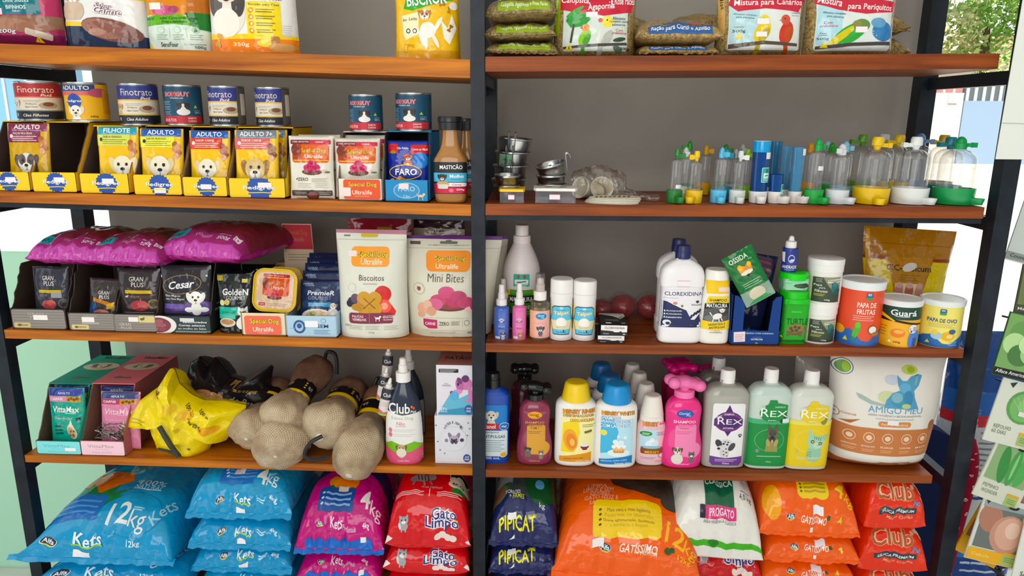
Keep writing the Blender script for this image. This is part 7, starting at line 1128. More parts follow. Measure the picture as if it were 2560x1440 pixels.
crumple('treat_bag', 'black and gold crumpled bag lying behind the yellow bag and bones', 'treat bag', [(478, 905), (500, 890), (520, 925), (538, 890), (575, 940), (640, 960), (672, 912), (684, 915), (676, 960), (700, 985), (690, 1030), (640, 1070), (560, 1090), (480, 1060), (440, 1010), (462, 950)], .15, .10, '1e1c20', 3, .016, [E(-6, 52, 13, 12, 'c09468', 20), E(-6, 50, 6, 6, 'e0d4c0'), E(-16, 62, 9, 7, 'b88458', 0), E(-17, 61, 5, 4, 'dcc8a8'), T('do Pet', 22, 55, 22, 7, 'b8b0a0', sh=.3, rot=-14), T('Mastiga', 22, 68, 26, 6, 'a88850', sh=.3, rot=-14)])
crumple('treat_bag', 'bright yellow crumpled bag with a peaked corner, in front of the black bag', 'treat bag', [(428, 918), (440, 925), (450, 958), (480, 985), (512, 1000), (560, 1002), (620, 1012), (600, 1050), (566, 1100), (548, 1104), (535, 1096), (525, 1122), (500, 1140), (462, 1146), (400, 1126), (388, 1085), (372, 1052), (330, 1064), (316, 1056), (345, 1005), (398, 965), (416, 935)], .055, .10, 'f0d800', 7, .017, [E(-4, 66, 5, 4.4, 'e8c020'), E(8, 58, 6, 5, 'e8b820'), E(24, 42, 7, 4, 'e8a820'), E(-16, 76, 4, 3.6, 'e8c020'), T('100 m', 10, 62, 9, 2.6, '3c3808', rot=-50), T('Ajuda a', 14, 50, 12, 2.6, '3c3808', rot=-40), T('se carne', 15, 47, 12, 2.6, '3c3808', rot=-40), T('100 m', 22, 58, 9, 2.6, '3c3808', rot=-35), G(-12, 80, 2, paw('4a4408')), G(8, 22, 2, paw('4a4408')), LN(-34, 48, 14, 2, 3, 'b8a410', .8), G(2, 55, 3, paw('c8b410')), G(2, 44, 3, paw('c8b410'))])
bm = bmesh.new(); P0 = [PX(398, 1066, -.004), PX(425, 1112, -.012), PX(448, 1142, -.010)]; tube(bm, [tuple(p) for p in P0], .0055, 4); tube(bm, [tuple(PX(395, 1122, -.006)), tuple(PX(420, 1128, -.010)), tuple(PX(446, 1138, -.012))], .003, 4)
o = mk('plastic_hook', bm, mat('2c3030', 'plastic'), None, smooth=False); o['label'] = 'dark grey plastic hook strip lying against the yellow crumpled bag'; o['category'] = 'hook'
# spray bottle with samples, two cartons
CLB = [(0, .90, .92), (.02, .96, .98), (.08, 1, 1), (.35, .99, 1), (.52, .96, .97), (.68, .86, .88), (.82, .66, .7), (.93, .42, .5), (.97, .34, .42), (1, .34, .42)]
def club(lab, xl, xr, yt, Y, items, grp=None): return bottle('training_spray', lab, 'spray bottle', fit('S4L', xl, xr, yt, Y), CLB, '2c3444', items, cap=[('f2f0ee', (.775, .34), (.777, .385), (.865, .385), (.867, .33), (.868, .01)), ('f0ece8', (.866, .25), (.93, .235), (.935, .20), (.99, .17), (1, .1))], ph=.79, d=.66, e=2.4, label_hi=.8, fin='gloss')
club('spray bottle with dark shoulders, white label, collie picture and pink base', 963, 1058, 893, .035, [P([(-49, 0), (49, 0), (49, 80), (0, 76), (-49, 82)], 'eceae8'), P([(-49, 30), (-30, 36), (0, 30), (30, 36), (49, 30), (49, 10), (-49, 10)], '7cba2c'), P([(-49, 28), (-20, 18), (20, 20), (49, 28), (49, 0), (-49, 0)], 'd85c80'), T('Club', -8, 86, 56, 15, 'f0f0ee', b=.03), T('Pet', 28, 81, 14, 4, 'f0f0ee', sh=.2), E(24, 88, 2.4, 2, 'e0803c'), E(29, 86, 2.4, 2, 'e0603c'), T('Educa Dog', 0, 71, 56, 5.6, '9cb48c', b=0), T('Não', -4, 63.5, 22, 5.4, 'd87c94', b=.01), LN(-4, 59, 28, 1, 2, 'b4a0a4', .7), E(-32, 53, 5, 3.6, 'd87c94'), E(-32, 46, 5, 3.6, 'd87c94'), LN(4, 54, 56, 2, 2.6, 'c8ccc0', .8), LN(4, 47, 56, 2, 2.6, 'c8ccc0', .8), G(-4, 24, 20, dog('c8a478', '6c5c4c')), E(-4, 19, 13, 7, 'e4dcd0'), T('Contém 500ml', 0, 6, 30, 3, 'f0c0d0', b=.01)])
club('second spray bottle with white nozzle behind the collie one', 985, 1062, 872, .15, [R(0, 40, 96, 60, 'a8a4a4')])
SMP = [(0, .9, .9), (.05, 1, 1), (.9, 1, 1), (.97, .8, .8), (1, .4, .4)]
def sample(lab, px, py, Y, h, tilt, seed=0):
    p = PX(px, py, Y); return bottle('sample_bottle', lab, 'sample bottle', (p.x, Y, p.z, h*.30, h), SMP, 'dcd8d6', [R(0, 78, 98, 40, '34343c'), T('Club', 0, 76, 64, 14, 'e4e4e4', b=.02), LN(0, 46, 60, 3, 6, 'd0a8b0', 1.6), P([(-49, 0), (49, 0), (49, 16), (0, 10), (-49, 20)], 'd86080'), R(0, 3, 98, 6, '8cba3c')], cap=[('eceae6', (.70, .5), (.71, .56), (.82, .56), (.83, .36), (.90, .34), (.96, .26), (1, .12))], ph=.74, d=1, e=2, ry=tilt, group='little sample bottles taped to the spray')
sample('little sample bottle in front, taped to the left of the collie spray', 958, 1032, .030, .078, 13)
sample('middle little sample bottle taped beside the collie spray', 953, 996, .052, .070, 12)
sample('rear little sample bottle, highest, beside the collie spray', 966, 945, .09, .072, 6)
x, Y, z, w, h = fit('S4L', 1087, 1180, 1040, .020)
carton('pad_carton', 'white cube carton with french bulldog and paw prints, under the pink and blue one', 'carton', (x, Y, z, w, h), .085, 'dcdce4', [('G', 0, 52, 36, [('P', [(100*cos(t), 100*sin(t)) for t in [2*pi*i/36 for i in range(36)]], 'd0d0dc'), ('P', [(98*cos(t), 98*sin(t)) for t in [2*pi*i/36 for i in range(36)]], 'dcdce4')], 0), [T(c, 30*sin(rad(a)), 54+33*cos(rad(a)), 3.6, 5, '3c3c4c', b=.02, rot=-a) for c, a in zip('ANTESEDEPOIS', (-50, -41, -32, -24, -16, -2, 14, 22, 30, 38, 44, 51))], G(2, 50, 24, [('E', -46, 52, 20, 40, '8a7c94', 20), ('E', 46, 52, 20, 40, '8a7c94', -20), ('E', 0, 6, 54, 50, 'b8a4bc', 0), ('E', 0, -20, 40, 32, '4a4056', 0), ('E', 0, -10, 14, 10, '201c28', 0), ('E', -26, 12, 9, 9, '221e2a', 0), ('E', 26, 12, 9, 9, '221e2a', 0), ('E', 0, -44, 12, 8, 'e0dce4', 0), ('E', -86, -6, 20, 22, '8c84a0', 0), ('E', 88, 2, 24, 22, '3c3648', 20)]), [G(a, b, 4, paw('4c4c5c'), r) for a, b, r in ((40, 86, -10), (44, 74, -20), (38, 60, 10), (-42, 46, 20), (-36, 28, -20), (-24, 21, 10), (-46, 80, 5))], E(36, 12, 10, 8.4, '2c4a8c'), T('AHA', 36, 14.6, 12, 3.6, 'e4eaf4', sh=.2, b=.03), T('FREE', 36, 9.4, 14, 3.6, 'e4eaf4', sh=.2, b=.03)])
x2, _, _, w2, h2 = fit('S4L', 1091, 1182, 913, .020, z+h+.0005)
carton('pad_carton', 'white cube carton with pink puppy on blue powder, stacked on the bulldog one', 'carton', (x2, .020, z+h+.0005, w2, h2), .085, 'e2dfe8', [P([(-48, 2), (50, 2), (50, 48), (10, 34), (-10, 46), (-40, 12)], '6cb4d0'), P([(-48, 2), (50, 2), (50, 20), (-40, 10)], '3f90b4'), R(-16, 89, 54, 7, '16161c', 2), LN(-18, 90.4, 44, 2, 3, 'd8d8dc', 1), T('FÁCIL', -22, 64, 12, 3.4, '8c8498', b=0), T('MANUSEIO', -22, 60, 24, 3.4, '8c8498', b=0), E(28, 64, 22, 12, 'd07cb4', -10), E(14, 62, 11, 13, 'b868a4', 10), E(14, 70, 6, 7, '6c3c6c', 30), E(30, 74, 10, 7, '5c3060', -20), E(44, 42, 6, 20, 'd484b8', 8), E(8, 48, 14, 5, 'd890c0', 10), E(-8, 46, 5, 4, '7c4480'), E(0, 40, 12, 9, '5cacd4'), E(38, 32, 9, 3.4, 'd484b8'), E(10, 63, 3, 3, '2c1c30'), T('PET', -36, 13, 16, 6, 'f0f2f6', b=.035), T('D', -24, 13, 5, 5, 'f0f2f6', b=0), LN(-32, 8, 24, 1, 2, 'e0e8f0', 1), E(38, 13, 11, 9.4, '2c5496'), T('AHA', 38, 16, 13, 4, 'e4eaf4', sh=.2, b=.03), T('FREE', 38, 10, 14, 4, 'e4eaf4', sh=.2, b=.03)], top_items=[R(0, 50, 100, 100, 'b88078'), T('PATÃO', 4, 54, 70, 30, '4c2c34', b=.02)])
# ------------------------------------------------------------------ lowest shelf: litter sacks
def sk(name, lab, sh, xl, xr, ys, Y, L, T, z, col, items, seam=.32, grp=None, rz=0, seed=0, fl=.016, flc=None, n=2.5, pl=.0055, wr=.005, cat='litter sack', box_=5., ry=0, earl=0):
    a, b = PX(xl, ys, Y), PX(xr, ys, Y); x = (a.x+b.x)/2; zz = top(sh, max(-1, min(.9, x)))+.001+z
    return sack(name, lab, cat, (x, Y, zz, (b.x-a.x)/1.05, T), L, col, items, rz=rz, group=grp, seam=seam, seed=seed, flap=fl, flapcol=flc, n=n, pleat=pl, wr=wr, box_=box_, ry=ry, earl=earl)
BL = '0894c6'; Tt = T
def alfa(x, y, s=5): return G(x, y, s, [('E', 0, 0, 100, 74, 'dfe6ea', 0), ('E', 0, 6, 92, 66, '2c3c48', 0), ('R', 0, -58, 120, 22, 'e0c83c', 10, 6)]), Tt('Alfa', x, y+.5, s*1.4, 3, 'f0f4f6', b=.03)
def glints(y, n, seed, c='d8f4ff', w=70):
    return []
k12 = [P([(-16, 60), (-8, 62), (0, 72), (8, 78), (2, 92), (-14, 96), (-30, 92), (-36, 84), (-24, 84), (-30, 72), (-20, 76)], 'e0783c'), P([(-18, 74), (-10, 92)], 'a85428') if False else R(-12, 80, .8, 18, 'a85428', 0, -16), P([(-40, 50), (-36, 62), (-26, 54), (-22, 74), (-12, 60), (0, 72), (-2, 62), (12, 66), (4, 58), (20, 52), (2, 46), (-20, 44)], '1f8048'), R(-22, 44, 42, 20, '2c6cb8', 5, 4), [[R(-38+k*1.5, 50-k*6, 3, 1.6, 'c8ecf8', 0, 40), R(-20, 50-k*6, 30, 1.5, '5c98d0', 0, 2)] for k in range(3)], Tt('100%', 26, 74, 20, 5.6, 'd0ecf4', b=0), Tt('NATURAL', 25, 67.5, 22, 4, 'd0ecf4', b=0, rot=-2), R(25, 64.4, 22, .8, 'd0ecf4'), ('G', 22, 38, 24, [('P', [(100*cos(t), 78*sin(t)) for t in [2*pi*i/36 for i in range(36)]], '0a80ae'), ('P', [(98*cos(t), 76*sin(t)) for t in [2*pi*i/36 for i in range(36)]], BL)], 0), Tt('12', 15, 37, 17, 15, 'e4e8e8', b=.03), Tt('kg', 30, 31, 12, 15, 'e4e8e8', b=.0), LN(28, 43, 8, 2, 2, '9cd0e4', .8), list(alfa(-28, 13.5, 5)), Tt('Kets', -4, 14.5, 20, 8, 'e8f6fa', b=.02), R(-4, 9.6, 22, 1, '9ac83c'), Tt('12kg', 30, 12, 9, 5, 'd8eef4', b=.02), Tt('Kets', 45, 44, 26, 6, '9cc8dc', sh=.2, rot=66, b=.01), ST(-8, 3, 11, 4, 'f0eef0')]
sk('litter_sack', 'lower of the two big blue 12kg litter sacks at the left', 'S5L', 112, 470, 1448, -.035, .31, .088, 0, BL, SCP(OFS(k12, -9), .56), .35, 'big blue 12kg litter sacks', 0, 3, earl=.36)
sk('litter_sack', 'upper of the two big blue 12kg litter sacks, sunlit, at the far left', 'S5L', 92, 432, 1368, -.045, .33, .145, .066, BL, SCP(OFS(k12, -9), .56), .30, 'big blue 12kg litter sacks', 0, 5, earl=.48)
def k4(top_): return ([P([(10, 70), (24, 76), (32, 90), (10, 96), (-4, 84)], 'd87038'), P([(-8, 56), (0, 74), (8, 60), (20, 70), (24, 58), (36, 56), (10, 50)], '1f8048'), R(-2, 50, 40, 18, '2c6cb8', 5, 3), [[R(-17+k*1.4, 55-k*5, 3, 1.6, 'c8ecf8', 0, 40), R(0, 55-k*5, 28, 1.5, '5c98d0', 0, 2)] for k in range(3)], ('G', 28, 40, 16, [('P', [(100*cos(t), 84*sin(t)) for t in [2*pi*i/36 for i in range(36)]], '0a80ae'), ('P', [(97*cos(t), 81*sin(t)) for t in [2*pi*i/36 for i in range(36)]], BL)], 0), Tt('4', 20, 48, 10, 14, 'e8eae8', b=.03), Tt('kg', 31, 42, 11, 14, 'e8eae8', b=.0), LN(29, 52, 8, 2, 2, '9cd0e4', .8), ST(-4, 54, 10, 6, 'f2ecee')] if top_ else [])+[list(alfa(-18, 16, 4.4)), Tt('Kets', 4, 17, 17, 8, 'e4f2f6', b=.02), R(4, 12, 16, 1, '9ac83c'), LN(22, 17, 9, 2, 3, 'bfe4ee', 1), Tt('4kg', 34, 17, 8, 5, 'e4f2f6', b=.02), ST(2, 2.5, 9, 4, 'f0eef0')]
for k, (z, T_, ys, xl, xr, lab) in enumerate(((0, .072, 1462, 486, 730, 'bottom of the four blue 4kg litter sacks'), (.056, .076, 1402, 478, 728, 'second lowest of the four blue 4kg litter sacks'), (.113, .080, 1345, 470, 726, 'second highest of the four blue 4kg litter sacks'), (.174, .112, 1278, 466, 728, 'top of the four blue 4kg litter sacks'))):
    sk('litter_sack', lab, 'S5L', xl, xr, ys, -.02+.003*(k % 2), .27, T_, z, BL, SCP(k4(k == 3), .47), .30, 'stack of blue 4kg litter sacks', (-1, 1, 0, 1)[k], 11+k, n=2.7)
PK = 'c0287c'
pk = lambda t: ([P([(-50, 74), (-20, 84), (20, 84), (50, 72), (50, 100), (-50, 100)], '1c2c60'), E(2, 66, 15, 8, 'e08030'), E(4, 76, 12, 6, 'd87428'), E(-13, 68, 6, 5, 'e89040'), E(4, 76, 8, 4, 'f0a048'), P([(-22, 56), (-14, 64), (-4, 56)], '1f7040'), P([(16, 50), (28, 50), (20, 44)], '1f7040'), R(-6, 48, 42, 18, '1f4c94', 5), [[R(-22, 54-k*5.6, 3, 1.6, 'bcd8f0', 0, 40), R(-4, 54-k*5.6, 30, 1.6, '8cb0dc', 0, 0)] for k in range(3)], R(0, 60, 12, 4, 'd8d0c0'), ('G', 32, 46, 18, [('P', [(100*cos(t), 80*sin(t)) for t in [2*pi*i/36 for i in range(36)]], '9c1c64'), ('P', [(97*cos(t), 77*sin(t)) for t in [2*pi*i/36 for i in range(36)]], PK)], 0), Tt('4', 28, 49, 11, 14, 'ece4e0', b=.03), Tt('kg', 40, 41, 11, 14, 'ece4e0', b=.0)] if t else [])+[list(alfa(-22, 23, 4.4)), Tt('Kets', -3, 25, 14, 8, 'f0e4ec', b=.02), Tt('Perfumada', 12, 20, 16, 4, 'e0b8d4', sh=.3), Tt('4kg', 31, 22, 8, 6, 'f0e4ec', b=.02), R(0, 4.5, 78, 6.5, '1c68c4', 1), ST(28, 8, 6, 4, 'f0eef0')]
sk('litter_sack', 'lower of the two pink 4kg litter sacks', 'S5L', 738, 952, 1446, -.012, .26, .108, 0, PK, SCP(pk(0), .54), .48, 'pink 4kg litter sacks', 0, 21, flc='1c68c4')
sk('litter_sack', 'upper of the two pink 4kg litter sacks, orange cat print on top', 'S5L', 736, 960, 1372, -.014, .26, .15, .094, PK, SCP(pk(1), .54), .24, 'pink 4kg litter sacks', 0, 22, flc='1c68c4')
RD = 'd02430'
def gl(t): return ([G(-8, 76, 20, [('E', -30, 0, 60, 30, '8c8484', 10), ('E', 40, 24, 30, 26, '9a908c', 0), ('R', -60, -36, 12, 40, '8c8484', 3, -20), ('R', 0, -36, 12, 36, '8c8484', 3, 20), ('R', 40, -26, 12, 40, '8c8484', 3, 30), ('P', [(24, 44), (22, 66), (40, 48)], '8c8484'), ('P', [(44, 48), (56, 66), (60, 42)], '8c8484')]), [R(-16+k*4, 77, 1.2, 6, '3c3434', 0, 14) for k in range(4)], R(34, 84, 22, 9, 'd8d4d0', 0, -8), R(34, 84, 20, 7.4, '1c1a1c', 0, -8), [E(a, b, 5, 3, 'ecdcc8') for a, b in ((28, 76), (36, 79), (42, 75))], E(34, 70, 12, 4, 'e4d4bc'), Tt('4KG', 33, 70, 14, 3, '4c3c34', b=.03), E(34, 62, 8, 3, '2f7a34'), Tt('Areia Higiênica', 2, 64.5, 26, 2.6, 'e0a0a4', sh=.3), LN(-24, 59, 34, 3, 2, 'f0c0c4', .7), LN(24, 59, 30, 3, 2, 'f0c0c4', .7), R(0, 58, .8, 7, 'f0d8d8')] if t else [])+[G(-29, 26 if t else 17, 11, [('E', 0, -50, 46, 50, 'a8a8ac', 0), ('R', -24, -96, 14, 40, 'b4b4b8', 3, 0), ('R', 20, -96, 14, 40, 'b4b4b8', 3, 0), ('E', -44, -40, 12, 44, 'd8d8da', 10)]+cat('a8a8ac', '4a4a50', False)), Tt('Gato', 19, 36 if t else 23, 30, 9, '2c3478', 'f4f0f4', b=.035, ob=.07), Tt('Limpo', 17, 25 if t else 12.5, 40, 11, '2c3478', 'f4f0f4', b=.035, ob=.07), R(33, 30 if t else 17.5, 6, 1, 'f0c828'), [E(a, (10 if t else 3)+b, 4.4, 3, 'ecdcd4') for a, b in ((12, 0), (18, 2.4), (24, 0), (30, -1))], P([(-50, 20), (-42, 10), (-50, 2)], 'ece4e0'), P([(50, 18), (44, 8), (50, 2)], 'ece4e0')]
for k, (z, T_, ys, xl, xr, sm, lab) in enumerate(((0, .078, 1462, 956, 1172, .3, 'lowest of the three red kitten litter sacks by the middle post'), (.060, .084, 1412, 956, 1174, .36, 'middle of the three red kitten litter sacks by the middle post'), (.124, .145, 1358, 962, 1178, .17, 'top of the three red kitten litter sacks by the middle post'))):
    sk('litter_sack', lab, 'S5L', xl, xr, ys, -.02, .26, T_, z, RD, SCP(gl(k == 2), .46, .62), sm, 'red kitten litter sacks', (1, -1, 0)[k], 31+k, fl=0, pl=.002, n=2.8)
# right half
NVY = '1c2458'
def pp(t): return ([P([(-50, 60), (-10, 52), (20, 46), (50, 50), (50, 100), (-50, 100)], '3c4444'), E(24, 76, 26, 24, '1a4c28'), E(22, 64, 7, 4, '5c9cc0'), P([(-50, 68), (-20, 64), (-18, 84), (-50, 92)], '8a9494'), E(-40, 56, 14, 7, '3f7a30'), E(-40, 56, 12, 6, '7a5040'), Tt('TORRÕES', -18, 53, 22, 3.4, 'e0e4ec', b=.01), Tt('+ FIRMES', -12, 48, 22, 3.4, 'c8c828', b=.01), Tt('kg', 26, 39, 8, 5, 'd8dce8', b=.0), Tt('Classic', 16, 86, 24, 5, '7c9c84')] if t else [])+[Tt('PIPICAT', -10, 20 if t else 17, 54, 11, 'ece820', b=.03, rot=2), Tt('KELCO', 12, 28 if t else 25, 12, 3, 'c8c428', b=.03), ST(-18, 27 if t else 23, 12, 5, 'f0eef2'), P([(-22, 3), (-14, 3), (-14, 7)], 'eef0f4')]
for k, (z, T_, ys, xl, xr, sm, lab) in enumerate(((0, .080, 1480, 1222, 1392, .3, 'lowest of the three navy litter sacks right of the middle post'), (.063, .086, 1418, 1222, 1396, .34, 'middle of the three navy litter sacks right of the middle post'), (.131, .135, 1348, 1222, 1398, .20, 'top of the three navy litter sacks right of the middle post'))):
    sk('litter_sack', lab, 'S5R', xl, xr, ys, -.012, .26, T_, z, NVY, SCP(pp(k == 2), .5, .75), sm, 'navy litter sacks', (0, 1, -1)[k], 41+k, fl=.012, pl=.003)
OR = 'ee6a12'
def g12(t): return ([P([(-10, 78), (10, 66), (40, 62), (50, 70), (50, 100), (-16, 100)], '4a3c30'), E(30, 62, 7, 6, '4a4440'), [Tt(s, -22+k, 76-k*5, (14, 22, 14, 24, 20)[k], 3.2, 'f4ccb0', sh=.2, b=-.004, rot=2) for k, s in enumerate(('LIMPA', 'LIMPA E SEM', 'ODORES', 'GATO FELIZ E', 'SAUDÁVEL'))]] if t else [])+[R(-1, 40, 48, 23, 'f0cc18', 5), [[R(-20, 47.4-k*4.6, 2, 1.2, '5c4c10', 0, 40), Tt(s, 0, 47.4-k*4.6, w_, 2.6, '5c4c10' if k % 2 == 0 else 'b89c18', b=.0)] for k, (s, w_) in enumerate((('Mais clara e mais higiênica', 30), ('Poderosa no absorção', 34), ('Ótima aglomeração, facilitando', 36), ('e auxiliando a limpeza', 26)))], ('G', 36, 28, 14, [('P', [(100*cos(t_), 80*sin(t_)) for t_ in [2*pi*i/36 for i in range(36)]], 'f49428'), ('P', [(97*cos(t_), 77*sin(t_)) for t_ in [2*pi*i/36 for i in range(36)]], OR)], 0), Tt('12', 32, 30, 13, 13, 'f4b81c', b=.03, rot=-10), Tt('kg', 42, 22, 9, 12, 'f4b81c', b=.0, rot=-14), list(alfa(-16, 14, 4)), Tt('GATÍSSIMO', 7, 14, 26, 6.4, 'f8f0e8', sh=.3, b=.012), Tt('PREMIUM', 14, 9.4, 12, 2.4, 'f4d8c0', sh=.2, b=.01), E(27, 13, 2.4, 2, '3c5c2c', 30), E(30, 15, 2, 1.6, '3c5c2c'), Tt('12kg', 38, 10, 8, 4.4, 'f4b81c', b=.02), ST(-21, 18, 8, 5, 'f2ecec')]
sk('litter_sack', 'lower big orange 12kg litter sack, mostly below its twin', 'S5R', 1352, 1760, 1474, -.02, .30, .110, 0, OR, OFS(SCP(g12(False), .45), 0, 4), .32, 'big orange 12kg litter sacks', -3, 51, n=2.4)
sk('litter_sack', 'upper big orange 12kg litter sack with yellow text box, in the centre', 'S5R', 1378, 1758, 1408, -.05, .32, .165, .086, OR, OFS(SCP(g12(True), .45, .7), 0, 5.5), .14, 'big orange 12kg litter sacks', -2.5, 53, n=2.4, pl=.005, ry=1.6)
for k, (z, T_, ys, lab) in enumerate(((0, .07, 1462, 'lowest red kitten litter sack under the white green-striped one'), (.055, .088, 1424, 'upper red kitten litter sack under the white green-striped one'))):
    sk('litter_sack', lab, 'S5R', 1712, 1906, ys, -.005, .25, T_, z, 'c4202c', SCP(OFS(gl(False), 4), .8, .8), .32, 'red kitten litter sacks under the white sack', -2, 61+k, fl=0, pl=.003)
PG = [R(4, 79, 56, 11, 'c03c74', 1), R(-22, 79, 10, 12, '26263c', 1), Tt('PROGATO', 6, 79, 48, 7.6, 'f4e0ea', b=.03), R(2, 57, 32, 28, '0f5c40', 1), Tt('CLÁSSICA', 2, 63, 30, 5.4, 'e4efe8', b=.02), Tt('4,0 kg', 31, 52, 13, 5, '2c3434', b=0), LN(31, 57.4, 10, 1, 2, '8c9494', .7), R(3, 36, 34, 8, 'd0487c', 1), R(-17, 36, 6, 8, '26263c', 1), Tt('PROGATO', 4, 36, 27, 5, 'f4e0ea', b=.03), Tt('AREIA HIGIÊNICA CLÁSSICA', 2, 28.6, 36, 2.4, '5c6464', b=0), P([(-50, 18), (-20, 13), (20, 12), (50, 15), (50, 10), (20, 7), (-20, 8), (-50, 13)], '4cae2c'), E(-4, 11, 6, 2, '2c7c2c'), ST(-2, 3, 10, 5, 'dfe0e2')]
sk('litter_sack', 'white litter sack with green stripe and rose panels, slumped on red sacks', 'S5R', 1672, 1908, 1376, -.03, .27, .16, .128, 'e6e4de', SCP(PG, .54), .10, None, -4, 63, fl=0, wr=.007, pl=.002, ry=1)
def g4(t): return ([[Tt(s, -14, 82-k*4.4, (12, 20, 18)[k], 2.4, 'f4ccb0', sh=.2, b=-.004) for k, s in enumerate(('ODORES', 'GATO FELIZ E', 'SAUDÁVEL'))], E(30, 78, 12, 8, '9c8878'), R(4, 55, 32, 19, 'eccc18', 5), [[R(-8, 61-k*4.6, 2, 1.4, '5c4c10', 0, 40), R(6, 61-k*4.6, 22, 1.4, 'b89c18')] for k in range(4)], ('G', 36, 48, 13, [('P', [(100*cos(t_), 80*sin(t_)) for t_ in [2*pi*i/36 for i in range(36)]], 'f49428'), ('P', [(97*cos(t_), 77*sin(t_)) for t_ in [2*pi*i/36 for i in range(36)]], OR)], 0), Tt('4', 32, 52, 9, 12, 'f4cc1c', b=.03, rot=-16), Tt('kg', 41, 43, 10, 12, 'f4cc1c', b=.0, rot=-24), E(-38, 38, 8, 14, 'f0a818', 10)] if t else [])+[list(alfa(-20, 17, 4.4)), Tt('GATÍSSIMO', 4, 15, 26, 6, 'f8f0e8', sh=.3, b=.012), E(19, 16, 2, 1.6, '3c5c2c'), Tt('4', 30, 15, 5, 5, 'f4cc1c', b=.02), ST(8, 26 if t else 22, 11, 6, 'f0eef4'), R(2, 3, 3, 4, 'f0ece8')]
for k, (z, T_, ys, xl, xr, sm, lab) in enumerate(((0, .068, 1474, 1908, 2140, .3, 'lowest of the four orange 4kg litter sacks'), (.052, .072, 1440, 1904, 2148, .32, 'second lowest of the four orange 4kg litter sacks'), (.106, .080, 1392, 1912, 2152, .34, 'second highest of the four orange 4kg litter sacks'), (.166, .140, 1328, 1896, 2150, .20, 'top of the four orange 4kg litter sacks'))):
    sk('litter_sack', lab, 'S5R', xl, xr, ys, -.015, .26, T_, z, OR, SCP(g4(k == 3), .44), sm, 'orange 4kg litter sacks', (0, 1, -2, -1)[k], 71+k, fl=.012, pl=.003)
CP = [Tt('Club', -2, 56, 62, 30, 'b0603c', 'f4c8a8', b=.02, ob=.035), Tt('Pet', 32, 38, 13, 10, '3c6494', 'c8d0dc', sh=.3, b=.01, ob=.03), [E(28+a, 64+b, 3, 4, 'd8a890') for a, b in ((0, 0), (5, 6), (10, 5), (13, -1))], R(2, 24, 62, 10, '23404c', 1), Tt('SÍLICA PREMIUM', 2, 24, 54, 5.6, 'f0f0ec', sh=.15, b=.015), Tt('Micro Cristais', 6, 14.5, 44, 4.6, 'f0b090', sh=.3)]
for k, (z, h_, xl, xr, rz, lab) in enumerate(((0, .098, 2150, 2318, 2, 'lowest of the three red-orange silica sacks at the right end'), (.092, .104, 2146, 2322, -2, 'middle of the three red-orange silica sacks at the right end'), (.190, .112, 2158, 2318, 2, 'top of the three red-orange silica sacks at the right end'))):
    sk('litter_sack', lab, 'S5R', xl, xr, (1462, 1400, 1306)[k], -.006, .22, h_, z, 'e2441c', SCL(CP, .36), .14, 'red-orange silica sacks', rz, 81+k, fl=0, pl=.002, n=3.4, wr=.006)
# ------------------------------------------------------------------ right side of the rack
p0, p1 = PX(2489, 398, -.03), PX(2494, 0, -.03)
root = thing('paper_sheet', 'plain white paper sheet hanging over the top of the right post', 'paper sheet', (p0.x, -.03, p0.z)); hh = p1.z-p0.z+.15
bm = bmesh.new(); prism(bm, [(0, 0), (.22, 0), (.22, hh), (.004, hh)], 0, .0015, axis='y'); mk('sheet', bm, mat('e4e8e2', 'paper'), root, smooth=False)
decal(lambda u, v: (.11+u*.11, 0, v*hh), .22, hh, [R(0, 100*(PX(2489, 313, -.03).z-p0.z)/hh, 100, .35, 'b8c0bc', 0, -2)], root, name='crease', fin='paper', cells=None)
# dog cushion with red paw-print border, and feed sacks behind
a, b = PX(2462, 985, .33), PX(2372, 1440, .33)
root = thing('dog_cushion', 'navy dog cushion with red paw-print border standing behind the right post', 'dog cushion', (1.06, .33, 0))
bm = bmesh.new(); prof = [(-.15, 0), (.04, 0), (.06, .25), (.075, .45), (.05, .52), (-.04, .56), (-.14, .54), (-.17, .3)]
q = crom(prof+[prof[0]], 5)[:-1]; prism(bm, q, 0, .07, axis='y'); bev(bm, .012, 3); mk('cushion_body', bm, mat('1c2648', 'matte'), root, sharp=60)
bm = bmesh.new(); e = [(.048, .02), (.064, .25), (.080, .45), (.062, .53)]; tube(bm, [(x_, -.006, z_) for x_, z_ in crom(e, 5)], .021, 10); mk('red_border', bm, mat('8a2434', 'matte'), root)
ex = crom(e, 12)
def bs(u, v):
    i = min(len(ex)-1, int(v*(len(ex)-1))); f_ = v*(len(ex)-1)-i; j = min(i+1, len(ex)-1); x_ = ex[i][0]+(ex[j][0]-ex[i][0])*f_; z_ = ex[i][1]+(ex[j][1]-ex[i][1])*f_; return (x_+.018*u, -.006-.0215*math.sqrt(max(0, 1-(u*.86)**2)), z_)
decal(bs, .036, .52, [G((-14, 16)[k % 2], 4+k*6.2, 22, paw('d8c0c0'), k*25) for k in range(15)], root, name='paw_print', fin='matte', cells=(4, 12), off=.0008)
def bigsack(lab, xl, xr, yt, Y, col, items, seed):
    A_, B_ = PX(xl, 1150, Y), PX(xr, 1150, Y); pouch('feed_sack', lab, 'feed sack', ((A_.x+B_.x)/2, Y, .001, B_.x-A_.x, PX((xl+xr)/2, yt, Y).z), .16, col, items, kind='bag', seed=seed, wr=.012, group='big feed sacks behind the rack')
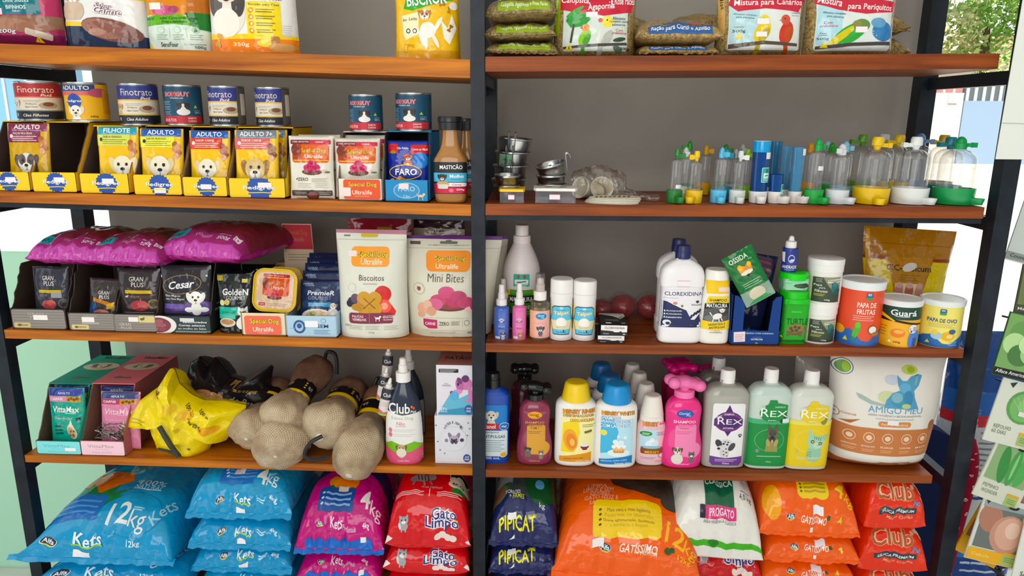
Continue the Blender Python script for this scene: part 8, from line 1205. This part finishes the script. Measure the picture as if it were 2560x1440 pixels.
bigsack('big royal blue feed sack with red and pale bands, standing behind the cushion', 2330, 2560, 828, .50, '1c4488', [R(0, 76, 100, 8, '2a5ca8'), R(0, 70, 100, 4, 'b83038'), R(0, 55, 100, 26, 'b8bcc0'), LN(10, 66, 60, 12, 2, '6c7478', .7), R(10, 34, 70, 14, 'c8ccd0'), [R(14+k*2.4, 34, 1.1, 8, '3c4040') for k in range(10)], R(0, 22, 100, 8, '3c78c0'), LN(10, 16, 60, 3, 3, 'c8d4e4', .8)], 4)
# wire stand with seed packets
ws = thing('wire_stand', 'black wire display stand holding seed packets at the right edge', 'display stand', (1.10, .0, 0))
WB = mat('1a1c1e', 'satin')
for X_ in (.0, .14, .28):
    bm = bmesh.new(); tube(bm, [(X_-.01, .09, .0), (X_, .09, 1.5)], .004, 8); mk('upright', bm, WB, ws)
for z_ in (.34, .52, .66, .82, .98, 1.14, 1.3):
    bm = bmesh.new(); tube(bm, [(-.015, .088, z_), (.30, .088, z_)], .003, 6); mk('cross_wire', bm, WB, ws)
for a_, b_ in (((-.02, .09, .02), (.02, -.14, .01)), ((.28, .09, .02), (.26, -.14, .01)), ((-.03, .09, .34), (.26, -.02, .10)), ((.02, .0, .02), (.30, .0, .02))):
    bm = bmesh.new(); tube(bm, [a_, b_], .005, 8); mk('foot_wire', bm, WB, ws)
def packet(lab, px, py, Y, w, h, rot, col, items, hook=True, sway=0):
    c = PX(px, py, Y); root = thing('seed_packet', lab, 'seed packet', c, 0, -.12, rad(rot), group='seed packets on the wire stand')
    bm = bmesh.new(); f = [(-w/2, -h/2), (w/2, -h/2), (w/2, h/2), (-w/2, h/2)]; prism(bm, f, -.0015, .0015, axis='y'); mk('paper_envelope', bm, mat(col, 'satin'), root, smooth=False)
    decal(lambda u, v: (u*w/2, -.0015, (v-.5)*h), w, h, items, root, fin='satin', cells=None)
    if hook:
        bm = bmesh.new(); tube(bm, crom([(0, .085, h*.40), (0, .0, h*.40), (0, -.012, h*.405), (0, -.022, h*.43), (0, -.026, h*.46)], 4), .0022, 6); o = mk('hook_wire', bm, WB, ws)
        o.parent = ws; o.location = root.location-ws.location; o.rotation_euler = root.rotation_euler
    return root
TG = lambda y=8: [R(30, y+4, 26, 20, 'a8c078', 1), R(30, y+12, 26, 4, 'e0a848'), LN(30, y+6, 18, 3, 3, '5c7a48', .8)]
packet('grey seed packet corner at the right edge, highest of the rack', 2590, 585, .03, .085, .12, 14, 'c4ccc8', [R(0, 8, 98, 12, '8c9490'), T('Couve Man', -12, 9, 60, 6, '2c3430', sh=.1)], False)
packet('seed packet with pink and green picture, second from the top', 2604, 712, .02, .085, .12, 6, '4a4a3c', [R(0, 50, 94, 70, '6c7a50'), E(-20, 62, 20, 16, 'b88078'), E(-10, 40, 20, 10, '4f8a3c'), T('Manjericão', -14, 8, 60, 6, 'd8dcd0')])
packet('seed packet picturing a crisp green lettuce head, black name strip', 2561, 870, .00, .095, .125, 12, '3c5a3c', [R(0, 54, 98, 88, '7ca868'), [E(24*cos(k*1.1), 56+20*sin(k*1.1), 24, 17, ('a4cc8c', '86b870', '6c9c5c', 'b8dca0', '4f7c48')[k % 5]) for k in range(7)], E(4, 56, 20, 15, 'c4e4ac'), E(8, 56, 12, 9, 'a8d090'), R(0, 7, 98, 12, '181c1a'), T('Alface Americana', -10, 8, 70, 5.6, 'e8ece4', sh=.1, b=.01), P([(0, 96), (40, 96), (36, 90), (4, 88)], 'd8dcd8')])
packet('pale seed packet picturing a round cabbage, under the lettuce packet', 2541, 1036, -.01, .098, .128, 14, 'd8dcd0', [E(8, 62, 34, 26, '5f9c58'), E(8, 62, 28, 22, '7cb470'), E(14, 64, 18, 14, '8cc480'), [R(8+k*6, 62, .8, 34, 'b8d8a8', 0, 20-k*14) for k in range(-2, 3)], T('REPOLHO', -20, 26, 36, 6, '6c7860', b=0), T('60 DIAS', -24, 18, 30, 6, '6c7860', b=0), R(12, 52, 22, 7, 'dfe8d4'), TG(10), P([(-34, 94), (-20, 98), (-26, 88)], '2c342c')])
packet('pale seed packet picturing green cucumbers, lower middle of the rack', 2519, 1182, -.02, .098, .128, 20, 'd4d8c8', [R(0, 62, 88, 60, '8cac7c'), E(-16, 60, 11, 30, '3f8a48', 8), E(6, 60, 11, 30, '4c9c54', 0), E(26, 60, 11, 28, '58a85c', -6), E(6, 62, 3, 22, '8cc888', 0), T('PEPINO', -22, 22, 34, 6, '7c8470', b=0), T('WONDER', -20, 13, 36, 6, '7c8470', b=0), TG(6), P([(-44, 98), (-34, 94), (-40, 88)], '2c342c')])
packet('yellow-based seed packet half hidden behind the onion packet', 2474, 1330, .015, .098, .13, 26, 'd8a83c', [R(0, 62, 90, 64, '8a5c48'), E(-20, 60, 22, 24, 'b8806c'), R(0, 14, 98, 26, 'e0a83c')])
packet('seed packet picturing a brown onion above a yellow band', 2500, 1330, -.03, .108, .135, 13, 'd8dcd4', [R(0, 56, 88, 70, '6c7470'), E(-26, 68, 22, 22, 'b07c68', 10), E(14, 48, 34, 30, 'c49480'), E(16, 50, 27, 25, 'd8ac98'), E(20, 56, 14, 13, 'e8c8b8'), R(-2, 88, 88, 8, '98a4a4'), R(0, 10, 98, 18, 'e8b02c'), T('Cebola', -24, 10, 34, 5, 'f4dca0', b=0), TG(8), P([(-46, 96), (-36, 93), (-40, 88)], '2c342c'), R(40, 76, 16, 10, 'c4cca8', 1)])
packet('white seed packet with green parsley, at the bottom right edge', 2604, 1390, -.05, .098, .13, 8, 'e4e8e0', [E(0, 62, 40, 26, '2f6c38'), [E(30*cos(k*2.1), 62+20*sin(k*1.7), 10, 8, ('4f9c54', '3f8a48')[k % 2]) for k in range(10)], T('SALSA', -16, 18, 40, 7, '4c5448'), R(0, 10, 60, 3, '8ca090')])
packet('pinkish seed packet peeking out beside the cucumber packet', 2585, 1255, .0, .09, .125, 24, 'c89484', [R(0, 55, 90, 60, 'c08070'), E(0, 55, 26, 22, 'd8a494'), R(0, 8, 96, 12, 'd8d4c8')], False)
# ------------------------------------------------------------------ openings and the street
GREEN = bpy.data.materials.new('frosted_green_film'); GREEN.use_nodes = True; nt = GREEN.node_tree; nt.nodes.clear()
o_ = nt.nodes.new('ShaderNodeOutputMaterial'); m_ = nt.nodes.new('ShaderNodeMixShader'); t_ = nt.nodes.new('ShaderNodeBsdfTranslucent'); d_ = nt.nodes.new('ShaderNodeBsdfPrincipled'); m_.inputs[0].default_value = .4
t_.inputs[0].default_value = lin('d8f0e0'); d_.inputs['Base Color'].default_value = lin('c8e4d4'); d_.inputs['Roughness'].default_value = .35
nt.links.new(t_.outputs[0], m_.inputs[1]); nt.links.new(d_.outputs[0], m_.inputs[2]); nt.links.new(m_.outputs[0], o_.inputs[0])
zg = PX(100, 630, .46).z
w1 = thing('window_1', 'tall side window with frosted green lower pane left of the rack', 'window', (-1.8, .46, 0)); w1['kind'] = 'structure'
bm = bmesh.new(); box(bm, -.78, .18, 0, .006, 0, zg); mk('frosted_pane', bm, GREEN, w1, smooth=False)
bm = bmesh.new(); box(bm, .18, .79, 0, .006, 0, zg); mk('frosted_pane', bm, GREEN, w1, smooth=False)
bm = bmesh.new(); box(bm, -.78, .79, 0, .006, zg+.001, 2.6); mk('clear_pane', bm, clear('f4fafa', .06, 'window_glass'), w1, smooth=False)
for x0, x1, z0, z1 in ((-.80, -.76, 0, 2.65),):
    bm = bmesh.new(); box(bm, x0, x1, -.02, .03, z0, z1); mk('window_frame', bm, mat('d8dcd8', 'satin'), w1, smooth=False)
ST1 = noise_mat('street_concrete', 'b8b4aa', 'd0ccc0', 1.2, .9, .05)
slab('ground_outside', -40, 40, .585, 60, -.14, -.06, ST1)
HW = mat('c4c2ba', 'matte')
def house(name, lab, x0, x1, y, zt, m, extra=None):
    r = thing(name, lab, 'building', ((x0+x1)/2, y, -.06)); h2 = zt+.06; a = (x1-x0)/2; bm = bmesh.new(); box(bm, -a, a, 0, 3, 0, h2); mk('facade', bm, m, r, smooth=False)
    return r, a, h2
# right: white street wall with grey gate, a red-brown roof, a tree
Yw = 22; KW = 3.3; gl_, gr_ = PX(2405, 300, Yw), PX(2492, 300, Yw)
r = thing('street_wall', 'white street wall seen across the road through the right opening', 'wall', (gl_.x-5, Yw, -.06)); r['kind'] = 'structure'
zt_ = PX(2380, 232, Yw).z; bm = bmesh.new(); box(bm, -8, 4.95, 0, .2, 0, zt_+.06); mk('wall_face', bm, HW, r, smooth=False)
bm = bmesh.new(); mpx = DEPTH(gl_)/F_PX; box(bm, 4.98-40*mpx, 4.98-18*mpx, -.03, -.001, PX(2380, 258, Yw).z+.06, PX(2380, 235, Yw).z+.06); mk('meter_box', bm, mat('b8bcb8', 'satin'), r, smooth=False)
g = thing('street_gate', 'pale blue-grey metal gate with vertical bars on top, across the road', 'gate', (gl_.x, Yw, -.06)); gw = 6; zs = PX(2440, 252, Yw).z+.06; zt2_ = PX(2440, 205, Yw).z+.06
bm = bmesh.new(); box(bm, 0, gw, .02, .08, 0, zs); mk('gate_panel', bm, mat('8498b0', 'satin'), g, smooth=False)
for k in range(24):
    bm = bmesh.new(); box(bm, k*.25+.03, k*.25+.12, .03, .07, zs, zt2_); mk('gate_bar', bm, mat('b4c0cc', 'satin'), g, smooth=False)
bm = bmesh.new(); box(bm, 0, gw, .09,   .2, zs, zt2_-.02); mk('dark_backing', bm, mat('5c6468', 'matte'), g, smooth=False)  # dark grey sheet behind the gate bars
r = thing('roof_tiles', 'red lattice block band on top of the white street wall', 'lattice', (gl_.x-5, Yw, zt_)); bm = bmesh.new(); box(bm, -8, 4.9, .02, .18, .001, 32*mpx); mk('lattice_blocks', bm, mat('b87474', 'matte'), r, smooth=False)
for k in range(43):
    bm = bmesh.new(); box(bm, -8+k*.3, -7.93+k*.3, .0, .019, .001, 32*mpx); mk('white_bar', bm, HW, r, smooth=False)
bm = bmesh.new(); box(bm, -8, 4.9, -.003, -.0005, 14*mpx, 18*mpx); mk('white_bar', bm, HW, r, smooth=False)
Yh = 34
A_, B_ = PX(2300, 140, Yh), PX(2700, 140, Yh); r, a, h2 = house('street_house', 'low house with a purple-brown tiled roof across the road', A_.x, B_.x, Yh, PX(2400, 118, Yh).z, mat('d8ccc0', 'matte'))
bm = bmesh.new(); zr = PX(2400, 90, Yh).z+.06; prism(bm, [(-.7, h2-.1), (1.6, zr+.2), (3.6, h2)], -a-.2, a+.2); mk('roof', bm, noise_mat('roof_tile', '7c5850', '9c7468', 8, .9, .3), r, smooth=False)
def tree(lab, px, py, Y, rad_, seed, tall=True):
    c = PX(px, py, Y); r = thing('street_tree', lab, 'tree', (c.x, Y, -.06)); rnd = random.Random(seed)
    bm = bmesh.new(); tube(bm, [(0, 0, 0), (.1, 0, c.z*.5), (0, .1, c.z)], lambda t: .3*(1-t*.6), 8); mk('trunk', bm, mat('6c5a48', 'matte'), r)
    bm = bmesh.new()
    cl = [(Vector((rnd.uniform(-1, 1), rnd.uniform(-.5, .5), rnd.uniform(-.8, .9)))*rad_, rnd.uniform(.3, .6)*rad_) for q in range(9)]
    for k in range(7000):
        v = Vector((rnd.gauss(0, 1), rnd.gauss(0, 1), rnd.gauss(0, 1))).normalized()*rnd.uniform(.3, 1)**.6; v = v*cl[k % 9][1]+cl[k % 9][0]
        cc = v+Vector((0, 0, c.z+.06)); s_ = rnd.uniform(.07, .17); u_ = Vector((rnd.gauss(0, 1), rnd.gauss(0, 1), rnd.gauss(0, 1))).normalized(); w_ = u_.orthogonal()
        q_ = [cc+u_*s_, cc+w_*s_*.5, cc-u_*s_, cc-w_*s_*.5]; bm.faces.new([bm.verts.new(p_) for p_ in q_]).material_index = k % 3 == 0
    mk('foliage', bm, [mat('b0d084', 'matte'), mat('dcdcb0', 'matte')], r, smooth=False, fixn=False)
tree('leafy yellow-green tree seen through the top of the right opening', 2472, 62, 26, 2.5, 3)
# left: blue glazed front and a white house
A_, B_ = PX(-260, 250, 22), PX(72, 250, 22); r, a, h2 = house('street_shop_front', 'blue-tinted glazed shop front across the street, far left', A_.x, B_.x, 22, 7, mat('6c9cc4', 'gloss'))
for k in range(7):
    bm = bmesh.new(); box(bm, -a+k*a/3-.04, -a+k*a/3+.04, -.05, -.001, 0, h2); mk('mullion', bm, mat('c8d8e0', 'satin'), r, smooth=False)
A_, B_ = PX(90, 250, 28), PX(280, 250, 28); r, a, h2 = house('street_house', 'pale house front across the street beside the glazed front', A_.x, B_.x, 28, 9, mat('dce4e8', 'matte'))
